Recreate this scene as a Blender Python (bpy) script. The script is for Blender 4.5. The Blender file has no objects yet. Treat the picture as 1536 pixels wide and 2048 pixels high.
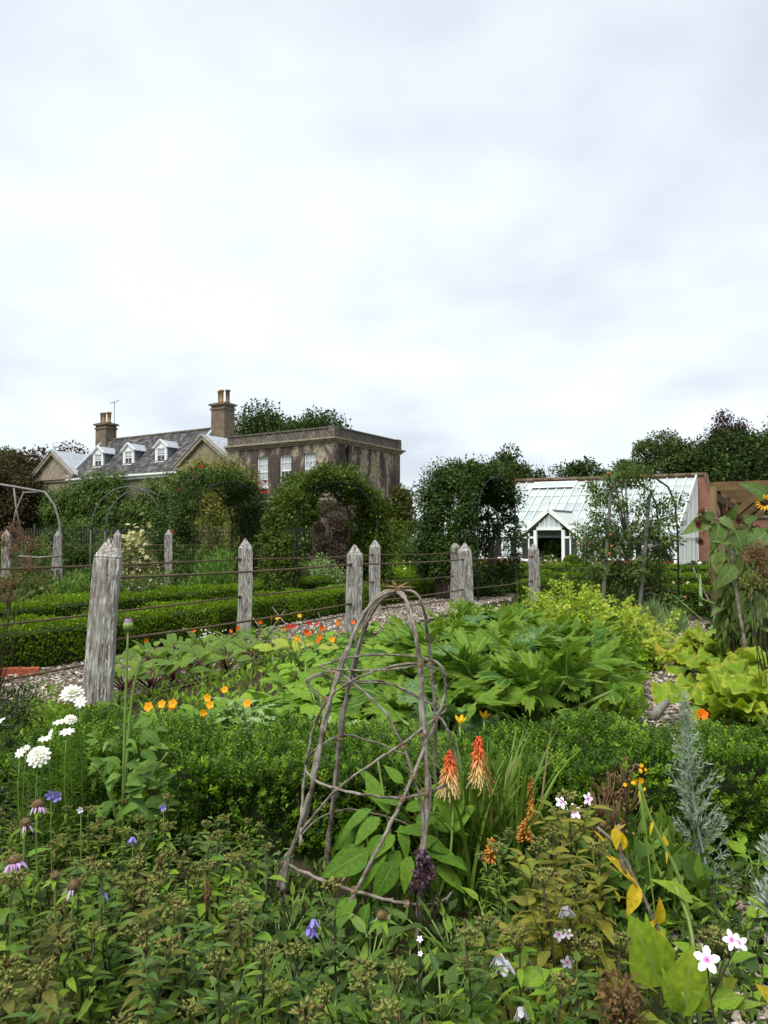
import bpy, math, random
import numpy as np
from mathutils import Vector, Matrix
R = np.random.default_rng(11)
random.seed(5)
SC = bpy.context.scene
COL = SC.collection
PI = math.pi

# ------------------------------------------------------------------ camera, sky, sun, exposure
CAM_H = 1.4
cam = bpy.data.cameras.new('camera')
cam_o = bpy.data.objects.new('camera', cam)
COL.objects.link(cam_o)
cam.sensor_fit = 'VERTICAL'
cam.sensor_height = 36.0
cam.lens = 1500 / 2048 * 36
cam.clip_start = 0.05
cam.clip_end = 3000
cam_o.location = (0, 0, CAM_H)
cam_o.rotation_euler = (math.radians(90 + 2.33), 0, 0)
SC.camera = cam_o

SUN_EL, SUN_AZ = 58.0, 215.0          # elevation, compass azimuth (from +Y clockwise) of the bright part of the cloud
W = bpy.data.worlds.new('World')
SC.world = W
W.use_nodes = True
nt = W.node_tree
nt.nodes.clear()
def wn(t, **k):
    n = nt.nodes.new(t)
    for a, b in k.items():
        setattr(n, a, b)
    return n
out = wn('ShaderNodeOutputWorld')
bg = wn('ShaderNodeBackground')
bg.inputs['Strength'].default_value = 0.1
sky = wn('ShaderNodeTexSky', sky_type='NISHITA', sun_disc=False)
sky.sun_elevation = math.radians(SUN_EL)
sky.sun_rotation = math.radians(SUN_AZ)
tc = wn('ShaderNodeTexCoord')
sep = wn('ShaderNodeSeparateXYZ')
nt.links.new(tc.outputs['Generated'], sep.inputs[0])
zc = wn('ShaderNodeMath', operation='MAXIMUM'); zc.inputs[1].default_value = 0.0
nt.links.new(sep.outputs[2], zc.inputs[0])
za = wn('ShaderNodeMath', operation='ADD'); za.inputs[1].default_value = 0.22
nt.links.new(zc.outputs[0], za.inputs[0])
dx = wn('ShaderNodeMath', operation='DIVIDE'); dy = wn('ShaderNodeMath', operation='DIVIDE')
nt.links.new(sep.outputs[0], dx.inputs[0]); nt.links.new(za.outputs[0], dx.inputs[1])
nt.links.new(sep.outputs[1], dy.inputs[0]); nt.links.new(za.outputs[0], dy.inputs[1])
cmb = wn('ShaderNodeCombineXYZ')
nt.links.new(dx.outputs[0], cmb.inputs[0]); nt.links.new(dy.outputs[0], cmb.inputs[1])
cmb.inputs[2].default_value = 3.3
n1 = wn('ShaderNodeTexNoise'); n1.inputs['Scale'].default_value = 0.85; n1.inputs['Detail'].default_value = 4; n1.inputs['Roughness'].default_value = 0.45
n1.inputs['Distortion'].default_value = 0.3
nt.links.new(cmb.outputs[0], n1.inputs['Vector'])
n2 = wn('ShaderNodeTexNoise'); n2.inputs['Scale'].default_value = 2.6; n2.inputs['Detail'].default_value = 5; n2.inputs['Roughness'].default_value = 0.5
nt.links.new(cmb.outputs[0], n2.inputs['Vector'])
mixn = wn('ShaderNodeMix', data_type='FLOAT'); mixn.inputs[0].default_value = 0.34
nt.links.new(n1.outputs['Fac'], mixn.inputs[2]); nt.links.new(n2.outputs['Fac'], mixn.inputs[3])
cr = wn('ShaderNodeValToRGB')
cr.color_ramp.elements[0].position = 0.38; cr.color_ramp.elements[0].color = (0.580, 0.628, 0.690, 1)
cr.color_ramp.elements[1].position = 0.585; cr.color_ramp.elements[1].color = (0.845, 0.900, 0.960, 1)
e = cr.color_ramp.elements.new(0.47); e.color = (0.708, 0.760, 0.820, 1)
nt.links.new(mixn.outputs[0], cr.inputs[0])
cs = wn('ShaderNodeVectorMath', operation='SCALE'); cs.inputs['Scale'].default_value = 3.97
nt.links.new(cr.outputs[0], cs.inputs[0])
mx = wn('ShaderNodeMix', data_type='RGBA'); mx.inputs[0].default_value = 0.95
nt.links.new(sky.outputs[0], mx.inputs[6]); nt.links.new(cs.outputs[0], mx.inputs[7])
nt.links.new(mx.outputs[2], bg.inputs[0])
nt.links.new(bg.outputs[0], out.inputs[0])

sun = bpy.data.lights.new('sun', 'SUN')
sun.energy = 1.5
sun.angle = math.radians(34)
sun.color = (1.0, 0.965, 0.90)
sun_o = bpy.data.objects.new('sun', sun)
COL.objects.link(sun_o)
az, el = math.radians(SUN_AZ), math.radians(SUN_EL)
sdir = Vector((math.sin(az) * math.cos(el), math.cos(az) * math.cos(el), math.sin(el)))
sun_o.rotation_euler = sdir.to_track_quat('Z', 'Y').to_euler()
sun_o.location = (0, -5, 30)
vs = SC.view_settings
vs.view_transform = 'Standard'; vs.look = 'None'; vs.gamma = 1.0; vs.use_curve_mapping = False
vs.exposure = 1.6
SC.render.engine = 'CYCLES'
SC.cycles.max_bounces = 6
SC.cycles.diffuse_bounces = 3
SC.cycles.transmission_bounces = 4
SC.cycles.transparent_max_bounces = 6

# ------------------------------------------------------------------ helpers: places, meshes, objects
def gx(px, d):
    return (px - 768) / 1500 * d
def G(px, d, z=0.0):
    return Vector((gx(px, d), d, z))
def HT(y, d):
    return CAM_H + (1085 - y) / 1500 * d
def P3(px, y, d):
    return Vector((gx(px, d), d, HT(y, d)))

def nrm(a):
    return a / np.maximum(np.linalg.norm(a, axis=-1, keepdims=True), 1e-9)

class Acc:
    """collects triangles and quads; build() links them as ONE mesh object"""
    def __init__(s):
        s.v, s.uv, s.r, s.q, s.t, s.mq, s.mt, s.n = [], [], [], [], [], [], [], 0
    def add(s, V, Q=None, T=None, UV=None, rnd=0.0, mi=0):
        V = np.asarray(V, dtype=np.float64).reshape(-1, 3)
        k = len(V)
        s.v.append(V)
        s.uv.append(np.zeros((k, 2)) if UV is None else np.asarray(UV, float).reshape(-1, 2))
        s.r.append(np.full(k, rnd) if np.isscalar(rnd) else np.asarray(rnd, float))
        if Q is not None and len(Q):
            Q = np.asarray(Q).reshape(-1, 4); s.q.append(Q + s.n); s.mq.append(np.full(len(Q), mi))
        if T is not None and len(T):
            T = np.asarray(T).reshape(-1, 3); s.t.append(T + s.n); s.mt.append(np.full(len(T), mi))
        s.n += k
    def mesh(s, name, mats, smooth=True):
        me = bpy.data.meshes.new(name)
        if not s.n:
            return me
        V = np.concatenate(s.v)
        Q = np.concatenate(s.q) if s.q else np.zeros((0, 4), int)
        T = np.concatenate(s.t) if s.t else np.zeros((0, 3), int)
        li = np.concatenate([Q.ravel(), T.ravel()]).astype(np.int32)
        ls = np.concatenate([np.arange(len(Q)) * 4, len(Q) * 4 + np.arange(len(T)) * 3]).astype(np.int32)
        mi = np.concatenate(s.mq + s.mt).astype(np.int32)
        me.vertices.add(len(V)); me.vertices.foreach_set('co', V.astype(np.float32).ravel())
        me.loops.add(len(li)); me.loops.foreach_set('vertex_index', li)
        me.polygons.add(len(ls)); me.polygons.foreach_set('loop_start', ls)
        me.polygons.foreach_set('material_index', mi)
        me.update(calc_edges=True)
        uv = me.uv_layers.new(name='UVMap')
        uv.data.foreach_set('uv', np.concatenate(s.uv)[li].astype(np.float32).ravel())
        at = me.attributes.new('rnd', 'FLOAT', 'POINT')
        at.data.foreach_set('value', np.concatenate(s.r).astype(np.float32))
        me.polygons.foreach_set('use_smooth', np.full(len(ls), bool(smooth)))
        for m in (mats if isinstance(mats, (list, tuple)) else [mats]):
            me.materials.append(m)
        me.update()
        return me
    def build(s, name, mats, parent=None, smooth=True, loc=(0, 0, 0)):
        return ob(name, s.mesh(name, mats, smooth), parent, loc)
    # shapes
    def box(s, a, b, mi=0, rnd=0.0):
        x0, y0, z0 = a; x1, y1, z1 = b
        s.para((x0, y0, z0), (x1 - x0, 0, 0), (0, y1 - y0, 0), (0, 0, z1 - z0), mi, rnd)
    def para(s, o, a, b, c, mi=0, rnd=0.0):
        o, a, b, c = (np.asarray(k, float) for k in (o, a, b, c))
        V = [o, o + a, o + a + b, o + b, o + c, o + a + c, o + a + b + c, o + b + c]
        Q = [(0, 3, 2, 1), (4, 5, 6, 7), (0, 1, 5, 4), (1, 2, 6, 5), (2, 3, 7, 6), (3, 0, 4, 7)]
        if np.dot(np.cross(a, b), c) < 0:
            Q = [q[::-1] for q in Q]
        V = np.concatenate([np.array(V)[list(q)] for q in Q])
        la, lb, lc = np.linalg.norm(a), np.linalg.norm(b), np.linalg.norm(c)
        s.add(V, Q=np.arange(24).reshape(6, 4), rnd=rnd, mi=mi)
    def beam(s, p, q, w, h, up=(0, 0, 1), mi=0, rnd=0.0):
        p, q, up = np.asarray(p, float), np.asarray(q, float), np.asarray(up, float)
        d = nrm(q - p); x = nrm(np.cross(d, up)); z = np.cross(x, d)
        s.para(p - x * w / 2 - z * h / 2, x * w, q - p, z * h, mi, rnd)
    def tube(s, P, r, sides=6, mi=0, rnd=0.0, rough=0.0):
        P = np.asarray(P, float); n = len(P)
        r = np.full(n, r) if np.isscalar(r) else np.asarray(r, float)
        D = nrm(np.gradient(P, axis=0))
        ref = np.array([0, 0, 1.0]) if abs(D[:, 2]).mean() < 0.8 else np.array([1.0, 0, 0])
        X = nrm(np.cross(D, ref)); Y = np.cross(D, X)
        a = np.arange(sides) / sides * 2 * PI
        rr = r[:, None] * (1 + rough * R.normal(size=(n, sides)))
        V = P[:, None] + rr[..., None] * (np.cos(a)[None, :, None] * X[:, None] + np.sin(a)[None, :, None] * Y[:, None])
        i = np.arange(n - 1)[:, None] * sides; j = np.arange(sides)[None]; k = (j + 1) % sides
        Q = np.stack([i + j, i + sides + j, i + sides + k, i + k], -1).reshape(-1, 4)[:, ::-1]
        L = np.concatenate([[0], np.cumsum(np.linalg.norm(np.diff(P, axis=0), axis=1))])
        UV = np.stack([np.broadcast_to(a / (2 * PI), (n, sides)), np.broadcast_to(L[:, None], (n, sides))], -1)
        V = V.reshape(-1, 3)
        T = [(0, t + 1, t) for t in range(1, sides - 1)] + [((n - 1) * sides, (n - 1) * sides + t, (n - 1) * sides + t + 1) for t in range(1, sides - 1)]
        s.add(V, Q=Q, T=T, UV=UV, rnd=rnd, mi=mi)
    def lathe(s, prof, sides=12, mi=0, c=(0, 0, 0), rnd=0.0, sc=(1, 1, 1)):
        prof = np.asarray(prof, float); n = len(prof)
        a = np.arange(sides) / sides * 2 * PI
        V = np.stack([prof[:, :1] * np.cos(a), prof[:, :1] * np.sin(a), np.repeat(prof[:, 1:2], sides, 1)], -1).reshape(-1, 3)
        V = V * np.asarray(sc) + np.asarray(c)
        i = np.arange(n - 1)[:, None] * sides; j = np.arange(sides)[None]; k = (j + 1) % sides
        Q = np.stack([i + j, i + k, i + sides + k, i + sides + j], -1).reshape(-1, 4)
        UV = np.stack([np.broadcast_to(a / (2 * PI), (n, sides)), np.broadcast_to(np.linspace(0, 1, n)[:, None], (n, sides))], -1)
        s.add(V, Q=Q, UV=UV, rnd=rnd, mi=mi)
    def leaves(s, T, O, D, U, S, rnd=None, mi=0, wide=1.0):
        O, D, U = (np.asarray(k, float).reshape(-1, 3) for k in (O, D, U))
        n = len(O)
        if n == 0:
            return
        S = np.broadcast_to(np.asarray(S, float), (n,))
        D = nrm(D); X = nrm(np.cross(D, U)); Z = np.cross(X, D)
        tv = T['v']; k = len(tv)
        V = O[:, None] + S[:, None, None] * (tv[None, :, 0:1] * wide * X[:, None] + tv[None, :, 1:2] * D[:, None] + tv[None, :, 2:3] * Z[:, None])
        off = (np.arange(n) * k)[:, None, None]
        Q = (T['q'][None] + off).reshape(-1, 4) if len(T['q']) else None
        F = (T['t'][None] + off).reshape(-1, 3) if len(T['t']) else None
        if rnd is None:
            rnd = R.random(n)
        s.add(V.reshape(-1, 3), Q=Q, T=F, UV=np.tile(T['uv'], (n, 1)), rnd=np.repeat(np.broadcast_to(rnd, (n,)), k), mi=mi)

def ob(name, data, parent=None, loc=(0, 0, 0)):
    o = bpy.data.objects.new(name, data)
    COL.objects.link(o)
    if parent is not None:
        o.parent = parent
    o.location = loc
    return o
def tag(o, label, cat, group=None, kind=None):
    o['label'] = label; o['category'] = cat
    if group: o['group'] = group
    if kind: o['kind'] = kind
    return o
def thing(name, label, cat, loc=(0, 0, 0), rz=0.0, group=None):
    o = ob(name, None, None, loc)
    o.empty_display_size = 0.1
    o.rotation_euler = (0, 0, rz)
    return tag(o, label, cat, group)
def structure(o):
    o['kind'] = 'structure'
    return o
def stuff(o, label=None, cat=None):
    o['kind'] = 'stuff'
    if label: o['label'] = label
    if cat: o['category'] = cat
    return o
def put(name, me, parent, pos, D, U, s=1.0):
    """a part whose +Y runs along D and whose +Z leans to U"""
    D = Vector(D).normalized(); X = D.cross(Vector(U))
    X = X.normalized() if X.length > 1e-6 else Vector((1, 0, 0))
    Z = X.cross(D)
    o = bpy.data.objects.new(name, me)
    COL.objects.link(o)
    o.parent = parent
    m = Matrix(((X.x * s, D.x * s, Z.x * s, pos[0]), (X.y * s, D.y * s, Z.y * s, pos[1]), (X.z * s, D.z * s, Z.z * s, pos[2]), (0, 0, 0, 1)))
    o.matrix_basis = m
    return o
KIDS = {}
def dup(root, loc, rz=0.0, sc=1.0, label=None, tilt=(0, 0)):
    r = root.copy(); COL.objects.link(r)
    r.location = loc; r.rotation_euler = (tilt[0], tilt[1], rz); r.scale = (sc, sc, sc)
    if label: r['label'] = label
    if root.name not in KIDS:
        KIDS[root.name] = [(c, list(c.children)) for c in root.children]
    for c, gs in KIDS[root.name]:
        k = c.copy(); COL.objects.link(k); k.parent = r
        for g in gs:
            h = g.copy(); COL.objects.link(h); h.parent = k
    return r

# ------------------------------------------------------------------ leaf shapes (length 1 along +Y, normal +Z)
def leafT(n, wf, fold=0.25, curl=0.2, wav=0.0):
    y = np.linspace(0, 1, n + 1)
    w = np.array([wf(t) for t in y]) / 2
    z = -curl * y ** 2
    V, UV = [], []
    for i in range(n + 1):
        zz = z[i]
        V += [(-w[i], y[i], zz + fold * w[i] + wav * math.sin(i * 2.1)), (0, y[i], zz), (w[i], y[i], zz + fold * w[i] - wav * math.sin(i * 2.4))]
        UV += [(0, y[i]), (0.5, y[i]), (1, y[i])]
    Q = []
    for i in range(n):
        a = i * 3
        Q += [(a, a + 1, a + 4, a + 3), (a + 1, a + 2, a + 5, a + 4)]
    return dict(v=np.array(V, float), q=np.array(Q), t=np.zeros((0, 3), int), uv=np.array(UV, float))
def diamond(w=0.5, fold=0.1, at=0.45):
    return dict(v=np.array([(0, 0, 0), (w / 2, at, fold), (0, 1, 0), (-w / 2, at, fold)], float), q=np.zeros((0, 4), int),
                t=np.array([(0, 1, 2), (0, 2, 3)]), uv=np.array([(.5, 0), (1, .5), (.5, 1), (0, .5)], float))
def radialT(rf, nang, rings, zf, notch=0.0, base=0.0, teeth=0.0):
    """round or lobed leaf: the stalk joins at the origin, the tip points to +Y"""
    V, UV = [(0, 0, 0)], [(0.5, 0)]
    a0 = notch
    th = np.linspace(-PI + a0, PI - a0, nang)
    for k in rings:
        for i, t in enumerate(th):
            r = rf(t) * k * (1 + teeth * (i % 2 * 2 - 1) * (k == rings[-1]))
            V.append((r * math.sin(t), r * math.cos(t), zf(t, k) if k > 0 else 0)); UV.append((t / (2 * PI) + 0.5, k))
    Q, T = [], []
    for i in range(nang - 1):
        T.append((0, 1 + i + 1, 1 + i))
    for r in range(len(rings) - 1):
        for i in range(nang - 1):
            a = 1 + r * nang + i; b = a + nang
            Q.append((a, a + 1, b + 1, b))
    V = np.array(V, float); V[:, 1] += base
    return dict(v=V, q=np.array(Q) if Q else np.zeros((0, 4), int), t=np.array(T), uv=np.array(UV, float))
def merge(parts):
    v, q, t, uv, n = [], [], [], [], 0
    for p in parts:
        v.append(p['v']); uv.append(p['uv']); q.append(p['q'].reshape(-1, 4) + n); t.append(p['t'].reshape(-1, 3) + n); n += len(p['v'])
    return dict(v=np.concatenate(v), q=np.concatenate(q).astype(int), t=np.concatenate(t).astype(int), uv=np.concatenate(uv))
def moved(T, pos, D, U, s):
    D = nrm(np.array(D, float)); X = nrm(np.cross(D, np.array(U, float))); Z = np.cross(X, D)
    v = np.array(pos) + s * (T['v'][:, 0:1] * X + T['v'][:, 1:2] * D + T['v'][:, 2:3] * Z)
    return dict(v=v, q=T['q'], t=T['t'], uv=T['uv'])
ovate = lambda k=0.5: (lambda t: k * 2.1 * (math.sin(PI * min(1, t ** 0.75)) ** 0.9) * (1 - 0.35 * t) * 0.62 + 0.0)
lance = lambda k=0.28: (lambda t: k * math.sin(PI * t ** 0.7) ** 1.0)
DIA = diamond(0.55, 0.10)
DIAN = diamond(0.30, 0.06)
LAN2 = leafT(2, lance(0.30), 0.3, 0.25)
LANCE = leafT(4, lance(0.30), 0.3, 0.25)
LANCE2 = leafT(4, lance(0.26), 0.4, -0.05)
OVATE = leafT(6, ovate(0.55), 0.22, 0.30, 0.012)
OVATE2 = leafT(6, ovate(0.62), 0.10, 0.12, 0.02)
BLADE = leafT(6, lambda t: 0.035 * (1 - t ** 2.2) + 0.002, 0.6, 0.0)
STRAP = leafT(7, lambda t: 0.22 * math.sin(PI * (0.12 + 0.88 * t) ** 0.8) + 0.004, 0.35, 0.25, 0.01)
SPRIG = merge([moved(diamond(0.55, 0.08), (0, 0.12 + 0.09 * i, 0), (0.9 * math.cos(i * 2.4), 0.75 - 0.03 * i, 0.9 * math.sin(i * 2.4)),
                     (-0.5 * math.cos(i * 2.4), 0.9, -0.5 * math.sin(i * 2.4)), 0.42 - 0.02 * i) for i in range(10)])
def petals(n, w, ln, cup=0.25, c=0.06, seg=3):
    pt = leafT(seg, lambda t: w * math.sin(PI * (0.10 + 0.80 * t) ** 1.15), 0.12, 0.10)
    return merge([moved(pt, (c * math.cos(a), c * math.sin(a), 0), (math.cos(a), math.sin(a), cup), (0, 0, 1), ln) for a in [i / n * 2 * PI for i in range(n)]])
# ------------------------------------------------------------------ materials
class NB:
    def __init__(s, name):
        s.m = bpy.data.materials.new(name); s.m.use_nodes = True
        s.t = s.m.node_tree; s.t.nodes.clear()
        s.out = s.n('ShaderNodeOutputMaterial')
    def n(s, t, **k):
        nd = s.t.nodes.new(t)
        for a, b in k.items(): setattr(nd, a, b)
        return nd
    def L(s, a, b): s.t.links.new(a, b)
    def val(s, x, sock):
        if isinstance(x, (int, float)): sock.default_value = x
        elif isinstance(x, tuple): sock.default_value = x + (1,) if len(x) == 3 and len(sock.default_value) == 4 else x
        else: s.L(x, sock)
    def math(s, op, a, b=0.0, c=0.0, clamp=False):
        nd = s.n('ShaderNodeMath', operation=op, use_clamp=clamp)
        s.val(a, nd.inputs[0]); s.val(b, nd.inputs[1]); s.val(c, nd.inputs[2])
        return nd.outputs[0]
    def mix(s, f, a, b, blend='MIX'):
        nd = s.n('ShaderNodeMix', data_type='RGBA', blend_type=blend, clamp_factor=True)
        s.val(f, nd.inputs[0]); s.val(a, nd.inputs[6]); s.val(b, nd.inputs[7])
        return nd.outputs[2]
    def ramp(s, f, stops, interp='LINEAR'):
        nd = s.n('ShaderNodeValToRGB'); r = nd.color_ramp; r.interpolation = interp
        while len(r.elements) < len(stops): r.elements.new(0.5)
        for e, (p, c) in zip(r.elements, stops):
            e.position = p; e.color = (c, c, c, 1) if isinstance(c, (int, float)) else tuple(c) + (1,)
        s.val(f, nd.inputs[0])
        return nd.outputs[0]
    def coord(s, which='Object', scale=(1, 1, 1), rot=(0, 0, 0)):
        tc = s.n('ShaderNodeTexCoord')
        mp = s.n('ShaderNodeMapping'); mp.inputs['Scale'].default_value = scale; mp.inputs['Rotation'].default_value = rot
        s.L(tc.outputs[which], mp.inputs[0])
        return mp.outputs[0]
    def noise(s, vec, scale=5, detail=3, rough=0.5, dist=0.0):
        nd = s.n('ShaderNodeTexNoise')
        nd.inputs['Scale'].default_value = scale; nd.inputs['Detail'].default_value = detail
        nd.inputs['Roughness'].default_value = rough; nd.inputs['Distortion'].default_value = dist
        s.L(vec, nd.inputs['Vector'])
        return nd.outputs['Fac']
    def rnd(s):
        a = s.n('ShaderNodeAttribute', attribute_name='rnd'); o = s.n('ShaderNodeObjectInfo')
        return s.math('FRACT', s.math('ADD', a.outputs['Fac'], o.outputs['Random']))
    def bump(s, h, strength=0.3, dist=0.02):
        b = s.n('ShaderNodeBump'); b.inputs['Strength'].default_value = strength; b.inputs['Distance'].default_value = dist
        s.L(h, b.inputs['Height'])
        return b.outputs[0]
    def princ(s, col, rough=0.6, spec=0.3, normal=None, metal=0.0):
        p = s.n('ShaderNodeBsdfPrincipled')
        s.val(col, p.inputs['Base Color']); s.val(rough, p.inputs['Roughness'])
        p.inputs['Specular IOR Level'].default_value = spec; p.inputs['Metallic'].default_value = metal
        if normal is not None: s.L(normal, p.inputs['Normal'])
        return p.outputs[0]
    def done(s, sh):
        s.L(sh, s.out.inputs[0]); return s.m

def leafmat(name, cols, trans=0.28, rough=0.5, spec=0.25, vein=None, radial=0, edge=None, spots=None, noise_sc=6.0, bump=0.0):
    b = NB(name); spec *= 0.5
    cols = [(k[0] * 1.06, k[1] * 1.22, k[2] * .72) if k[1] > 1.22 * max(k[0], k[2]) else k for k in cols]
    c = b.ramp(b.rnd(), [(i / (len(cols) - 1), k) for i, k in enumerate(cols)])
    vec = b.coord('Object')
    nz = b.noise(vec, noise_sc, 2)
    c = b.mix(1.0, c, b.ramp(nz, [(0.3, 0.72), (0.7, 1.22)]), 'MULTIPLY')
    h = None
    if vein or edge or bump:
        uv = b.n('ShaderNodeUVMap', uv_map='UVMap'); sp = b.n('ShaderNodeSeparateXYZ'); b.L(uv.outputs[0], sp.inputs[0])
        u, v = sp.outputs[0], sp.outputs[1]
    if vein:
        if radial:
            a = b.math('ABSOLUTE', b.math('SINE', b.math('MULTIPLY', b.math('SUBTRACT', u, 0.5), PI * radial)))
            w = b.math('MULTIPLY', a, v)
            main = b.math('LESS_THAN', w, 0.055)
            net = b.math('LESS_THAN', b.math('ABSOLUTE', b.math('SINE', b.math('MULTIPLY_ADD', a, -9.0, b.math('MULTIPLY', v, 26.0)))), 0.14)
        else:
            a = b.math('ABSOLUTE', b.math('SUBTRACT', u, 0.5))
            main = b.math('LESS_THAN', a, 0.035)
            net = b.math('LESS_THAN', b.math('ABSOLUTE', b.math('SINE', b.math('MULTIPLY_ADD', a, -14.0, b.math('MULTIPLY', v, 24.0)))), 0.16)
        f = b.math('MAXIMUM', b.math('MULTIPLY', main, 0.8), b.math('MULTIPLY', net, 0.28))
        c = b.mix(f, c, vein)
        h = f
    if edge:
        c = b.mix(b.ramp(b.math('MULTIPLY_ADD', b.math('SUBTRACT', nz, 0.5), 0.5, v), [(0.80, 0.0), (1.0, 1.0)]), c, edge)
    if spots:
        c = b.mix(b.ramp(b.noise(vec, spots[1], 3, 0.6), [(spots[2], 0.0), (spots[2] + 0.12, 1.0)]), c, spots[0])
    nm = None
    if bump and h is not None:
        nm = b.bump(b.math('MULTIPLY_ADD', h, -0.6, b.noise(vec, 45, 2)), bump, 0.01)
    p = b.princ(c, rough, spec, nm)
    t = b.n('ShaderNodeBsdfTranslucent')
    b.L(b.mix(1.0, c, (1.25, 1.2, 0.55), 'MULTIPLY'), t.inputs[0])
    ms = b.n('ShaderNodeMixShader'); ms.inputs[0].default_value = trans
    b.L(p, ms.inputs[1]); b.L(t.outputs[0], ms.inputs[2])
    return b.done(ms.outputs[0])
def flat(name, col, rough=0.6, spec=0.3, var=0.25, sc=8.0, metal=0.0, bump=0.0, col2=None):
    b = NB(name)
    vec = b.coord('Object')
    nz = b.noise(vec, sc, 4, 0.6)
    if col2 is not None:
        c = b.mix(b.ramp(nz, [(0.38, 0.0), (0.62, 1.0)]), col, col2)
    else:
        c = b.mix(1.0, col, b.ramp(nz, [(0.25, 1 - var), (0.75, 1 + var)]), 'MULTIPLY')
    return b.done(b.princ(c, rough, spec, b.bump(nz, bump, 0.02) if bump else None, metal))

M = {}
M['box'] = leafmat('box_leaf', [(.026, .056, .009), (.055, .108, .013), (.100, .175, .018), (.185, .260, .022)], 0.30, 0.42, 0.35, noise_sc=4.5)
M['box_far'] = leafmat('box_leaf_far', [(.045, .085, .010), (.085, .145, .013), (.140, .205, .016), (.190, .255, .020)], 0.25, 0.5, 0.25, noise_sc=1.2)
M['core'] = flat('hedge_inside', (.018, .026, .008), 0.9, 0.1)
M['twig'] = flat('twig_bark', (.075, .055, .035), 0.85, 0.1, 0.4, 20)
M['bark'] = flat('bark', (.11, .09, .065), 0.9, 0.1, 0.5, 9, bump=0.5)
M['tree_dark'] = leafmat('tree_leaf_dark', [(.022, .034, .017), (.040, .060, .024), (.072, .095, .036)], 0.2, 0.6, 0.15, noise_sc=.25)
M['tree_mid'] = leafmat('tree_leaf_mid', [(.034, .046, .022), (.055, .072, .030), (.085, .104, .044)], 0.25, 0.6, 0.15, noise_sc=.3)
M['tree_brown'] = leafmat('tree_leaf_brown', [(.035, .026, .018), (.065, .048, .026), (.070, .072, .028)], 0.2, 0.7, 0.1, noise_sc=.25)
M['tree_purple'] = leafmat('tree_leaf_purple', [(.030, .018, .020), (.055, .030, .028), (.070, .050, .035)], 0.2, 0.7, 0.1, noise_sc=.25)
M['tree_oliv'] = leafmat('tree_leaf_olive', [(.040, .055, .015), (.075, .085, .020), (.115, .115, .028)], 0.25, 0.6, 0.15, noise_sc=.25)
M['arch_dark'] = leafmat('arch_leaf_dark', [(.024, .044, .016), (.048, .078, .026), (.092, .128, .042)], 0.2, 0.45, 0.3, noise_sc=1.6)
M['arch_mid'] = leafmat('arch_leaf_mid', [(.038, .058, .016), (.075, .105, .026), (.140, .175, .040)], 0.25, 0.5, 0.25, noise_sc=1.0)
M['apple'] = leafmat('apple_leaf', [(.040, .062, .022), (.070, .100, .034), (.110, .140, .050)], 0.25, 0.5, 0.25, noise_sc=1.5)
M['creeper'] = leafmat('creeper_leaf', [(.032, .054, .018), (.062, .094, .028), (.115, .150, .048)], 0.25, 0.5, 0.2, noise_sc=.9)
M['creeper_y'] = leafmat('creeper_leaf_yellow', [(.110, .130, .024), (.175, .190, .036), (.240, .230, .055)], 0.25, 0.5, 0.2, noise_sc=.5)
M['fennel'] = leafmat('fennel_leaf', [(.085, .150, .045), (.130, .210, .070), (.170, .250, .095)], 0.3, 0.6, 0.15)
M['herb'] = leafmat('herb_leaf', [(.055, .080, .025), (.090, .130, .040), (.130, .160, .055), (.150, .130, .060)], 0.25, 0.6, 0.15, noise_sc=.7)
M['herb_dark'] = leafmat('herb_leaf_dark', [(.028, .050, .020), (.050, .085, .030), (.080, .115, .040)], 0.22, 0.5, 0.25, noise_sc=.7)
M['herb_pink'] = leafmat('herb_leaf_pinkish', [(.110, .085, .070), (.090, .085, .055), (.150, .110, .095)], 0.25, 0.6, 0.15, noise_sc=.7)
M['herb_brown'] = leafmat('seed_head_brown', [(.120, .065, .035), (.190, .110, .060), (.240, .150, .085)], 0.2, 0.8, 0.1)
M['cream'] = leafmat('cream_flower', [(.42, .40, .20), (.52, .50, .28), (.36, .36, .14)], 0.2, 0.7, 0.1)
M['white'] = leafmat('white_petal', [(.78, .78, .76), (.85, .85, .82)], 0.25, 0.6, 0.2)
M['whiteish'] = leafmat('small_white_flower', [(.60, .60, .56), (.75, .75, .70)], 0.2, 0.6, 0.2)
M['courg'] = leafmat('courgette_leaf', [(.040, .100, .016), (.085, .165, .022), (.145, .225, .028)], 0.30, 0.5, 0.28, vein=(.23, .32, .10), radial=7, noise_sc=7, bump=0.6, edge=(.19, .28, .035))
M['courg_s'] = leafmat('courgette_leaf_silvery', [(.095, .160, .085), (.120, .190, .105)], 0.2, 0.5, 0.25, vein=(.20, .28, .17), radial=7, noise_sc=9, bump=0.5, spots=((.06, .13, .03), 16, 0.5))
M['squash'] = leafmat('squash_leaf', [(.135, .215, .022), (.190, .270, .028), (.250, .310, .034)], 0.30, 0.5, 0.25, vein=(.27, .31, .07), radial=7, noise_sc=7, bump=0.5, edge=(.36, .38, .045))
M['squash_y'] = leafmat('squash_leaf_yellow', [(.36, .35, .030), (.42, .38, .035)], 0.30, 0.5, 0.25, vein=(.42, .38, .09), radial=7, noise_sc=7, bump=0.5)
M['stalk'] = flat('green_stalk', (.16, .24, .055), 0.5, 0.3, 0.25)
M['stalk_d'] = flat('dark_stalk', (.045, .042, .020), 0.6, 0.2, 0.4)
M['stalk_r'] = flat('beet_stalk', (.085, .012, .022), 0.4, 0.35, 0.3)
M['beet'] = leafmat('beet_leaf', [(.075, .140, .026), (.120, .190, .034), (.170, .240, .045)], 0.28, 0.35, 0.4, vein=(.16, .10, .05), noise_sc=9, bump=0.5, spots=((.09, .030, .03), 5, 0.68))
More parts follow.
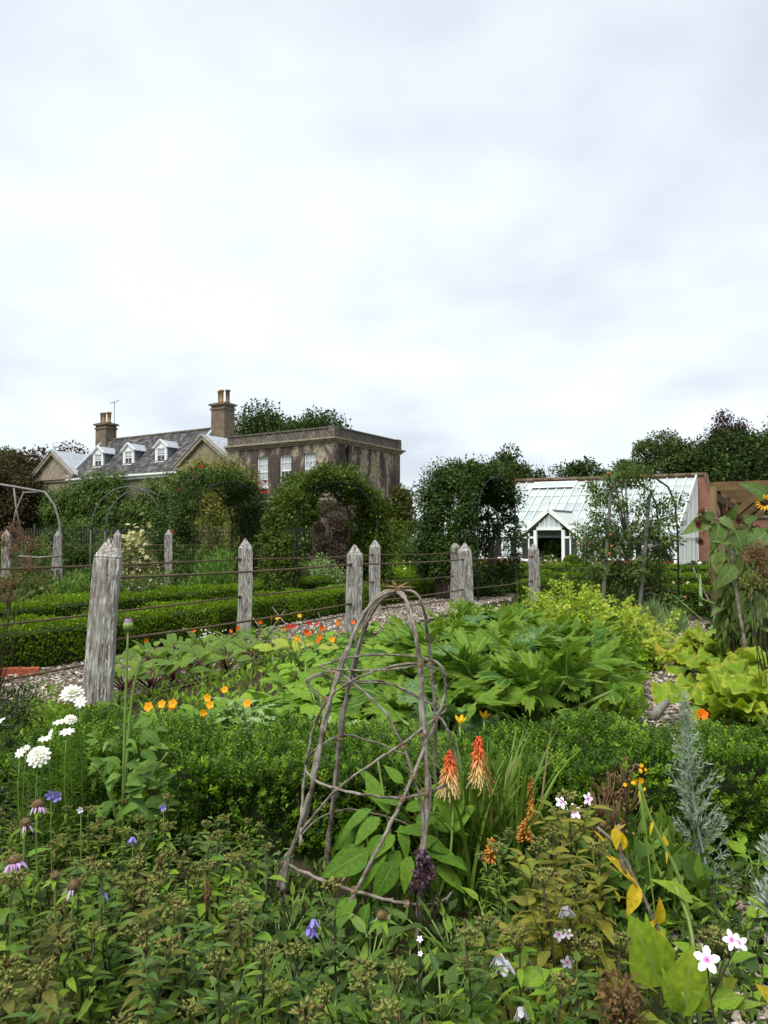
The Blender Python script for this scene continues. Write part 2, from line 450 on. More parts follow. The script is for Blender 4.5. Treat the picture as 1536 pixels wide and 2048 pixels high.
M['nico'] = leafmat('lime_tobacco_leaf', [(.130, .210, .018), (.200, .290, .022), (.300, .370, .030)], 0.35, 0.5, 0.2)
M['nico_f'] = leafmat('lime_tobacco_flower', [(.40, .47, .045), (.50, .55, .075), (.56, .58, .14)], 0.35, 0.5, 0.2)
M['mustard'] = leafmat('salad_leaf', [(.120, .215, .026), (.170, .270, .030), (.240, .330, .040)], 0.32, 0.45, 0.3, vein=(.24, .33, .10), noise_sc=9, bump=0.4)
M['mustard_y'] = leafmat('salad_leaf_yellow', [(.30, .37, .045), (.38, .42, .06)], 0.32, 0.45, 0.3, vein=(.40, .44, .14), noise_sc=9, bump=0.4)
M['nast'] = leafmat('nasturtium_leaf', [(.085, .165, .030), (.125, .215, .038), (.200, .290, .045)], 0.3, 0.5, 0.25, vein=(.22, .30, .10), radial=9)
M['orange'] = leafmat('orange_petal', [(.80, .13, .010), (.85, .20, .012), (.78, .08, .012)], 0.3, 0.5, 0.2)
M['amber'] = leafmat('amber_petal', [(.85, .36, .015), (.88, .44, .02)], 0.3, 0.5, 0.2)
M['red'] = leafmat('red_petal', [(.42, .018, .016), (.50, .03, .02)], 0.25, 0.5, 0.2)
M['yellow'] = leafmat('yellow_petal', [(.85, .52, .02), (.82, .42, .015)], 0.3, 0.5, 0.2)
M['grey_l'] = leafmat('grey_green_leaf', [(.170, .230, .150), (.220, .280, .190)], 0.15, 0.6, 0.2)
M['silver'] = leafmat('silver_leaf', [(.24, .30, .24), (.31, .36, .30), (.37, .42, .36)], 0.15, 0.7, 0.15)
M['phlox'] = leafmat('phlox_leaf', [(.044, .078, .018), (.075, .125, .025), (.125, .180, .034), (.180, .230, .040)], 0.25, 0.5, 0.25, vein=(.11, .15, .06), noise_sc=14, spots=((.13, .10, .03), 9, 0.70))
M['phlox_b'] = leafmat('phlox_leaf_bluish', [(.038, .070, .026), (.062, .105, .036), (.100, .150, .048), (.130, .185, .056)], 0.25, 0.45, 0.25, vein=(.11, .15, .07), noise_sc=14)
M['phlox_o'] = leafmat('phlox_leaf_olive', [(.070, .085, .020), (.115, .125, .026), (.155, .175, .034), (.160, .150, .030)], 0.28, 0.5, 0.25, vein=(.16, .16, .06), noise_sc=14, spots=((.15, .09, .03), 8, 0.68))
M['phlox_l'] = leafmat('lime_green_leaf', [(.100, .180, .026), (.150, .235, .032), (.195, .270, .036)], 0.3, 0.5, 0.25, vein=(.20, .27, .08), noise_sc=14)
M['bud'] = leafmat('seed_bud', [(.100, .120, .030), (.165, .185, .045), (.250, .250, .075)], 0.15, 0.6, 0.2)
M['bud_b'] = leafmat('dry_seed_bud', [(.085, .050, .022), (.150, .090, .040), (.210, .140, .065)], 0.15, 0.7, 0.1)
M['yel_plant'] = leafmat('yellowing_leaf', [(.130, .145, .024), (.190, .190, .028), (.250, .220, .030), (.145, .185, .030)], 0.3, 0.5, 0.22, vein=(.24, .22, .06), noise_sc=12, spots=((.20, .10, .03), 7, 0.66))
M['dahlia'] = leafmat('dahlia_leaf', [(.060, .120, .030), (.110, .190, .046), (.175, .255, .070)], 0.28, 0.45, 0.3, vein=(.18, .26, .09), noise_sc=10, bump=0.4)
M['fox'] = leafmat('broad_leaf', [(.080, .160, .026), (.120, .215, .032), (.165, .260, .040)], 0.32, 0.42, 0.32, vein=(.19, .28, .08), noise_sc=10, bump=0.5)
M['feather'] = leafmat('cosmos_leaf', [(.075, .140, .026), (.120, .195, .036)], 0.3, 0.6, 0.15)
M['blade'] = leafmat('poker_blade', [(.060, .105, .024), (.095, .150, .034), (.150, .195, .050)], 0.25, 0.4, 0.35, noise_sc=2)
M['straw'] = leafmat('dry_blade', [(.32, .27, .12), (.26, .20, .09)], 0.25, 0.6, 0.2)
M['oregano'] = leafmat('oregano_leaf', [(.030, .042, .026), (.045, .060, .032), (.060, .055, .040)], 0.2, 0.5, 0.25)
M['oreg_f'] = leafmat('oregano_head', [(.040, .018, .030), (.070, .028, .050), (.22, .15, .20)], 0.2, 0.6, 0.15)
M['violet'] = leafmat('violet_petal', [(.24, .20, .62), (.32, .26, .70)], 0.3, 0.5, 0.2)
M['palev'] = leafmat('pale_violet_petal', [(.62, .60, .78), (.74, .72, .84)], 0.3, 0.5, 0.2)
M['lilac'] = leafmat('lilac_petal', [(.48, .30, .58), (.60, .42, .66)], 0.3, 0.5, 0.2)
M['teasel'] = flat('bee_balm_disc', (.15, .105, .05), 0.9, 0.1, 0.5, 60, bump=0.6)
M['lily_y'] = leafmat('yellow_lily_leaf', [(.52, .38, .020), (.60, .43, .022), (.44, .38, .03)], 0.35, 0.45, 0.3, vein=(.50, .36, .05), noise_sc=9, spots=((.24, .10, .02), 6, 0.68))
M['lily_g'] = leafmat('green_lily_leaf', [(.165, .235, .030), (.210, .275, .036), (.280, .300, .036)], 0.35, 0.4, 0.32, vein=(.24, .30, .07), noise_sc=9)
M['sun_l'] = leafmat('sunflower_leaf', [(.060, .095, .036), (.090, .130, .050), (.125, .155, .075)], 0.25, 0.5, 0.25, vein=(.16, .21, .10), noise_sc=8)
M['maroon'] = leafmat('maroon_petal', [(.075, .014, .012), (.11, .022, .018)], 0.25, 0.6, 0.15)
M['disc'] = flat('flower_disc', (.045, .020, .014), 0.9, 0.1, 0.5, 80, bump=0.5)
M['fruit'] = flat('apple_skin', (.30, .16, .07), 0.4, 0.3, 0.2, 14, col2=(.27, .09, .05))
b = NB('poker_floret')
uvn = b.n('ShaderNodeUVMap', uv_map='UVMap'); sp = b.n('ShaderNodeSeparateXYZ'); b.L(uvn.outputs[0], sp.inputs[0])
at = b.n('ShaderNodeAttribute', attribute_name='rnd')
c = b.ramp(at.outputs['Fac'], [(0.0, (.80, .62, .30)), (0.25, (.85, .58, .24)), (0.50, (.78, .20, .05)), (0.8, (.66, .085, .03)), (1.0, (.42, .06, .03))])
M['poker'] = b.done(b.princ(c, 0.5, 0.25))
b = NB('poker_floret_amber')
c = b.ramp(b.rnd(), [(0.0, (.60, .24, .03)), (1.0, (.42, .20, .05))])
M['poker_a'] = b.done(b.princ(c, 0.5, 0.25))
M['phlox_f'] = NB('pink_white_petal')
b = M['phlox_f']
uvn = b.n('ShaderNodeUVMap', uv_map='UVMap'); sp = b.n('ShaderNodeSeparateXYZ'); b.L(uvn.outputs[0], sp.inputs[0])
M['phlox_f'] = b.done(b.princ(b.ramp(sp.outputs[1], [(0.05, (.55, .12, .42)), (0.32, (.78, .62, .76)), (0.6, (.84, .79, .84))]), 0.6, 0.2))

# soil, chips, wood, iron
b = NB('soil')
vec = b.coord('Object')
f1, f2 = b.noise(vec, 3.0, 6, 0.65), b.noise(vec, 40, 3, 0.6)
c = b.mix(b.ramp(f1, [(0.35, 0.0), (0.65, 1.0)]), (.030, .022, .015), (.060, .045, .028))
c = b.mix(b.ramp(f2, [(0.55, 0.0), (0.7, 0.6)]), c, (.050, .060, .022))
M['soil'] = b.done(b.princ(c, 0.95, 0.1, b.bump(f2, 0.8, 0.03)))
b = NB('chip_bed')
vec = b.coord('Object')
vo = b.n('ShaderNodeTexVoronoi'); vo.inputs['Scale'].default_value = 34; b.L(vec, vo.inputs['Vector'])
sx = b.n('ShaderNodeSeparateXYZ'); b.L(vo.outputs['Color'], sx.inputs[0])
c = b.ramp(sx.outputs[0], [(0.0, (.06, .045, .035)), (0.5, (.17, .135, .105)), (1.0, (.34, .29, .235))])
M['chipbed'] = b.done(b.princ(c, 0.9, 0.15, b.bump(vo.outputs['Distance'], 0.8, 0.03)))
b = NB('wood_chip')
c = b.ramp(b.rnd(), [(0.0, (.12, .090, .065)), (0.35, (.29, .235, .185)), (0.7, (.45, .39, .32)), (1.0, (.62, .56, .48))])
c = b.mix(1.0, c, b.ramp(b.noise(b.coord('Object', (1, 1, 1)), 60, 2), [(0.3, 0.75), (0.7, 1.15)]), 'MULTIPLY')
M['chip'] = b.done(b.princ(c, 0.85, 0.15))
b = NB('weathered_oak')
oi_ = b.n('ShaderNodeObjectInfo')
def oakc(sc):
    tc_ = b.n('ShaderNodeTexCoord'); vm_ = b.n('ShaderNodeVectorMath', operation='MULTIPLY_ADD'); vm_.inputs[1].default_value = sc
    cx_ = b.n('ShaderNodeCombineXYZ'); b.L(b.math('MULTIPLY', oi_.outputs['Random'], 37.0), cx_.inputs[0]); b.L(b.math('MULTIPLY', oi_.outputs['Random'], 91.0), cx_.inputs[2])
    b.L(tc_.outputs['Object'], vm_.inputs[0]); b.L(cx_.outputs[0], vm_.inputs[2])
    return vm_.outputs[0]
vec = oakc((1, 1, 0.08))
g1 = b.noise(vec, 34, 5, 0.62, 0.6); g2 = b.noise(vec, 70, 3, 0.6); g3 = b.noise(oakc((1, 1, 1)), 3.2, 4, 0.6)
c = b.ramp(g1, [(0.30, (.065, .054, .047)), (0.42, (.16, .138, .122)), (0.53, (.29, .265, .24)), (0.70, (.43, .41, .38))])
fl = b.noise(oakc((1, 1, 0.16)), 62, 4, 0.65, 0.4)
c = b.mix(b.ramp(fl, [(0.50, 0.0), (0.57, 0.85)]), c, (.58, .565, .53))
c = b.mix(b.ramp(g2, [(0.42, 0.55), (0.55, 0.0)]), c, (.055, .045, .038))
c = b.mix(b.ramp(g3, [(0.56, 0.0), (0.72, 0.55)]), c, (.38, .40, .30))
c = b.mix(b.ramp(b.noise(b.coord('Object'), 5, 3), [(0.58, 0.0), (0.7, 0.35)]), c, (.20, .13, .10))
M['oak'] = b.done(b.princ(c, 0.9, 0.12, b.bump(b.math('ADD', g1, b.math('MULTIPLY', g2, 0.6)), 0.75, 0.012)))
b = NB('iron_rail')
vec = b.coord('Object')
c = b.mix(b.ramp(b.noise(vec, 9, 4, 0.7), [(0.4, 0.0), (0.6, 1.0)]), (.085, .055, .038), (.115, .085, .040))
M['rail'] = b.done(b.princ(c, 0.8, 0.25, b.bump(b.noise(vec, 80, 2), 0.4, 0.004)))
M['iron'] = flat('black_iron', (.018, .019, .018), 0.6, 0.35, 0.3)
M['iron_g'] = flat('green_grey_iron', (.075, .090, .080), 0.6, 0.3, 0.3)
b = NB('hazel_rod')
vec = b.coord('Object')
f = b.noise(vec, 26, 5, 0.7); f2 = b.noise(vec, 7, 3)
c = b.ramp(f, [(0.32, (.055, .040, .032)), (0.48, (.135, .108, .086)), (0.62, (.27, .24, .205))])
c = b.mix(b.ramp(f2, [(0.45, 0.0), (0.7, 0.6)]), c, (.30, .27, .23))
M['hazel'] = b.done(b.princ(c, 0.75, 0.2, b.bump(f, 0.5, 0.006)))
M['twine'] = flat('twine', (.26, .17, .09), 0.9, 0.1, 0.4, 60)
M['timber'] = flat('treated_timber', (.155, .100, .045), 0.8, 0.15, 0.3, 5, col2=(.105, .068, .034))
M['stake'] = flat('grey_stake', (.22, .21, .19), 0.85, 0.15, 0.3, 12)
b = NB('cage_net')
tr = b.n('ShaderNodeBsdfTransparent'); d = b.princ((.02, .022, .022), 0.8, 0.2)
ms = b.n('ShaderNodeMixShader'); ms.inputs[0].default_value = 0.24
b.L(tr.outputs[0], ms.inputs[1]); b.L(d, ms.inputs[2])
M['net'] = b.done(ms.outputs[0])

# buildings
b = NB('stained_render')
vec = b.coord('Object'); st = b.coord('Object', (1, 1, 0.42))
f1 = b.noise(st, .62, 7, 0.66, .4); f2 = b.noise(vec, 3.2, 6, 0.72); f3 = b.noise(b.coord('Object', (1, 1, 0.05)), 6, 3)
sz = b.n('ShaderNodeSeparateXYZ'); b.L(vec, sz.inputs[0])
f1 = b.math('ADD', f1, b.ramp(b.math('MULTIPLY', sz.outputs[2], .1), [(0.55, 0.0), (0.82, 0.09)]))
c = b.ramp(f1, [(0.36, (.034, .026, .027)), (0.50, (.078, .058, .054)), (0.57, (.135, .105, .088)), (0.62, (.36, .30, .22))])
c = b.mix(b.ramp(f2, [(0.48, 0.0), (0.60, 0.75)]), c, (.075, .055, .052))
c = b.mix(b.ramp(f3, [(0.55, 0.0), (0.7, 0.4)]), c, (.045, .034, .034))
M['render'] = b.done(b.princ(c, 0.9, 0.12, b.bump(f2, 0.4, 0.02)))
M['stone'] = flat('pale_stone', (.30, .255, .19), 0.9, 0.12, 0.3, 3, col2=(.20, .165, .125), bump=0.3)
b = NB('lichen_stone')
f = b.noise(b.coord('Object'), 6, 5, 0.7); f1 = b.noise(b.coord('Object', (1, 1, .15)), 4, 3)
c = b.ramp(f, [(0.34, (.052, .044, .036)), (0.52, (.125, .110, .090)), (0.7, (.24, .22, .19))])
c = b.mix(b.ramp(f1, [(0.5, 0.0), (0.65, 0.5)]), c, (.05, .043, .036))
M['lichen'] = b.done(b.princ(c, 0.95, 0.1, b.bump(f, 0.4, 0.02)))
M['chimney'] = flat('chimney_render', (.19, .145, .10), 0.9, 0.12, 0.3, 2.5, col2=(.125, .098, .072), bump=0.3)
M['pot_y'] = flat('buff_clay', (.36, .25, .11), 0.8, 0.15, 0.3, 6, col2=(.22, .14, .07))
M['pot_b'] = flat('brown_clay', (.15, .095, .06), 0.8, 0.15, 0.3, 6)
b = NB('slate')
r = b.rnd(); f = b.noise(b.coord('Object'), 1.4, 5, 0.7); f2 = b.noise(b.coord('Object'), 9, 3, 0.6)
c = b.ramp(r, [(0.0, (.030, .028, .030)), (0.6, (.060, .055, .055)), (1.0, (.115, .105, .100))])
li = b.math('MULTIPLY', b.ramp(f, [(0.46, 0.0), (0.66, 1.0)]), b.ramp(f2, [(0.35, 0.1), (0.6, 0.9)]))
c = b.mix(b.math('MULTIPLY', li, b.ramp(r, [(0.30, 0.2), (0.70, 0.95)])), c, (.27, .26, .25))
M['slate'] = b.done(b.princ(c, 0.7, 0.25))
M['lead'] = flat('lead_sheet', (.34, .37, .41), 0.6, 0.3, 0.2, 3, bump=0.1)
M['lead_d'] = flat('dark_lead_cheek', (.17, .19, .23), 0.7, 0.2, 0.2, 2)
M['wpaint'] = flat('white_paint', (.74, .75, .74), 0.5, 0.3, 0.07, 3)
M['glass'] = flat('dark_window_glass', (.028, .034, .038), 0.12, 0.6, 0.3, 1.5)
M['glass_b'] = flat('blind_behind_glass', (.42, .45, .47), 0.25, 0.5, 0.15, 2)
M['inside'] = flat('glasshouse_interior', (.020, .024, .018), 0.9, 0.1, 0.5, 1)
b = NB('roof_glass')
f = b.noise(b.coord('Object'), 1.3, 4, 0.6)
c = b.ramp(b.math('MULTIPLY_ADD', b.rnd(), 0.45, b.math('MULTIPLY', f, 0.6)), [(0.2, (.30, .35, .345)), (0.5, (.38, .44, .43)), (0.85, (.47, .52, .50))])
M['rglass'] = b.done(b.princ(c, 0.22, 0.5))
b = NB('old_brick')
vec = b.coord('UV')
br = b.n('ShaderNodeTexBrick'); br.inputs['Scale'].default_value = 1.0
br.inputs['Brick Width'].default_value = 0.225; br.inputs['Row Height'].default_value = 0.075; br.inputs['Mortar Size'].default_value = 0.008
br.inputs['Color1'].default_value = (.20, .060, .040, 1); br.inputs['Color2'].default_value = (.26, .105, .070, 1); br.inputs['Mortar'].default_value = (.27, .22, .18, 1)
b.L(vec, br.inputs['Vector'])
f = b.noise(b.coord('Object'), 1.2, 5, 0.7)
c = b.mix(b.ramp(f, [(0.50, 0.0), (0.75, 0.7)]), br.outputs['Color'], (.10, .055, .042))
M['brick'] = b.done(b.princ(c, 0.9, 0.12, b.bump(br.outputs['Fac'], -0.4, 0.02)))
b = NB('mossy_coping')
f = b.noise(b.coord('Object'), 3, 5, 0.7)
M['coping'] = b.done(b.princ(b.ramp(f, [(0.35, (.060, .055, .030)), (0.5, (.16, .11, .075)), (0.68, (.30, .26, .21))]), 0.95, 0.1, b.bump(f, 0.5, 0.03)))
M['redbrick'] = flat('edging_brick', (.30, .085, .045), 0.9, 0.12, 0.3, 20, bump=0.4)
# ------------------------------------------------------------------ ground, paths
FD = np.array([0.42, 0.907, 0]); FN = np.array([-0.907, 0.42, 0])      # direction of the far fence, and away from the vegetable bed
F0 = np.array([-2.03, 10.95, 0])
def sheet(name, pts, z, mat):
    a = Acc(); n = len(pts)
    V = [(p[0], p[1], z) for p in pts]
    a.add(V, Q=[(0, 1, 2, 3)] if n == 4 else None, T=None if n == 4 else [(0, i, i + 1) for i in range(1, n - 1)])
    return structure(a.build(name, mat, smooth=False))
sheet('ground', [(-1500, -300), (1500, -300), (1500, 2500), (-1500, 2500)], 0.0, M['soil'])
M['lawn'] = flat('lawn_grass', (.065, .105, .024), 0.9, 0.1, 0.4, 3, col2=(.095, .125, .03))
sheet('lawn', [(-90, 27), (60, 27), (70, 110), (-110, 110)], 0.004, M['lawn'])
def pt(s, o): return F0 + FD * s + FN * o
sheet('bark_path', [pt(-9, -1.55)[:2], pt(11, -1.35)[:2], pt(11, 0.45)[:2], pt(-9, 0.45)[:2]], 0.008, M['chipbed'])
sheet('bark_path', [(1.35, 4.15), (2.75, 4.15), (5.9, 13.2), (3.9, 13.2)], 0.012, M['chipbed'])
CHIP = dict(v=np.array([(-.5, -.2, 0), (.5, -.26, .02), (.45, .25, .06), (-.5, .2, .03)], float), q=np.array([(0, 1, 2, 3)]), t=np.zeros((0, 3), int), uv=np.zeros((4, 2)))
def chips(n, fn, smin, smax):
    a = Acc(); P = np.array([fn() for _ in range(n)])
    ang = R.random(n) * 2 * PI
    D = np.stack([np.cos(ang), np.sin(ang), R.normal(0, .25, n)], -1)
    U = np.stack([R.normal(0, .35, n), R.normal(0, .35, n), np.ones(n)], -1)
    a.leaves(CHIP, P, D, U, R.uniform(smin, smax, n))
    return stuff(a.build('bark_chips', M['chip'], smooth=False))
def f_right():
    t = R.random() ** 1.5; u = R.random()
    return (1.35 + t * 2.55 + u * (1.4 + .6 * t), 4.15 + t * 9.05, 0.015 + R.random() * .03)
def f_left():
    p = pt(-8.5 + R.random() * 18, -1.5 + R.random() * 1.9); return (p[0], p[1], 0.012 + R.random() * .03)
o = chips(21000, f_right, .018, .055); tag(o, 'loose bark chips on the path between courgettes and yellow squash', 'bark chips')
o = chips(21000, f_left, .020, .055); tag(o, 'loose bark chips on the path along the wire fence', 'bark chips')
# ------------------------------------------------------------------ house
def holes_wall(a, x0, x1, z0, z1, holes, y=0.0, depth=0.22, mi=0):
    xs = sorted({x0, x1, *[h[0] for h in holes], *[h[1] for h in holes]})
    zs = sorted({z0, z1, *[h[2] for h in holes], *[h[3] for h in holes]})
    for i in range(len(xs) - 1):
        for j in range(len(zs) - 1):
            cx, cz = (xs[i] + xs[i + 1]) / 2, (zs[j] + zs[j + 1]) / 2
            if any(h[0] < cx < h[1] and h[2] < cz < h[3] for h in holes): continue
            a.add([(xs[i], y, zs[j]), (xs[i + 1], y, zs[j]), (xs[i + 1], y, zs[j + 1]), (xs[i], y, zs[j + 1])], Q=[(0, 1, 2, 3)], mi=mi)
    for h in holes:
        p = [(h[0], h[2]), (h[1], h[2]), (h[1], h[3]), (h[0], h[3])]
        for k in range(4):
            (ax, az_), (bx, bz) = p[k], p[(k + 1) % 4]
            a.add([(ax, y, az_), (ax, y + depth, az_), (bx, y + depth, bz), (bx, y, bz)], Q=[(0, 1, 2, 3)], mi=mi)
house = thing('country_house', 'old rendered country house with slate dormer roof and dark stained flat block', 'house', (-3.37, 50, 0), math.atan2(-.53, .848))
# block: x from -9.6 to 0, y from 0 to 8.6
wins = [(-t - .52, -t + .52, 5.33, 7.52) for t in (6.25, 4.15, 2.0)]
a = Acc(); holes_wall(a, -9.6, 0, 0, 8.1, wins)
a.add([(0, 0, 0), (0, 8.6, 0), (0, 8.6, 8.1), (0, 0, 8.1)], Q=[(0, 1, 2, 3)])
a.add([(0, 8.6, 0), (-9.6, 8.6, 0), (-9.6, 8.6, 8.1), (0, 8.6, 8.1)], Q=[(0, 1, 2, 3)])
a.add([(-9.6, 8.6, 0), (-9.6, 0, 0), (-9.6, 0, 8.1), (-9.6, 8.6, 8.1)], Q=[(0, 1, 2, 3)])
a.build('wall', M['render'], house, smooth=False)
for b0_, b1_ in (((-.75, -.05, 0), (.05, .001, 8.05)), ((-.012, .0012, 0), (.051, .62, 8.05)), ((-.012, 5.2, 0), (.05, 5.85, 8.05)), ((-.012, 7.9, 0), (.05, 8.6, 8.05))):
    a = Acc(); a.box(b0_, b1_); a.build('pilaster', M['render'], house, smooth=False)
a = Acc()
for (z0, z1, k) in ((8.1, 8.22, .10), (8.222, 8.34, .22), (8.342, 8.46, .36)):
    a.box((-9.7, -k, z0), (k, 8.6 + k, z1))
a.build('cornice', M['stone'], house, smooth=False)
a = Acc()
a.box((-9.7, .05, 8.46), (-.0, .32, 9.12)); a.box((-.32, .322, 8.46), (0, 8.3, 9.12)); a.box((-9.7, 8.302, 8.46), (0, 8.6, 9.12))
a.box((-9.75, -.02, 9.122), (.07, .40, 9.22)); a.box((-.40, .402, 9.122), (.07, 8.67, 9.22))
a.box((-.42, -.06, 8.462), (.1, .46, 9.26)); a.box((-.36, 8.2, 8.462), (.1, 8.72, 9.26))
a.build('parapet', M['lichen'], house, smooth=False)
a = Acc()
V = [(-9.6, .33, 8.7), (-.33, .33, 8.7), (-.33, 8.3, 8.7), (-9.6, 8.3, 8.7), (-9.0, 4.3, 9.75), (-4.0, 4.3, 9.75)]
a.add(V, Q=[(0, 1, 5, 4), (2, 3, 4, 5)], T=[(1, 2, 5), (3, 0, 4)])
a.build('hipped_roof', M['lead'], house, smooth=False)
a = Acc()
for z in (4.25, 4.55): a.box((-9.6, -.07, z), (.07, .0, z + .14)); a.box((.0, .0, z), (.071, 8.6, z + .141))
a.build('string_course', M['stone'], house, smooth=False)
a = Acc(); a.tube([(.10, 1.55, 8.0), (.10, 1.55, 4), (.10, 1.55, 0)], .06, 8); a.box((.052, 1.38, 7.55), (.30, 1.72, 7.95))
a.build('downpipe', M['iron'], house, smooth=False)
def sash(x0, x1, z0, z1, y, blind, parent=house, cols=3, rows=2):
    a = Acc(); w = .075
    a.box((x0, y, z0), (x0 + w, y + .09, z1)); a.box((x1 - w, y, z0), (x1, y + .09, z1))
    a.box((x0 + w, y, z0), (x1 - w, y + .089, z0 + w * 1.3)); a.box((x0 + w, y, z1 - w), (x1 - w, y + .089, z1))
    zm = (z0 + z1) / 2
    a.box((x0 + w, y + .01, zm - .035), (x1 - w, y + .085, zm + .035))
    for i in range(1, cols):
        x = x0 + w + (x1 - x0 - 2 * w) * i / cols; a.box((x - .016, y + .02, z0 + w), (x + .016, y + .06, z1 - w))
    for k in range(1, 2 * rows):
        if k == rows: continue
        z = z0 + (z1 - z0) * k / (2 * rows); a.box((x0 + w, y + .022, z - .016), (x1 - w, y + .058, z + .016))
    f = a.build('window', M['wpaint'], parent, smooth=False)
    a = Acc(); a.box((x0 - .08, y - .16, z0 - .10), (x1 + .08, y + .02, z0 - .004)); a.build('sill', M['wpaint'], f, smooth=False)
    a = Acc(); a.box((x0 + .03, y + .062, z0 + .03), (x1 - .03, y + .072, z0 + (z1 - z0) * blind)); a.build('pane', M['glass'], f, smooth=False)
    a = Acc(); a.box((x0 + .03, y + .062, z0 + (z1 - z0) * blind + .001), (x1 - .03, y + .0721, z1 - .03)); a.build('blind', M['glass_b'], f, smooth=False)
    return f
for h, bl in zip(wins, (.04, .47, .36)): sash(*h, .12, bl)
# wing with slate roof
a = Acc()
a.add([(-33, .02, 0), (-9.6, .02, 0), (-9.6, .02, 7.1), (-33, .02, 7.1)], Q=[(0, 1, 2, 3)])
a.add([(-33, 7.5, 0), (-33, .02, 0), (-33, .02, 7.1), (-33, 7.5, 7.1)], Q=[(0, 1, 2, 3)])
a.add([(-28, .02, 7.1), (-28, 7, 7.1), (-28, 3.5, 10.5)], T=[(0, 2, 1)]); a.add([(-14.5, .02, 7.1), (-14.5, 7, 7.1), (-14.5, 3.5, 10.5)], T=[(0, 1, 2)])
a.build('wing_wall', M['stone'], house, smooth=False)
a = Acc()
for y0, z0, y1, z1 in ((-.25, 6.87, 3.5, 10.6), (3.5, 10.6, 7.2, 6.9)):
    a.para((-28.1, y0, z0 - .12), (13.7, 0, 0), (0, y1 - y0, z1 - z0), (0, 0, .10))
a.build('roof', M['slate'], house, smooth=False)
a = Acc(); n = 21
dv = np.array([0, 3.75, 3.73]) / n
for r in range(n):
    x = -28.0 + (0.2 if r % 2 else 0) - .2
    while x < -14.5:
        w = R.uniform(.33, .42); x0, x1 = max(x, -28.1), min(x + w - .012, -14.42)
        if x1 > x0 + .05:
            p0 = np.array([x0, -.27, 6.87]) + dv * r; lift = R.uniform(.028, .05); up = np.array([0, -.7, .7])
            sl = R.normal(0, .004)
            a.add([p0 + up * lift, p0 + up * (lift + sl) + (x1 - x0, 0, 0), p0 + dv * 1.25 + up * .012 + (x1 - x0, 0, 0), p0 + dv * 1.25 + up * .012, p0, p0 + (x1 - x0, 0, 0)],
                  Q=[(0, 1, 2, 3), (4, 5, 1, 0)], rnd=R.random())
        x += w
stuff(a.build('slates', M['slate'], house, smooth=False))
a = Acc(); a.tube([(-28.1, 3.5, 10.66), (-14.4, 3.5, 10.66)], .13, 8); a.build('ridge_cap', M['lichen'], house)
a = Acc(); a.box((-28.2, -.42, 6.74), (-14.4, -.24, 6.88)); a.box((-28.2, -.20, 6.5), (-14.4, .02, 6.74)); a.build('gutter', M['wpaint'], house, smooth=False)
for x in (-14.5, -28.2):
    a = Acc(); a.para((x, -.35, 6.85), (.32, 0, 0), (0, 3.9, 3.88), (0, 0, .26)); a.build('gable_coping', M['lead'], house, smooth=False)
for t in (25.5, 21.6, 17.68):
    x = -t; y = .82; zb, ze, zt = 7.82, 9.06, 9.62; hw = .66
    f = sash(x - .48, x + .48, zb + .08, ze - .06, y + .0, .6, cols=2, rows=1); f.name = 'dormer_window'
    a = Acc(); a.box((x - hw, y - .03, zb), (x - .482, y + .12, ze)); a.box((x + .482, y - .03, zb), (x + hw, y + .12, ze)); a.box((x - .482, y - .031, ze - .058), (x + .482, y + .119, ze)); a.box((x - .482, y - .05, zb), (x + .482, y + .12, zb + .078))
    a.add([(x - hw, y - .02, ze), (x + hw, y - .02, ze), (x, y - .02, zt - .06)], T=[(0, 1, 2)])
    for s in (-1, 1): a.beam((x + s * (hw + .16), y - .10, ze - .02), (x, y - .10, zt + .03), .16, .10, up=(0, 1, 0))
    dm = a.build('dormer', M['wpaint'], house, smooth=False)
    a = Acc()
    for s in (-1, 1):
        V = [(x + s * hw * .99, y + .12, zb + .1), (x + s * hw * .99, y + .12, ze), (x + s * hw * .99, ze - 7.1 + .12, ze)]
        a.add(V, T=[(0, 1, 2) if s < 0 else (0, 2, 1)])
    a.build('cheek', M['lead_d'], dm, smooth=False)
    a = Acc()
    for s in (-1, 1):
        a.para((x, y - .16, zt - .02), (s * (hw + .22), 0, -(zt - ze) - .06), (0, 2.0, 0), (0, 0, .06), rnd=.3)
    a.build('dormer_roof', M['lead'], dm, smooth=False)
for t, nm in ((11.85, 'pavilion'), (30.3, 'pavilion')):
    x = -t; hw = 2.62; zb, zt = 7.1, 9.05
    a = Acc()
    a.box((x - hw, -.18, 0), (x + hw, .018, zb))
    a.add([(x - hw, -.15, zb), (x + hw, -.15, zb), (x, -.15, zt)], T=[(0, 1, 2)])
    p = a.build('pavilion', M['stone'], house, smooth=False)
    a = Acc(); a.box((x - hw - .25, -.45, zb - .22), (x + hw + .25, -.181, zb)); a.box((x - hw - .1, -.34, zb - .42), (x + hw + .1, -.182, zb - .222))
    for s in (-1, 1): a.beam((x + s * (hw + .42), -.30, zb + .02), (x, -.30, zt + .28), .34, .26, up=(0, 1, 0))
    a.build('pediment', M['stone'], p, smooth=False)
    a = Acc()
    for s in (-1, 1): a.para((x, -.5, zt + .40), (s * (hw + .5), 0, -(zt - zb) - .33), (0, 3.6, 0), (0, 0, .06))
    a.build('pavilion_roof', M['lead'], p, smooth=False)
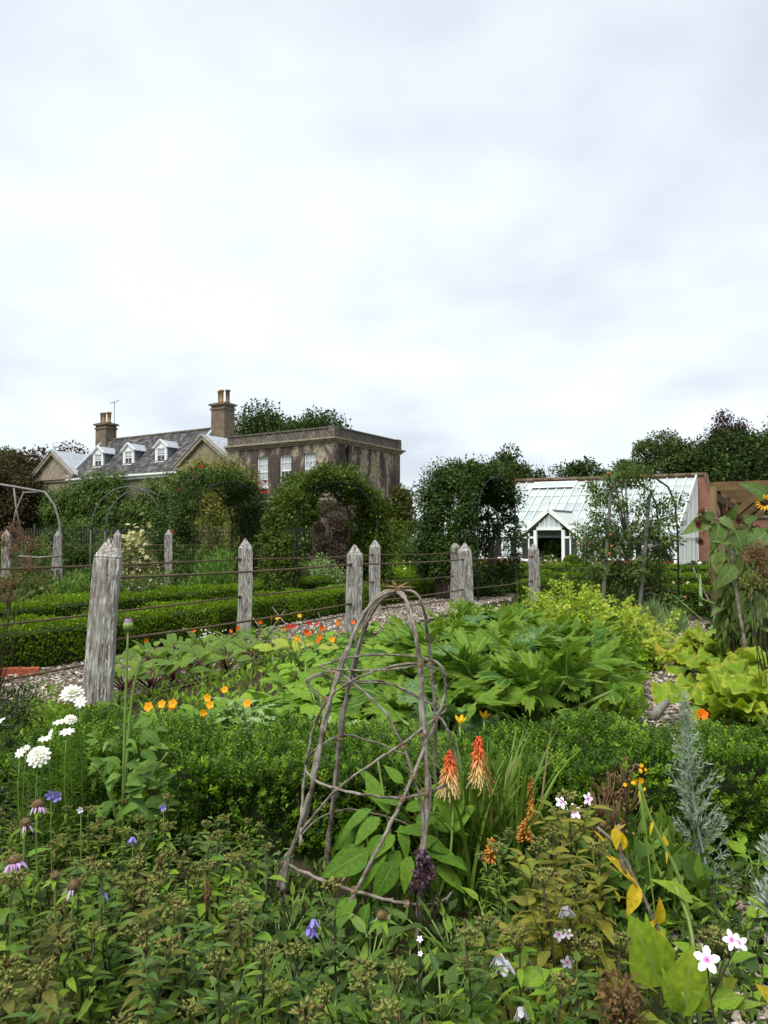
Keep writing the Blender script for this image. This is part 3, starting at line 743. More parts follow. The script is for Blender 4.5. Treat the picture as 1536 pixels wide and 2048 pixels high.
def chimney(t, y, w, d, z0, z1, zp, pots):
    x = -t; a = Acc()
    a.box((x - w / 2, y - d / 2, z0), (x + w / 2, y + d / 2, z1 - .55))
    a.box((x - w / 2 - .08, y - d / 2 - .08, z1 - .55), (x + w / 2 + .08, y + d / 2 + .08, z1 - .42))
    a.box((x - w / 2, y - d / 2, z1 - .42), (x + w / 2, y + d / 2, z1 - .2)); a.box((x - w / 2 - .16, y - d / 2 - .16, z1 - .2), (x + w / 2 + .16, y + d / 2 + .16, z1 - .06))
    a.box((x - w / 2 - .02, y - d / 2 - .02, z1 - .06), (x + w / 2 + .02, y + d / 2 + .02, z1))
    c = a.build('chimney', M['chimney'], house, smooth=False)
    for i, (px_, yo, m) in enumerate(pots):
        a = Acc(); h = zp - z1
        a.lathe([(.10, .02), (.20, 0), (.20, .12), (.165, .16), (.175, h - .16), (.215, h - .14), (.215, h - .02), (.15, h), (.13, h - .15)], 12, c=(x + px_, y + yo, z1))
        a.build('chimney_pot', M[m], c)
chimney(13.55, 3.5, 1.45, 1.15, 7.5, 12.6, 13.7, [(-.42, .1, 'pot_b'), (-.02, -.15, 'pot_y'), (.42, .1, 'pot_b')])
chimney(28.0, 3.5, 1.45, 1.15, 7.5, 12.2, 13.2, [(-.42, -.1, 'pot_b'), (-.08, -.18, 'pot_y'), (.28, .1, 'pot_y'), (.52, -.1, 'pot_y')])
a = Acc(); ax_ = -26.9
a.tube([(ax_, 3.5, 10.8), (ax_, 3.5, 14.1)], .028, 6); a.tube([(ax_ - .35, 3.3, 13.95), (ax_ + .4, 3.7, 14.2)], .018, 5)
for k in range(5): a.tube([(ax_ - .3 + .15 * k - .1, 3.33 + .08 * k + .2, 13.97 + .05 * k), (ax_ - .3 + .15 * k + .1, 3.33 + .08 * k - .2, 13.97 + .05 * k)], .01, 4)
a.build('aerial', M['iron'], house)
# creepers on the facade
Hm = Matrix.Translation((-3.37, 50, 0)) @ Matrix.Rotation(math.atan2(-.53, .848), 4, 'Z')
def creeper(label, t0, t1, ztop, mat, n, thick, size, hole=None):
    r = ob('creeper', None, None, Hm @ Vector((-(t0 + t1) / 2, -.3, 0))); r.rotation_euler = Hm.to_euler(); tag(r, label, 'creeper')
    a = Acc(); nc = 240; w = t1 - t0
    cx = R.uniform(-w / 2, w / 2, nc); cz = R.random(nc) ** .8
    cz = np.array([z * ztop((x + w / 2) / w) for x, z in zip(cx, cz)])
    cy = -np.abs(R.normal(0, thick, nc)) - .1
    k = R.integers(0, nc, n)
    Pp = np.stack([cx[k] + R.normal(0, .45, n), cy[k] + R.normal(0, .22, n), np.maximum(.05, cz[k] + R.normal(0, .32, n))], -1)
    D = np.stack([R.normal(0, .7, n), -np.abs(R.normal(0, .5, n)), R.normal(-.5, .5, n)], -1)
    U = np.stack([R.normal(0, .4, n), -np.ones(n), R.normal(.8, .4, n)], -1)
    a.leaves(DIA, Pp, D, U, R.uniform(size * .6, size * 1.3, n))
    a.build('foliage', M[mat], r)
    a = Acc()
    for i in range(14):
        x = R.uniform(-w / 2, w / 2); zt = ztop((x + w / 2) / w)
        P = [(x + .4 * math.sin(j * .9 + i), .1 - .05 * j / 6, zt * j / 7) for j in range(8)]
        a.tube(P, np.linspace(.06, .015, 8), 5)
    a.build('stem', M['twig'], r)
creeper('dense green creeper covering the wing wall under the dormer windows', 13.8, 32.0, lambda u: 6.6 - .4 * math.sin(u * 9), 'creeper', 26000, .5, .26)
creeper('pale yellow green climber over the pediment bay beside the stained block', 6.4, 14.6, lambda u: 5.9 + 2.1 * math.sin(u * PI * .9) , 'creeper_y', 13000, .35, .20)
# ------------------------------------------------------------------ lean-to glasshouse and its brick wall
GB = np.array([17.6, 42.2, 0]); GU = np.array([-.92, .39, 0]); GV = np.array([-.60, -.80, 0]); GZ = np.array([0, 0, 1.0])
def gp(u, v, z): return GU * u + GV * v + GZ * z
class GA(Acc):
    def bx(s, u0, u1, v0, v1, z0, z1, rnd=0.0): s.para(gp(u0, v0, z0), GU * (u1 - u0), GV * (v1 - v0), GZ * (z1 - z0), rnd=rnd)
    def bm(s, p, q, w, h, up=(0, 0, 1), rnd=0.0): s.beam(gp(*p), gp(*q), w, h, up=up, rnd=rnd)
bw = thing('brick_wall', 'tall old red brick garden wall behind the white glasshouse with a curved end', 'wall', GB)
a = Acc(); N = 24
prof = [(16, 5.13)] + [(-.45, 5.13)]
for i in range(1, 9):
    t = i / 8; prof.append((-.45 - .95 * t, 5.13 - 2.45 * math.sin(t * PI / 2) ** 1.0 + 0.0))
prof += [(-14, 2.62)]
for i in range(len(prof) - 1):
    (u0, z0), (u1, z1) = prof[i], prof[i + 1]
    for v, flip in ((-.05, 0), (-.50, 1)):
        V = [gp(u0, v, 0), gp(u1, v, 0), gp(u1, v, z1), gp(u0, v, z0)]
        UV = [(-u0, 0), (-u1, 0), (-u1, z1), (-u0, z0)]
        a.add(V, Q=[(0, 1, 2, 3)] if not flip else [(3, 2, 1, 0)], UV=UV)
a.build('brickwork', M['brick'], bw, smooth=False)
a = Acc()
for i in range(len(prof) - 1):
    (u0, z0), (u1, z1) = prof[i], prof[i + 1]
    for k, (e0, h0, h1) in enumerate(((.03, 0, .07), (.10, .07, .20))):
        V0 = gp(u0, -.05 + e0, z0 + h0); 
        a.para(V0, gp(u1, 0, z1) - gp(u0, 0, z0), GV * (-.45 - 2 * e0), GZ * (h1 - h0))
a.build('coping', M['coping'], bw, smooth=False)
gh = thing('glasshouse', 'long white lean-to glasshouse with gabled porch against the brick wall', 'glasshouse', GB)
LU, EV, ET, EZ = 13.6, 3.9, 5.04, 1.80            # length, run, top and eaves heights
nc, nr = 27, 7
nml = nrm(np.cross(GU, gp(0, EV, EZ) - gp(0, 0, ET))); nml = nml if nml[2] > 0 else -nml
PB = (5.9, 1.55)                                    # porch centre and half width
pane_me = None
a = GA(); du = LU / nc
for i in range(nc + 1):
    u = min(i * du, LU); p, q = (u, .02, ET + .02), (u, EV + .05, EZ)
    a.beam(gp(*p) + nml * .03, gp(*q) + nml * .03, .045, .05, up=nml)
a.build('glazing_bar', M['wpaint'], gh, smooth=False)
for i in range(nc):
    for r in range(nr):
        v0, v1 = EV * r / nr, EV * (r + 1) / nr
        zz = lambda v: ET + (EZ - ET) * v / EV
        if pane_me is None:
            a = Acc(); o0 = np.zeros(3); pu = GU * (du - .05); pv = gp(0, v1, zz(v1)) - gp(0, v0, zz(v0))
            a.para(-pu / 2 - pv / 2, pu, pv * 1.04, nml * .012); pane_me = a.mesh('roof_pane', M['rglass'], False)
        c = gp((i + .5) * du, (v0 + v1) / 2, zz((v0 + v1) / 2)) - nml * .004 + nml * .010 * (r % 2)
        ob('roof_pane', pane_me, gh, c)
a = GA()
for r in range(1, nr):
    v = EV * r / nr; z = ET + (EZ - ET) * v / EV
    a.beam(gp(.03, v, z) + nml * .014, gp(LU - .03, v, z) + nml * .014, .05, .008, up=nml)
M['lap'] = flat('glass_lap_line', (.30, .35, .35), 0.5, 0.3, 0.2)
a.build('pane_lap', M['lap'], gh, smooth=False)
for (i0, i1, nm) in ((5, 9, 'roof_vent'), (13, 18, 'roof_vent'), (21, 27, 'roof_vent')):
    a = GA(); v1 = EV / nr; z1 = ET + (EZ - ET) / nr
    lift = nml * .10
    a.para(gp(i0 * du + .03, 0.0, ET) + nml * .03, GU * ((i1 - i0) * du - .06), gp(0, v1, z1) - gp(0, 0, ET) + lift, nml * .035)
    f = a.build(nm, M['wpaint'], gh, smooth=False)
    a = GA(); a.para(gp(i0 * du + .12, 0.0, ET) + nml * .068 + (gp(0, v1, z1) - gp(0, 0, ET) + lift) * .12, GU * ((i1 - i0) * du - .24), (gp(0, v1, z1) - gp(0, 0, ET) + lift) * .70, nml * .006)
    a.build('pane', M['rglass'], f, smooth=False)
# right end: boarded and glazed gable
a = GA()
a.bm((-.04, .0, ET + .06), (-.04, EV + .12, EZ - .02), .07, .30)
a.build('barge_board', M['wpaint'], gh, smooth=False)
a = GA(); nb = 13
for i in range(nb + 1):
    v = EV * i / nb; z = ET + (EZ - ET) * v / EV
    a.bx(-.05 if i % 3 else -.08, .0, max(0, v - .035), v + .035, .36, z - .06)
a.bx(-.06, .0, .0, EV, .25, .37); a.bx(-.07, .001, 0, EV, 1.62, 1.72)
a.build('end_frame', M['wpaint'], gh, smooth=False)
M['endglass'] = flat('end_wall_glass', (.42, .47, .49), 0.3, 0.5, 0.15, 1.0)
for i in range(nb):
    v0, v1 = EV * i / nb + .04, EV * (i + 1) / nb - .04
    z0, z1 = ET + (EZ - ET) * v0 / EV - .06, ET + (EZ - ET) * v1 / EV - .06
    a = GA(); a.add([gp(-.02, v0, .38), gp(-.02, v1, .38), gp(-.02, v1, z1), gp(-.02, v0, z0)], Q=[(0, 1, 2, 3)])
    a.build('end_pane', M['endglass'], gh, smooth=False)
# front wall under the eaves
a = GA()
a.bx(0, LU, EV, EV + .10, EZ - .14, EZ - .02); a.bx(0, LU, EV + .101, EV + .2, EZ - .10, EZ - .03)
a.bx(0, LU, EV - .02, EV + .06, .45, .58)
k = 0
u = 0.0
while u <= LU + .01:
    if abs(u - PB[0]) > PB[1]:
        a.bx(u - .05, u + .05, EV - .01, EV + .07, .58, EZ - .14)
    u += .42
a.bx(-.08, .14, EV - .05, EV + .10, 0, EZ)
a.build('front_frame', M['wpaint'], gh, smooth=False)
for i in range(30):
    u0 = i * .42 + .06
    if u0 > LU - .4 or abs(u0 + .15 - PB[0]) < PB[1]: continue
    a = GA(); a.bx(u0, u0 + .30, EV + .01, EV + .02, .58, EZ - .14)
    a.build('front_pane', M['glass'] if i % 3 else M['endglass'], gh, smooth=False)
a = GA(); a.bx(.15, PB[0] - PB[1], EV - .06, EV + .05, 0, .449); a.bx(PB[0] + PB[1], LU, EV - .06, EV + .05, 0, .449)
a.build('plinth', M['redbrick'], gh, smooth=False)
a = GA(); a.bx(.2, LU, .02, .06, 0, 4.9); a.bx(.2, LU, .1, EV - .1, 0, .02)
a.build('interior', M['inside'], gh, smooth=False)
# porch
pu, ph = PB; PV0, PV1 = EV + .1, EV + 1.75
pe, pa = 1.72, 3.02
a = GA()
for s in (-1, 1):
    a.bx(pu + s * ph - .09, pu + s * ph + .09, PV1 - .16, PV1, 0, pe)
    a.bx(pu + s * .74 - .08, pu + s * .74 + .08, PV1 - .14, PV1 - .005, 0, 2.06)
    a.bm((pu + s * (ph + .28), PV1 + .05, pe - .12), (pu, PV1 + .05, pa + .14), .06, .24)
    a.bm((pu + s * (ph + .2), PV0, pe), (pu + s * (ph + .2), PV1, pe), .10, .12)
    for j in range(4): a.bx(pu + s * ph - .04, pu + s * ph + .04, PV0 + j * .42, PV0 + j * .42 + .07, .45, pe)
    a.bx(pu + s * (ph - .09) - .6 * (s > 0), pu + s * (ph - .09) + .6 * (s < 0), PV1 - .10, PV1 - .04, .40, .52)
    a.bx(pu + s * 1.1 - .035, pu + s * 1.1 + .035, PV1 - .10, PV1 - .04, .52, 1.9)
    a.bx(pu + s * ph - .05, pu + s * ph + .05, PV0, PV1 - .16, .3, .5)
a.bx(pu - .66, pu + .66, PV1 - .141, PV1 - .004, 2.06, 2.20); a.bx(pu - ph + .1, pu - .82, PV1 - .12, PV1 - .02, 1.62, 1.72); a.bx(pu + .82, pu + ph - .1, PV1 - .12, PV1 - .02, 1.62, 1.72)
for k in range(-2, 3): a.bx(pu + k * .26 - .02, pu + k * .26 + .02, PV1 - .10, PV1 - .05, 2.20, pa - .12 - abs(k) * .26 * .82)
a.bx(pu - .05, pu + .05, PV1 + .0, PV1 + .08, pa, pa + .62)
po = a.build('porch', M['wpaint'], gh, smooth=False)
a = GA()
for s in (-1, 1):
    a.para(gp(pu, PV1, pa + .06), gp(s * (ph + .3), 0, -(pa - pe) - .14), gp(0, -3.2, 0), GZ * .03)
a.build('porch_roof', M['rglass'], po, smooth=False)
a = GA(); a.bm((pu, PV1 - .1, pa + .12), (pu, PV0 - 1.4, pa + .12), .14, .08); a.build('porch_ridge', M['lead_d'], po, smooth=False)
for s in (-1, 1):
    a = GA(); x0 = min(pu + s * .82, pu + s * (ph - .09)); x1 = max(pu + s * .82, pu + s * (ph - .09))
    a.bx(x0, x1, PV1 - .085, PV1 - .075, .52, 1.62); a.build('porch_pane', M['glass'], po, smooth=False)
    a = GA(); a.bx(pu + s * ph - .012, pu + s * ph + .012, PV0, PV1 - .16, .5, pe - .05); a.build('porch_pane', M['endglass'] if s < 0 else M['glass'], po, smooth=False)
a = GA(); a.add([gp(pu - .72, PV1 - .09, 2.2), gp(pu + .72, PV1 - .09, 2.2), gp(pu, PV1 - .09, pa - .08)], T=[(0, 2, 1)]); a.build('gable_pane', M['endglass'], po, smooth=False)
a = GA(); a.bx(pu - ph, pu + ph, PV0 - 1.5, PV1 - .2, .001, .03); a.bx(pu - ph + .06, pu + ph - .06, PV0 - 1.2, PV0 - 1.1, 0, 2.6); a.build('porch_floor', M['inside'], po, smooth=False)
a = Acc(); a.box((-1.1, -.5, 0), (1.1, .5, .22)); st_ = a.build('porch_step', M['stone'], gh, smooth=False, loc=gp(pu, PV1 + .6, 0)); st_.rotation_euler = (0, 0, -.4)
# ------------------------------------------------------------------ trees
def tree(name, label, px, ytop, wpx, d, mat, n=9000, leaf=.34, nclump=60, base=.28, dense=1.0, sp=.0, group=None, bark='bark', trunk=None):
    H = HT(ytop, d); Wd = wpx / 1500 * d / 2
    n = int(n * 1.7); dense *= 1.18; t = thing(name, label, 'tree', G(px, d), 0, group)
    zc, rz = H * (1 + base) / 2, H * (1 - base) / 2
    cs = []
    while len(cs) < nclump:
        v = R.normal(size=3); v /= np.linalg.norm(v)
        rr = R.uniform(.35, 1.0) ** .6
        if v[2] < -.75: continue
        cs.append(v * rr * np.array([Wd * .86, Wd * .86, rz * .88]) * R.uniform(.85, 1.08))
    cs = np.array(cs) + (0, 0, zc)
    cr_ = R.uniform(.55, 1.15, nclump) * (Wd * rz * rz) ** (1 / 3) * .30 * dense
    k = R.integers(0, nclump, n)
    v = nrm(R.normal(size=(n, 3))); v[:, 2] *= .75
    P = cs[k] + v * (cr_[k] * (.45 + .6 * R.random(n)))[:, None]
    D = v * .6 + R.normal(0, .6, (n, 3)) - (0, 0, .2); U = v + (0, 0, .9) + R.normal(0, .45, (n, 3))
    a = Acc(); a.leaves(DIA, P, D, U, R.uniform(leaf * .6, leaf * 1.3, n), rnd=np.clip(R.random(nclump)[k] * .7 + R.random(n) * .3, 0, .995))
    a.build('crown', M[mat], t)
    a = Acc(); tr = trunk or H * .028
    top = np.array([R.normal(0, .3), R.normal(0, .3), zc + rz * .4])
    zs = np.linspace(0, 1, 8)
    a.tube([(top[0] * s + .15 * math.sin(s * 5), top[1] * s, top[2] * s) for s in zs], tr * (1.15 - .95 * zs), 8, rough=.06)
    for i in range(0, nclump, 2):
        s = min(.95, max(.25, (cs[i][2] * .55) / top[2])); p0 = np.array([top[0] * s, top[1] * s, top[2] * s])
        mid = (p0 + cs[i]) / 2 + R.normal(0, .25, 3) + (0, 0, .2)
        r0 = tr * .42 * (1.1 - s)
        a.tube([p0, mid, cs[i]], [r0 + .03, r0 * .6 + .02, .012], 5)
        for q in range(3):
            a.tube([cs[i] * .6 + p0 * .4, cs[i] + R.normal(0, 1, 3).clip(-1, 1) * cr_[i] * (.8 if bark == 'twig' else .3)], [.025, .008], 4)
    a.build('trunk', M[bark], t)
    return t
tree('broadleaf_tree', 'dark green broad tree rising behind the chimney and flat stained block', 578, 806, 300, 80, 'tree_dark', 30000, .34, 150)
tree('broadleaf_tree', 'brown leaved tree left of the small pediment', 60, 888, 190, 86, 'tree_brown', 11000, .36, 60, base=.08)
tree('broadleaf_tree', 'purple brown tree just behind the small pediment and left chimney', 150, 880, 120, 92, 'tree_purple', 8000, .36, 45, base=.1)
tree('broadleaf_tree', 'dark green tree at the left edge behind the brown tree', -10, 876, 130, 94, 'tree_dark', 8000, .38, 45, base=.1)
tree('small_tree', 'low rusty brown tree in front of the tall brown trees', 25, 930, 130, 66, 'tree_brown', 9000, .30, 40, base=.02)
tree('small_tree', 'small yellowing tree at the right corner of the stained block', 800, 962, 52, 44, 'tree_oliv', 3000, .24, 26, base=.2)
tree('broadleaf_tree', 'rounded mid green tree peeping over the left end of the glasshouse wall', 1020, 900, 96, 66, 'tree_mid', 8000, .30, 44, base=.2)
tree('broadleaf_tree', 'low dark tree above the middle of the glasshouse wall', 1178, 897, 120, 70, 'tree_dark', 9000, .32, 44, base=.1)
tree('broadleaf_tree', 'narrow dark tree between the low dark tree and the airy tree', 1250, 902, 66, 72, 'tree_dark', 6000, .32, 30, base=.1)
tree('broadleaf_tree', 'tall airy tree with sky showing through its branches', 1330, 838, 150, 62, 'tree_mid', 7500, .26, 58, base=.30, dense=.78)
tree('broadleaf_tree', 'reddish brown tree top above the dark green mass', 1455, 818, 130, 84, 'tree_purple', 7000, .32, 44, base=.3, dense=.8)
tree('broadleaf_tree', 'big dark tree with leaves down to the fruit cage', 1490, 850, 220, 58, 'tree_dark', 17000, .30, 90, base=.0)
tree('broadleaf_tree', 'olive green tree between the airy tree and the big dark tree', 1408, 858, 96, 66, 'tree_oliv', 8000, .28, 46, base=.1)
tree('broadleaf_tree', 'dark tree cut by the right edge above the fruit cage', 1560, 822, 140, 74, 'tree_dark', 10000, .32, 50, base=.1)
tree('scrub_tree', 'thin bare scrub behind the glasshouse wall', 1092, 912, 70, 64, 'tree_oliv', 260, .2, 34, base=.3, bark='twig', trunk=.10)
tree('scrub_tree', 'low green scrub behind the wall right of the rounded tree', 1092, 936, 110, 63, 'tree_dark', 5000, .26, 30, base=.0)
a = Acc(); n = 26000
xx = R.uniform(-140, 140, n)
P = np.stack([xx, 150 + R.normal(0, 4, n), R.random(n) ** .8 * (4.2 + 1.2 * np.sin(xx * .13) + .9 * np.sin(xx * .41))], -1)
a.leaves(DIA, P, R.normal(size=(n, 3)), R.normal(size=(n, 3)) + (0, -.6, .8), R.uniform(.6, 1.3, n))
tag(stuff(a.build('far_woodland', M['tree_dark'])), 'low far line of woodland on the horizon', 'woodland')

# ------------------------------------------------------------------ hedges
def hedge(label, p0, p1, w, h, dens, leaf, mat='box_far', sprig=0, group=None, bumpy=.035):
    p0, p1 = np.array([*p0, 0.0]), np.array([*p1, 0.0]); L = np.linalg.norm(p1 - p0); d = (p1 - p0) / L; nn = np.array([-d[1], d[0], 0])
    ang = math.atan2(d[1], d[0])
    t = thing('box_hedge', label, 'hedge', (p0 + p1) / 2, ang, group)
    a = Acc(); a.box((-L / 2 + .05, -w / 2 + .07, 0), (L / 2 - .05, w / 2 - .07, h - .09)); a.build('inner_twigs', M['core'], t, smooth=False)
    a = Acc()
    faces = [('top', L * w), ('f', L * h), ('b', L * h), ('e0', w * h), ('e1', w * h)]
    def bump(x, y, z): return bumpy * (np.sin(x * 5.1 + y * 3) + np.sin(x * 11.7 + z * 9 + 1) * .6 + np.sin(x * 2.3) * .8)
    for nm, ar in faces:
        n = int(ar * dens * (.6 if nm == 'b' else 1))
        u, v = R.random(n), R.random(n)
        dep = -np.abs(R.normal(0, .03, n)) + R.normal(0, .008, n)
        z0 = .03
        if nm == 'top': P = np.stack([(u - .5) * L, (v - .5) * w, h + dep], -1); N = np.array([0, 0, 1.])
        elif nm == 'f': P = np.stack([(u - .5) * L, -w / 2 - dep, z0 + v * (h - z0)], -1); N = np.array([0, -1., 0])
        elif nm == 'b': P = np.stack([(u - .5) * L, w / 2 + dep, z0 + v * (h - z0)], -1); N = np.array([0, 1., 0])
        elif nm == 'e0': P = np.stack([-L / 2 - dep, (u - .5) * w, z0 + v * (h - z0)], -1); N = np.array([-1., 0, 0])
        else: P = np.stack([L / 2 + dep, (u - .5) * w, z0 + v * (h - z0)], -1); N = np.array([1., 0, 0])
        P = P + N * bump(P[:, 0], P[:, 1], P[:, 2])[:, None]
        # round the top edges
        D = N * .8 + np.array([0, 0, .75]) + R.normal(0, .5, (n, 3))
        U = N * .7 + (0, 0, .5) + R.normal(0, .5, (n, 3))
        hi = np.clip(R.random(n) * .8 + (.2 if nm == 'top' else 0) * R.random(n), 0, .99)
        if sprig and nm in ('top', 'f', 'e0', 'e1'):
            m = int(n * sprig); 
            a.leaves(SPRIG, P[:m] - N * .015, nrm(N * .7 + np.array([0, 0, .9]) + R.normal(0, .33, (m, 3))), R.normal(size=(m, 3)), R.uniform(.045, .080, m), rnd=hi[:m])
            P, D, U, hi = P[m:], D[m:], U[m:], hi[m:]
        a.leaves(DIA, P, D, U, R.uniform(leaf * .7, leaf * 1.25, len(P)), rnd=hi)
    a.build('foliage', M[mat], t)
    return t
def fo(s, o): return tuple(pt(s, o)[:2])
HG = 'low clipped box hedges'
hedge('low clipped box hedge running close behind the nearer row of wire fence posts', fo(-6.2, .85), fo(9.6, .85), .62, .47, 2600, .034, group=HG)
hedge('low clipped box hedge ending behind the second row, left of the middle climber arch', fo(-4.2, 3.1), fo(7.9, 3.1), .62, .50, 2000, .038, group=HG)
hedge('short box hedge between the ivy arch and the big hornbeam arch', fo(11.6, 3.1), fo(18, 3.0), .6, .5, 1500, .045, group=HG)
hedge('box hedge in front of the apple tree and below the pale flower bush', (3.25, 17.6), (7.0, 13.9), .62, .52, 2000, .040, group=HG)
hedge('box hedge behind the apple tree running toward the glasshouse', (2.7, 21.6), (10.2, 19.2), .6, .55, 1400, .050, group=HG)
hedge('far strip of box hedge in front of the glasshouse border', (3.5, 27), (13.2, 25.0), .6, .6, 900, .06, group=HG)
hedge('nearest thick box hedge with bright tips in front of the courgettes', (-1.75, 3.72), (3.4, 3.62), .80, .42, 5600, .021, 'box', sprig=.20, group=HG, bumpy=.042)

# ------------------------------------------------------------------ wire fences with oak posts
def post_mesh(w, h, seed):
    rg = np.random.default_rng(seed); a = Acc(); n = 9; k = 28
    cap = w * .75; zs = np.concatenate([np.linspace(-.1, h - cap - .012, n), [h - cap - .006, h - cap + .004]])
    V = []
    ph = rg.random(6) * 6
    for i, z in enumerate(zs):
        for j in range(k):
            u = j / k * 4; s = int(u); f = u - s
            c = [(-.5, -.5), (.5, -.5), (.5, .5), (-.5, .5)]
            p = np.array(c[s]) * (1 - f) + np.array(c[(s + 1) % 4]) * f
            if f < .08 or f > .92: p = p * .965
            g = 1 - .018 * abs(math.sin(j * 2.1 + ph[0])) - .012 * rg.random() - (.035 if n <= i < n + 1 else 0)
            wd = w * (1.0 + .05 * (1 - max(z, 0) / h)) * (1 + .012 * math.sin(z * 5 + ph[1]))
            V.append((p[0] * wd * g + .010 * math.sin(z * 3 + ph[2]), p[1] * wd * g, z))
    r0 = len(zs)
    for (f, z) in ((1.0, h - cap + .006), (.55, h - cap * .45), (.11, h)):
        for j in range(k):
            q = V[(r0 - 1) * k + j]; V.append((q[0] * f, q[1] * f, z + rg.normal(0, .004)))
    m = r0 + 3; Q = [(i * k + j, i * k + (j + 1) % k, (i + 1) * k + (j + 1) % k, (i + 1) * k + j) for i in range(m - 1) for j in range(k)]
    T = [((m - 1) * k, (m - 1) * k + j, (m - 1) * k + j + 1) for j in range(1, k - 1)]
    a.add(V, Q=Q, T=T)
    return a.mesh('post', M['oak'], False)
def fence(label, posts, heights, rails, w=.21, rz=.35, extra0=None, extra1=None, rr=.013, lean=None, sag=.02):
    c = np.mean([p[:2] for p in posts], 0)
    t = thing('wire_fence', label, 'fence', (c[0], c[1], 0))
    for i, (p, h) in enumerate(zip(posts, heights)):
        o = ob('post', post_mesh(w if np.isscalar(w) else w[i], h, i + int(h * 100)), t, (p[0] - c[0], p[1] - c[1], 0))
        o.rotation_euler = ((0, 0) if not lean else lean[i]) + (rz,)
    ends = list(posts)
    if extra0 is not None: ends = [extra0] + ends
    if extra1 is not None: ends = ends + [extra1]
    for z in rails:
        for (p, q) in zip(ends[:-1], ends[1:]):
            a = Acc(); s = np.linspace(0, 1, 9)
            P = [(p[0] + (q[0] - p[0]) * k - c[0], p[1] + (q[1] - p[1]) * k - c[1], z - sag * 4 * k * (1 - k)) for k in s]
            a.tube(P, rr, 6)
            e = np.array(P[-1]); a.tube([e - nrm(e - np.array(P[-2])) * .13, e - nrm(e - np.array(P[-2])) * .09], rr * 2.1, 8)
            a.build('rail', M['rail'], t)
    return t
near = [(gx(197, 6.33), 6.33), (gx(709, 10.4), 10.4), (gx(931, 13.5), 13.5), (gx(1067, 16.5), 16.5)]
far = [(gx(490, 10.95), 10.95), (gx(750, 15.0), 15.0), (gx(911, 17.6), 17.6)]
fence('nearer iron rail fence with four weathered oak posts, the biggest at left', near, [1.44, 1.37, 1.39, 1.38], [1.10, .565, .03], w=[.215, .20, .205, .19], rz=.22, lean=[(.0, .07), (0, 0), (0, -.01), (0, 0)])
fence('second iron rail fence with three oak posts in front of the low box hedge', far, [1.455, 1.45, 1.43], [1.16, .62, .08], w=[.195, .195, .20], rz=.25, extra0=tuple(F0[:2] - FD[:2] * 6.5), extra1=tuple(F0[:2] + FD[:2] * 13), lean=[(0, 0.004), (0, 0), (0, 0)])
fence('far wire fence with lichen covered posts in front of the iron railing', [(gx(12, 18), 18), (gx(112, 18.6), 18.6), (gx(237, 19.5), 19.5), (gx(338, 18.6), 18.6)], [1.70, 1.70, 1.72, 1.72], [1.35, 1.22, .8], w=.19, rz=.3, rr=.010, extra1=(gx(470, 19), 19), lean=[(0, .01), (.0, .03), (0, -.01), (0, 0)])
# iron railing in front of the house
rl = thing('iron_railing', 'dark upright iron railing below the creeper on the house', 'railing', (-11, 38, 0))
a = Acc()
for i in range(150):
    x = -9.5 + i * .13; a.tube([(x, i * .02, 0), (x, i * .02, 2.15)], .014, 4)
stuff(a.build('bars', M['iron'], rl))
a = Acc()
for z in (.3, 1.95): a.tube([(-9.6, 0, z), (10.0, 3.0, z)], .022, 4)
a.build('cross_rail', M['iron'], rl)
for i in range(8):
    a = Acc(); x = -9.5 + i * 2.6; a.tube([(x, i * .4, 0), (x, i * .4, 2.35)], .035, 6); a.build('railing_post', M['iron'], rl)

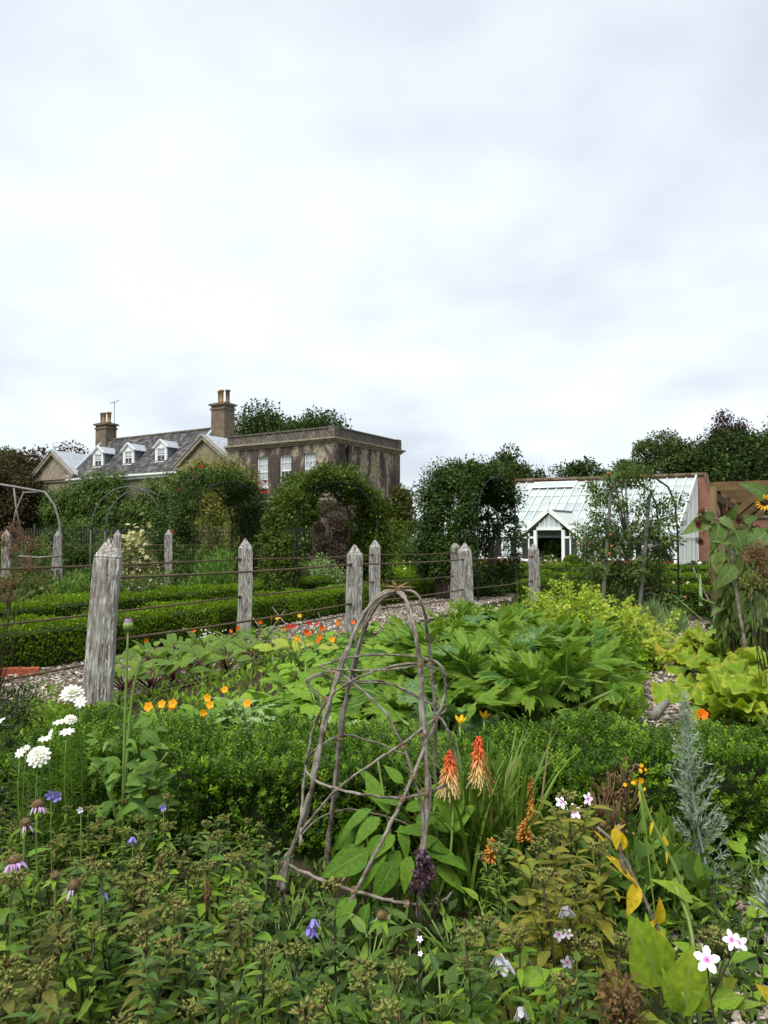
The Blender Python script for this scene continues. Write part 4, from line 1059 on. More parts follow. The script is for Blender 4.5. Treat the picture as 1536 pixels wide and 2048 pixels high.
# ------------------------------------------------------------------ arches with climbers
def arch(label, px, d, W, H, Dp, ax, mat, n, leaf, thick=.10, clumps=420, skip=None, flowers=None, name='climber_arch', leafT_=DIA):
    B = np.array([ax[0], ax[1], 0]); B /= np.linalg.norm(B); A = np.array([B[1], -B[0], 0])
    t = thing(name, label, 'arch', G(px, d))
    rad = W / 2; leg = H - rad; tot = 2 * leg + PI * rad
    def hoop(s):
        x = s * tot
        if x < leg: return (-rad, x, np.array([-1., 0]))
        if x > tot - leg: return (rad, tot - x, np.array([1., 0]))
        th = PI - (x - leg) / rad
        return (rad * math.cos(th), leg + rad * math.sin(th), np.array([math.cos(th), math.sin(th)]))
    def W3(x, b, z): return A * x + B * b + np.array([0, 0, z])
    cs = []
    while len(cs) < clumps:
        s = R.random(); b = R.uniform(-Dp / 2, Dp / 2)
        if skip and skip(s, b): continue
        x, z, nn = hoop(s); k = R.normal(.17, thick) 
        cs.append((x + nn[0] * k, b, max(.12, z + nn[1] * k), nn[0], nn[1]))
    cs = np.array(cs); k = R.integers(0, clumps, n)
    v = nrm(R.normal(size=(n, 3))); rr = .25 * R.random(n) ** .5 * (R.random(clumps) * 1.1 + .35)[k]
    P2 = cs[k, :3] + v * rr[:, None]
    P = P2[:, 0:1] * A + P2[:, 1:2] * B; P[:, 2] += P2[:, 2]; P[:, 2] = np.maximum(P[:, 2], .05)
    N = cs[k, 3:4] * A; N[:, 2] += cs[k, 4]
    D = v * .6 + N * .4 + R.normal(0, .5, (n, 3)) - (0, 0, .35); U = N * .8 + v * .5 + (0, 0, .6) + R.normal(0, .35, (n, 3))
    a = Acc(); a.leaves(leafT_, P, D, U, R.uniform(leaf * .65, leaf * 1.3, n), rnd=np.clip(R.random(clumps)[k] * .6 + R.random(n) * .4, 0, .99))
    a.build('foliage', M[mat], t)
    a = Acc()
    for b in (-Dp / 2, 0, Dp / 2): a.tube([W3(*(lambda h: (h[0], b, h[1]))(hoop(s))) for s in np.linspace(0, 1, 30)], .022, 6)
    for s in np.linspace(.08, .92, 13):
        x, z, _ = hoop(s); a.tube([W3(x, -Dp / 2, z), W3(x, Dp / 2, z)], .010, 5)
    a.build('iron_frame', M['iron'], t)
    for sgn in (-1, 1):
        for q in range(2):
            a = Acc(); b = R.uniform(-.4, .4) * Dp
            P = [W3(sgn * (rad + .05) + .05 * math.sin(j * 1.3 + q), b + .08 * math.sin(j * .9), j * leg / 7) for j in range(8)]
            a.tube(P, np.linspace(.085, .03, 8), 7, rough=.08); a.build('stem', M['bark'], t)
    if flowers:
        T, m, cnt, size = flowers
        for i in range(cnt):
            j = R.integers(0, clumps); c = cs[j]; p = A * (c[0] + c[3] * .3) + B * (-Dp / 2 - .1 + .5 * R.random()) + np.array([0, 0, c[2] + c[4] * .2])
            a = Acc(); a.leaves(T, [p], [R.normal(0, 1, 3)], [(0 + R.normal(0, .4), -1, .5)], [size * R.uniform(.8, 1.3)]); a.build('flower', M[m], t)
    return t
ROSE = merge([petals(6, .6, 1, .5), moved(petals(5, .6, .7, .9), (0, 0, .1), (0, 1, 0), (0, 0, 1), 1), moved(petals(4, .6, .5, 1.6), (0, 0, .15), (0, 1, 0), (0, 0, 1), 1)])
arch('rose arch with red roses, left of the ivy covered arch', 428, 20.6, 2.15, 3.02, 1.8, (-.66, .75), 'arch_dark', 50000, .066, flowers=(ROSE, 'red', 22, .055))
arch('leafy bright green climber arch with an open gap in front of the stained block', 652, 17.0, 1.90, 2.72, 1.4, (-.45, .89), 'arch_mid', 54000, .072)
arch('tall blocky hornbeam arch, dark on its right side, left of the glasshouse', 940, 18.9, 1.72, 3.00, 1.6, (-.76, .65), 'arch_dark', 46000, .080, skip=lambda s, b: (s > .66 and R.random() < .55) or s < .09 or s > .93)
# apple trained on an obelisk
ap = thing('apple_tree', 'trained apple tree with red fruit on stakes beside the glasshouse', 'tree', G(1252, 13.6))
cs = []
while len(cs) < 150:
    z = R.uniform(.15, 2.75); wmax = .84 if z < 2.2 else .66 * (2.9 - z) / .7 + .18
    x, y = R.uniform(-1, 1) * wmax, R.normal(0, .34)
    cs.append((x, y, z))
cs = np.array(cs); n = 15000; k = R.integers(0, 150, n); v = nrm(R.normal(size=(n, 3)))
P = cs[k] + v * (.17 * R.random(n) ** .5)[:, None]
a = Acc(); a.leaves(LAN2, P, v + R.normal(0, .5, (n, 3)) - (0, 0, .4), v * .5 + (0, -.3, .8) + R.normal(0, .4, (n, 3)), R.uniform(.05, .095, n), wide=1.5); a.build('crown', M['apple'], ap)
a = Acc(); a.tube([(-.05, 0, 0), (-.02, 0, .5), (.05, 0, 1.3), (0, 0, 2.5)], [.05, .042, .03, .015], 7)
for i in range(26):
    c = cs[i]; z = c[2] * .55 + .15; a.tube([(0, 0, z), c * (.5, .5, .5) + (0, 0, z * .5 + .1), c], [.022, .014, .006], 5)
a.tube([(-.03, 0, .42), (-.25, -.1, .62), (-.42, -.1, .95)], [.025, .02, .012], 6); a.tube([(0, 0, .40), (.22, -.1, .55), (.5, -.1, .62)], [.025, .02, .012], 6)
a.build('trunk', M['stake'], ap)
apple_me = None
for i in range(46):
    c = cs[R.integers(0, 150)]
    if apple_me is None:
        a = Acc(); a.lathe([(.004, -.030), (.018, -.026), (.029, -.005), (.028, .014), (.014, .023), (.003, .018)], 10); apple_me = a.mesh('fruit', M['fruit'])
    o = ob('fruit', apple_me, ap, c + R.normal(0, .08, 3) + (0, -.12, 0))
at_ = thing('metal_hoop_support', 'black bent metal frame and grey stakes around the apple tree', 'plant frame', G(1252, 13.6))
a = Acc()
for y in (-.45, .45): a.tube([(.76, y, 0), (.76, y, 1.5), (.72, y, 2.1), (.60, y, 2.38), (.40, y, 2.52)], .017, 6)
for z in (.5, 1.1, 1.7): a.tube([(.76, -.45, z), (.76, .45, z)], .010, 5)
a.build('hoop', M['iron'], at_)
for x, xt in ((-.55, -.34), (.10, .36)):
    a = Acc(); a.beam((x, -.30, 0), (xt, -.22, 2.25), .055, .035); a.build('stake', M['stake'], at_, smooth=False)
# bare metal hoop arch and rustic hoop
ba = thing('bare_arch', 'bare thin metal hoop arch in front of the creeper', 'arch', G(255, 21.5))
for y in (0, 1.1):
    a = Acc(); a.tube([(1.05 * math.cos(th), y, 1.75 + 1.25 * math.sin(th)) if 0 <= th <= PI else (-1.05, y, 0) for th in np.linspace(0, PI, 24)], .022, 6)
    a.tube([(-1.05, y, 1.75), (-1.05, y, 0)], .022, 6); a.tube([(1.05, y, 1.75), (1.05, y, 0)], .022, 6); a.build('hoop', M['iron_g'], ba)
rh = thing('rustic_arch', 'bent grey branch arch over the far fence at the left edge', 'arch', G(60, 17.6))
o0 = G(60, 17.6)
a = Acc(); a.tube([P3(*q, 17.6) - o0 for q in ((-40, 962), (30, 974), (88, 984), (108, 1010), (119, 1045), (122, 1085), (125, 1140), (126, 1190))], .027, 7, rough=.1); a.build('branch', M['stake'], rh)
a = Acc(); a.tube([P3(*q, 17.4) - o0 for q in ((40, 1112), (80, 1115), (124, 1111))], .020, 6, rough=.1); a.build('branch', M['stake'], rh)
a = Acc(); a.tube([P3(*q, 17.9) - o0 for q in ((24, 1060), (32, 1020), (46, 985), (80, 984))], .02, 6, rough=.1); a.build('branch', M['stake'], rh)
a = Acc(); a.tube([P3(*q, 17.9) - o0 for q in ((26, 975), (32, 1020), (44, 1070))], .02, 6, rough=.1); a.build('branch', M['stake'], rh)
# fruit cage
A0 = G(1427, 10.2); D1 = Vector((.486, .874, 0)); D2 = Vector((.874, -.486, 0))
fc = thing('fruit_cage', 'timber fruit cage with dark netting at the right edge', 'fruit cage', A0)
hc = 2.16
def fpost(p, h, r):
    a = Acc(); a.tube([p, p + Vector((0, 0, h * .5)), p + Vector((0, 0, h))], r, 10, rough=.03); a.build('post', M['timber'], fc)
Z = Vector((0, 0, 1))
for i in range(3):
    for j in range(3): fpost(D1 * (1.75 * i) + D2 * (1.9 * j), hc, .052 if i + j == 0 else .045)
for i in range(3):
    a = Acc(); a.beam(D1 * 1.75 * i + Z * (hc + .0) - D2 * .05, D1 * 1.75 * i + D2 * 3.9 + Z * hc, .05, .12); a.build('beam', M['timber'], fc, smooth=False)
for j in range(3):
    a = Acc(); a.beam(D2 * 1.9 * j + Z * (hc - .13), D2 * 1.9 * j + D1 * 3.6 + Z * (hc - .13), .05, .11); a.build('beam', M['timber'], fc, smooth=False)
for (p, q) in ((Z * (hc - .62), D2 * .62 + Z * (hc - .05)), (D2 * 1.9 + Z * (hc - .62), D2 * 1.3 + Z * (hc - .05)), (Z * (hc - .6) + D1 * 1.75, D1 * 1.75 + D2 * .6 + Z * (hc - .06)), (D1 * 1.75 + Z * (hc - .6), D1 * 1.15 + Z * (hc - .14)), (D1 * 3.5 + Z * (hc - .7), D1 * 3.5 + D2 * .6 + Z * (hc - .06))):
    a = Acc(); a.beam(Vector(p) - D1 * .055, Vector(q) - D1 * .055, .045, .085); a.build('brace', M['timber'], fc, smooth=False)
a = Acc()
for (p, q) in ((Vector(), D1 * 3.5), (D1 * 3.5, D1 * 3.5 + D2 * 3.8)):
    a.add([p + Z * .05, q + Z * .05, q + Z * (hc + .06), p + Z * (hc + .06)], Q=[(0, 1, 2, 3)])
a.add([Vector() + Z * (hc + .075), D1 * 3.5 + Z * (hc + .075), D1 * 3.5 + D2 * 3.8 + Z * (hc + .075), D2 * 3.8 + Z * (hc + .075)], Q=[(0, 1, 2, 3)])
a.build('netting', M['net'], fc, smooth=False)

# ------------------------------------------------------------------ shrubs and border plants behind the fences
def shrub(name, label, cat, px, ytop, wpx, d, mat, n, leaf, T=DIA, clumps=30, depth=1.0, up=.3, stems=8, flowers=None, base=0.0, spread=.22, group=None):
    H = HT(ytop, d); w = wpx / 1500 * d / 2
    n = int(n * 1.5); t = thing(name, label, cat, G(px, d), 0, group)
    v = nrm(R.normal(size=(clumps, 3))); v[:, 2] = np.abs(v[:, 2]) * 1.0
    rr = R.uniform(.2, .9, clumps)[:, None]
    cs = v * rr * np.array([w, w * depth, H * .92]); cs[:, 2] = np.maximum(cs[:, 2], H * base + .05) * np.where(R.random(clumps) < .3, .5, 1)
    cr_ = spread * R.uniform(.7, 1.3, clumps) * min(1.4, max(.5, (w + H) / 1.5))
    k = R.integers(0, clumps, n); vv = nrm(R.normal(size=(n, 3)))
    P = cs[k] + vv * (cr_[k] * R.random(n) ** .5)[:, None]; P[:, 2] = np.clip(P[:, 2], .02, H)
    a = Acc(); a.leaves(T, P, vv * .7 + R.normal(0, .4, (n, 3)) + (0, 0, up), vv * .5 + (0, 0, .8) + R.normal(0, .4, (n, 3)), R.uniform(leaf * .6, leaf * 1.3, n), rnd=np.clip(R.random(clumps)[k] * .6 + R.random(n) * .4, 0, .99))
    a.build('foliage', M[mat], t)
    a = Acc()
    for i in range(stems):
        c = cs[i % clumps]; a.tube([(c[0] * .15, c[1] * .15, 0), (c[0] * .6, c[1] * .6, c[2] * .5), c], [.014, .010, .004], 4)
    a.build('stem', M['twig'], t)
    if flowers:
        T2, m, cnt, size, hi = flowers
        a = Acc(); kk = R.integers(0, clumps, cnt); P = cs[kk] * (1, 1, hi) + R.normal(0, 1, (cnt, 3)) * cr_[kk][:, None] * .75 + (0, -.05, .06)
        P[:, 2] = np.clip(P[:, 2], .05, H * 1.05)
        a.leaves(T2, P, R.normal(0, 1, (cnt, 3)), (0, -.6, .9) + R.normal(0, .4, (cnt, 3)), R.uniform(size * .7, size * 1.3, cnt)); stuff(a.build('flowers', M[m], t))
    return t
UMB = petals(6, .7, 1, .2, seg=2)
SH = [
 ('shrub', 'dark green bush against the iron railing, left of the cream flowers', 'bush', 160, 1020, 105, 25, 'arch_dark', 3500, .11),
 ('shrub', 'dark bush below the railing left of the round bush', 'bush', 75, 1075, 90, 23, 'herb_dark', 2500, .09),
 ('fennel', 'tall airy grey green plant with tiny pale flowers under the rose arch', 'plant', 428, 1000, 90, 20.5, 'herb', 5000, .07, DIAN, dict(flowers=(UMB, 'cream', 130, .022, 1.0), up=1.2)),
 ('fennel', 'soft feathery bright green fennel clump behind the second oak post', 'plant', 425, 1078, 115, 16.6, 'fennel', 9000, .10, DIAN, dict(up=1.4, clumps=44, spread=.26)),
 ('fennel', 'low feathery green fennel beside the left fence post', 'plant', 150, 1135, 80, 13.6, 'fennel', 4500, .08, DIAN, dict(up=1.4)),
 ('flowering_shrub', 'tall plant with a flat cream flower head', 'plant', 285, 1036, 58, 21.0, 'herb', 1600, .08, DIA, dict(flowers=(UMB, 'cream', 420, .075, 1.05))),
 ('flowering_shrub', 'lower cream flowered plant beside the tall flat headed one', 'plant', 262, 1070, 50, 20.0, 'herb', 1400, .08, DIA, dict(flowers=(UMB, 'cream', 260, .06, 1.05))),
 ('shrub', 'reddish herb at the left edge beside the bent branch arch', 'plant', 70, 1060, 90, 20.5, 'herb_pink', 2400, .07),
 ('shrub', 'mixed green herb under the far fence post', 'plant', 40, 1120, 130, 15.5, 'herb', 4000, .07),
 ('shrub', 'dark leafy herb between the far posts', 'plant', 190, 1098, 110, 16.5, 'herb_dark', 3500, .07),
 ('shrub', 'olive herb with tiny white flowers along the second hedge', 'plant', 275, 1118, 110, 15.0, 'herb', 3600, .06, DIAN, dict(flowers=(UMB, 'whiteish', 150, .016, 1.1))),
 ('shrub', 'green herb at the foot of the rose arch', 'plant', 372, 1075, 75, 18.4, 'herb_dark', 2600, .07),
 ('shrub', 'pinkish grey bush seen through the middle arch', 'bush', 660, 925, 120, 24, 'herb_pink', 15000, .09),
 ('shrub', 'grey green herb seen low through the middle arch', 'plant', 655, 1088, 85, 21.5, 'grey_l', 2200, .07),
 ('shrub', 'dark green bush right of the middle arch', 'bush', 795, 985, 90, 29, 'arch_mid', 4500, .11),
 ('shrub', 'dark shaded bush left of the hornbeam arch', 'bush', 825, 1010, 60, 25, 'arch_dark', 2600, .10),
 ('shrub', 'yellow green flowering plant left of the hornbeam arch', 'plant', 808, 1092, 62, 20.5, 'nico', 1500, .07, DIA, dict(flowers=(UMB, 'cream', 60, .035, 1.1))),
 ('shrub', 'grey herb between the arch and the yellow green plant', 'plant', 768, 1075, 60, 22, 'herb', 1800, .07),
 ('shrub', 'cream rose bush in the glasshouse doorway border', 'bush', 1098, 1102, 55, 33, 'herb', 1300, .09, DIA, dict(flowers=(UMB, 'cream', 90, .06, 1.0))),
 ('shrub', 'border of grey leaves and white flowers left of the apple tree', 'plant', 1180, 1125, 90, 27, 'grey_l', 2400, .08, DIA, dict(flowers=(UMB, 'whiteish', 140, .05, 1.0))),
 ('vine', 'dark leafy vine hanging inside the open glasshouse doorway', 'plant', 1104, 1052, 40, 41.0, 'herb_dark', 900, .14, DIA, dict(base=.4)),
 ('shrub', 'grey lavender mound in front of the glasshouse porch', 'plant', 1110, 1140, 80, 27, 'grey_l', 1800, .08, DIAN, dict(flowers=(UMB, 'whiteish', 40, .04, 1.0))),
 ('shrub', 'pale yellow flowering mound right of the apple tree', 'plant', 1372, 1156, 85, 15.6, 'nico', 2600, .055, DIA, dict(flowers=(UMB, 'cream', 240, .035, 1.0))),
 ('shrub', 'dark bush with white flowers below the end of the brick wall', 'bush', 1398, 1118, 62, 33, 'herb_dark', 1800, .10, DIA, dict(flowers=(UMB, 'white', 26, .10, 1.0))),
 ('shrub', 'green lawn edge herb behind the fourth oak post', 'plant', 1010, 1145, 110, 24, 'herb', 2400, .07),
 ('shrub', 'dark green undergrowth beneath the hornbeam arch', 'plant', 960, 1120, 120, 19.5, 'herb_dark', 3000, .08),
 ('shrub', 'dull brown green bush behind the middle arch left leg', 'bush', 560, 1060, 90, 22, 'herb_dark', 2500, .09),
 ('shrub', 'tall green bush against the lower wall of the stained block', 'bush', 620, 960, 190, 43, 'creeper', 20000, .20),
 ('shrub', 'dull olive bush in front of the right corner of the stained block', 'bush', 750, 992, 150, 42, 'arch_mid', 11000, .18),
 ('shrub', 'dark bush between the rose arch and the middle arch', 'bush', 520, 985, 90, 40, 'creeper_y', 4000, .15),
 ('leek', 'grey green strappy leek tuft on the path by the right hedge', 'plant', 1345, 1228, 46, 11.6, 'grey_l', 420, .22, BLADE, dict(up=1.5, clumps=10)),
 ('leek', 'blue green strappy leaves left of the timber post', 'plant', 1300, 1200, 60, 13.0, 'grey_l', 420, .22, BLADE, dict(up=1.6, clumps=10)),
]
for s in SH:
    kw = s[11] if len(s) > 11 else {}
    T = s[10] if len(s) > 10 else DIA
    shrub(*s[:10], T=T, **kw)
bb = thing('box_ball', 'clipped round box ball by the glasshouse porch', 'topiary', G(1143, 34))
a = Acc(); n = 5000; v = nrm(R.normal(size=(n, 3))); P = v * .42 * (1 - .06 * R.random(n))[:, None] * (1, 1, 1.0) + (0, 0, .42)
a.leaves(DIA, P, v + R.normal(0, .5, (n, 3)) + (0, 0, .3), v + R.normal(0, .4, (n, 3)), R.uniform(.03, .06, n)); a.build('foliage', M['box_far'], bb)
a = Acc(); a.lathe([(.01, .04), (.26, .12), (.37, .4), (.26, .7), (.01, .79)], 14); a.build('inner_twigs', M['core'], bb)
# herb layer of the far borders
def herb_layer(name, label, poly, n, hmax, mats, leaf):
    a = Acc(); q = [np.array(p, float) for p in poly]
    u, v = R.random(n), R.random(n)
    P0 = (q[0] * ((1 - u) * (1 - v))[:, None] + q[1] * (u * (1 - v))[:, None] + q[2] * (u * v)[:, None] + q[3] * ((1 - u) * v)[:, None])
    hh = hmax * (.4 + .6 * np.abs(np.sin(P0[:, 0] * 1.1 + 1) * np.cos(P0[:, 1] * .7)))
    P = np.concatenate([P0, (R.random(n) ** .8 * hh)[:, None]], 1)
    mi = ((np.sin(P0[:, 0] * 1.7 + 2) + np.cos(P0[:, 1] * 1.3) + R.normal(0, .7, n)) > .3).astype(int) + (R.random(n) < .12)
    for m in range(len(mats)):
        s = np.minimum(mi, len(mats) - 1) == m; c = s.sum()
        a.leaves(DIA if m else DIAN, P[s], R.normal(0, .6, (c, 3)) + (0, 0, .8), R.normal(0, .5, (c, 3)) + (0, 0, .5), R.uniform(leaf * .6, leaf * 1.4, c), mi=m)
    return tag(stuff(a.build(name, [M[m] for m in mats])), label, 'plants')
herb_layer('herb_border', 'mixed herbs filling the border behind the second box hedge', [fo(-6, 3.6), fo(20, 3.6), fo(20, 12), fo(-6, 12)], 42000, .75, ['herb', 'herb_dark', 'herb_pink'], .11)
herb_layer('herb_border', 'mixed low plants in front of the glasshouse', [(3.0, 23), (12, 22), (17, 34), (5, 38)], 14000, .55, ['herb', 'herb_dark', 'grey_l'], .12)
herb_layer('herb_border', 'dark undergrowth in front of the creeper covered wing', [(-26, 33), (-5, 33), (-5, 44), (-28, 50)], 20000, 1.4, ['herb', 'herb_dark', 'herb_pink'], .24)
# ------------------------------------------------------------------ vegetable bed: lobed and broad leaves, each leaf a part
def lobed(nl, depth, ser, seed, ang=0.75):
    rg = np.random.default_rng(seed); p = rg.random(4) * 6
    def rf(t):
        l = abs(math.cos(t * nl / 2))                       # lobe tips where cos = 1
        r = (1 - depth) + depth * l ** ang
        r *= 0.62 + 0.38 * math.cos(t * 0.5) ** 0.8 if abs(t) < PI else 0.6
        return 0.62 * r * (1 + ser * math.sin(t * 37 + p[0]) + ser * .6 * math.sin(t * 17 + p[1]))
    def zf(t, k):
        return k * k * (0.13 * math.sin(3 * t + p[2]) + 0.07 * math.sin(7 * t + p[3]) + .03 * math.sin(13 * t)) - 0.10 * k * k + .05 * k + .04 * abs(math.sin(t)) * k
    return radialT(rf, 97, (.45, .8, 1.0), zf, notch=.22, teeth=.12 if nl == 7 else .02)
CG = [lobed(7, .60, .05, i, .95) for i in range(3)]
SQ = [lobed(5, .20, .030, 10 + i) for i in range(3)]
NA = [radialT(lambda t: .5 * (1 + .03 * math.sin(5 * t + i)), 17, (.5, 1.0), lambda t, k: .12 * k * k + .03 * k * math.sin(4 * t + i), notch=.01) for i in range(2)]
def leafmesh(name, T, mats, rnd=0.0):
    a = Acc(); a.add(T['v'], Q=T['q'] if len(T['q']) else None, T=T['t'] if len(T['t']) else None, UV=T['uv'], rnd=rnd)
    return a.mesh(name, mats)
for T_ in CG: T_['v'][:, 1] *= 1.30; T_['v'][:, 2] -= .42 * np.clip(T_['v'][:, 1], 0, None) ** 2
LM = {}
for nm, Ts in (('courg', CG), ('courg_s', CG), ('squash', SQ), ('squash_y', SQ), ('nast', NA)):
    LM[nm] = [leafmesh('leaf', T, M[nm]) for T in Ts]
BEET = leafT(6, lambda t: .50 * math.sin(PI * (.06 + .94 * t) ** .85) + .01, .18, .35, .022)
MUST = [leafT(6, lambda t: .62 * math.sin(PI * (.05 + .95 * t) ** 1.25) + .01, .10, .45, .035), leafT(6, lambda t: .52 * math.sin(PI * (.05 + .95 * t) ** 1.0) + .01, .2, .25, .04)]
DAH = [leafT(7, lambda t: (.44 * math.sin(PI * t ** .72) + (.05 if int(t * 7) % 2 else 0)) if 0 < t < 1 else .01, .16, .22, .02), leafT(7, lambda t: (.48 * math.sin(PI * t ** .8)) + .005, .1, .35, .02)]
for nm, Ts in (('beet', [BEET]), ('mustard', MUST), ('mustard_y', MUST), ('dahlia', DAH), ('fox', [leafT(7, ovate(.40), .2, .40, .012), leafT(7, ovate(.46), .15, .25, .015), leafT(7, ovate(.36), .22, .5, .012)]), ('phlox', [LANCE, leafT(4, lance(.36), .25, .40), LANCE2]), ('phlox_b', [leafT(4, lance(.34), .25, .25), LANCE2]), ('phlox_o', [leafT(4, lance(.40), .2, .6), LANCE]),
               ('phlox_l', [OVATE, LANCE]), ('yel_plant', [leafT(5, ovate(.40), .2, .35, .015), LANCE]), ('lily_y', [STRAP, leafT(7, ovate(.42), .5, .10, .01)]), ('lily_g', [leafT(8, ovate(.31), .28, .30, .006), OVATE2, STRAP]),
               ('sun_l', [leafT(6, ovate(.60), .12, .35, .02), leafT(6, ovate(.52), .2, .6, .02)]), ('herb_dark', [OVATE, LANCE]), ('grey_l', [leafT(6, lambda t: .30 * math.sin(PI * t ** .8) + (.06 if int(t * 6) % 2 else 0) if 0 < t < 1 else .01, .3, .3, .04)])):
    LM[nm] = [leafmesh('leaf', T, M[nm]) for T in Ts]

def rosette(name, label, cat, loc, meshes, n, stalk, size, elev=(80, 25), stalkmat='stalk', sr=.008, tip=-.25, group=None, jit=.18, face=None, z0=0.0, rz=None, droop=.0):
    """leaves on arching stalks round one root, inner ones upright"""
    t = thing(name, label, cat, loc, 0, group)
    a = Acc(); az0 = R.random() * 6
    for i in range(n):
        f = (i + .5) / n; azm = az0 + i * 2.39996 + R.normal(0, .2)
        el = math.radians(elev[0] + (elev[1] - elev[0]) * f + R.normal(0, 6))
        L = R.uniform(*stalk) * (.75 + .35 * f)
        h = Vector((math.cos(azm), math.sin(azm), 0)); d = h * math.cos(el) + Z * math.sin(el)
        p1 = d * L * .55 + Z * .02 * L; p2 = d * L - Z * droop * L * f + h * .06 * L
        a.tube([(0, 0, z0), p1, p2], [sr * 1.2, sr, sr * .75], 5)
        D = (h * (1 - .3 * (1 - f)) + Z * (tip + .75 * (1 - f)) + Vector(R.normal(0, jit, 3)))
        U = (Z * 1.0 - h * (.9 * (1 - f)) + Vector(R.normal(0, jit, 3)) + (Vector(face) if face else Vector()))
        put('leaf', meshes[R.integers(0, len(meshes))], t, p2, D, U, R.uniform(*size))
    a.build('stalks', M[stalkmat], t)
    return t
CGL = LM['courg'] * 3 + LM['courg_s'][:1]
cg = [(965, 5.75, 'front left'), (1045, 5.55, ''), (1115, 5.95, ''), (915, 6.7, ''), (1035, 6.6, ''), (1128, 6.8, ''), (985, 7.6, ''), (1105, 7.9, ''), (1150, 7.7, ''), (905, 8.6, ''), (1050, 8.9, ''), (840, 7.4, '')]
for i, (px, d, _) in enumerate(cg):
    rosette('courgette_plant', 'bushy courgette plant with big jagged green leaves in the middle of the bed', 'courgette', G(px + R.normal(0, 8), d), CGL, 21, (.36, .64), (.26, .40), (87, 24), 'stalk', .013, .30, 'courgette plants in the bed', face=(0, -.05, 0), jit=.28)
for px, d in ((800, 5.6), (880, 5.1), (720, 6.4)):
    rosette('courgette_plant', 'sprawling courgette plant with open stalks behind the hazel wigwam', 'courgette', G(px, d), CGL, 13, (.30, .50), (.22, .32), (70, 12), 'stalk', .013, -.15, 'sprawling courgettes behind the wigwam', face=(0, -.3, 0))
COURF = merge([petals(5, .5, 1, 1.6, .1)])
for px, y, d in ((918, 1443, 4.75), (966, 1434, 4.9)):
    o = thing('courgette_flower', 'yellow courgette flower %s' % ('above the shorter poker' if px < 940 else 'above the taller orange poker'), 'flower', G(px, d))
    a = Acc(); p = P3(px, y, d) - G(px, d); a.tube([(0, 0, 0), (p.x * .5, -.02, p.z * .6), p], .008, 5); a.build('stem', M['stalk'], o)
    a = Acc(); a.leaves(COURF, [p], [(1, .2, 0)], [(.15, -.25, 1)], [.055]); a.build('petals', M['yellow'], o)
SQL = LM['squash'] * 5 + LM['squash_y'][:1]
for px, d in ((1405, 8.3), (1450, 7.6), (1505, 7.2), (1440, 8.9), (1495, 5.9), (1560, 6.4), (1560, 5.3), (1455, 5.45), (1430, 8.1), (1470, 6.6), (1515, 6.5), (1490, 5.3)):
    rosette('squash_plant', 'yellow green squash plant with rounded frilly leaves right of the bark path', 'squash', G(px, d), SQL, 30, (.16, .48), (.18, .30), (84, 14), 'stalk', .009, .05, 'yellow green squash plants', face=(0, -.35, 0))
rosette('squash_plant', 'small low squash plant on the path edge left of the silver spire', 'squash', G(1322, 4.75), SQL, 7, (.14, .24), (.20, .28), (55, 12), 'stalk', .009, -.2, face=(0, -.3, 0))
for px, y, d, s in ((1412, 1345, 6.3, 0), (1440, 1372, 6.2, 1)):
    pass
# salad leaves and other broad leaved crops further back
for px, d, m, g in ((610, 7.4, 'mustard', 0), (655, 6.7, 'mustard', 0), (690, 7.6, 'mustard', 0), (745, 8.2, 'mustard', 0), (790, 9.2, 'mustard', 0), (850, 10.2, 'mustard', 0), (905, 10.8, 'mustard', 0), (960, 10.4, 'mustard', 0), (1010, 11.2, 'mustard', 0),
                 (830, 9.0, 'mustard', 0), (760, 7.2, 'mustard', 0), (640, 5.9, 'mustard', 0), (590, 6.4, 'mustard', 0), (700, 6.2, 'mustard', 0), (880, 9.6, 'mustard', 0), (1080, 10.4, 'mustard', 0)):
    rosette('salad_plant', 'broad leaved bright green salad plant between the nasturtiums and the courgettes', 'salad', G(px, d), LM[m], 22, (.10, .30), (.14, .23), (84, 20), 'stalk', .008, -.1, 'bright green salad plants', face=(0, -.4, 0))
rosette('salad_plant', 'yellow leaved salad plant beside the red nasturtium flowers', 'salad', G(592, 8.6), LM['mustard_y'], 9, (.18, .34), (.20, .28), (82, 40), 'stalk', .008, .2, face=(0, -.6, 0))
for px, d in ((690, 9.3), (722, 9.7), (775, 10.4), (655, 8.9)):
    rosette('bean_plant', 'dark green bushy leafy plant at the foot of the third oak post', 'plant', G(px, d), LM['herb_dark'] + LM['nast'], 26, (.15, .38), (.11, .17), (85, 15), 'stalk', .006, -.2, 'dark bushy plants by the path', face=(0, -.3, 0))
# beets
_s = np.linspace(0, 1, 20); _px = 768 + 1500 * (-2.41 + 2.0 * _s) / (6.33 + 4.07 * _s)
def fd(px): return float(np.interp(px, _px, 6.33 + 4.07 * _s))
beets = [(px, fd(px) + e) for px, e in ((255, .35), (300, .35), (350, .35), (405, .4), (455, .35), (505, .4), (270, .95), (320, 1.0), (375, .95), (430, 1.0), (485, .95), (535, .9), (300, 1.6), (355, 1.6), (415, 1.65), (470, 1.55))]
_old = [(260, 6.2), (305, 6.8), (345, 6.3), (385, 7.1), (335, 7.6), (425, 6.6), (460, 7.5), (410, 8.0), (500, 7.0), (285, 5.6), (375, 5.7), (465, 6.1), (520, 7.9), (550, 7.1), (240, 6.9), (300, 7.5)]
for px, d in beets:
    rosette('beetroot_plant', 'beetroot with glossy green leaves on dark red stalks in the bed', 'beetroot', G(px + R.normal(0, 5), d), LM['beet'], 10, (.13, .26), (.15, .24), (84, 36), 'stalk_r', .009, .15, 'beetroot plants', face=(0, -.5, 0))
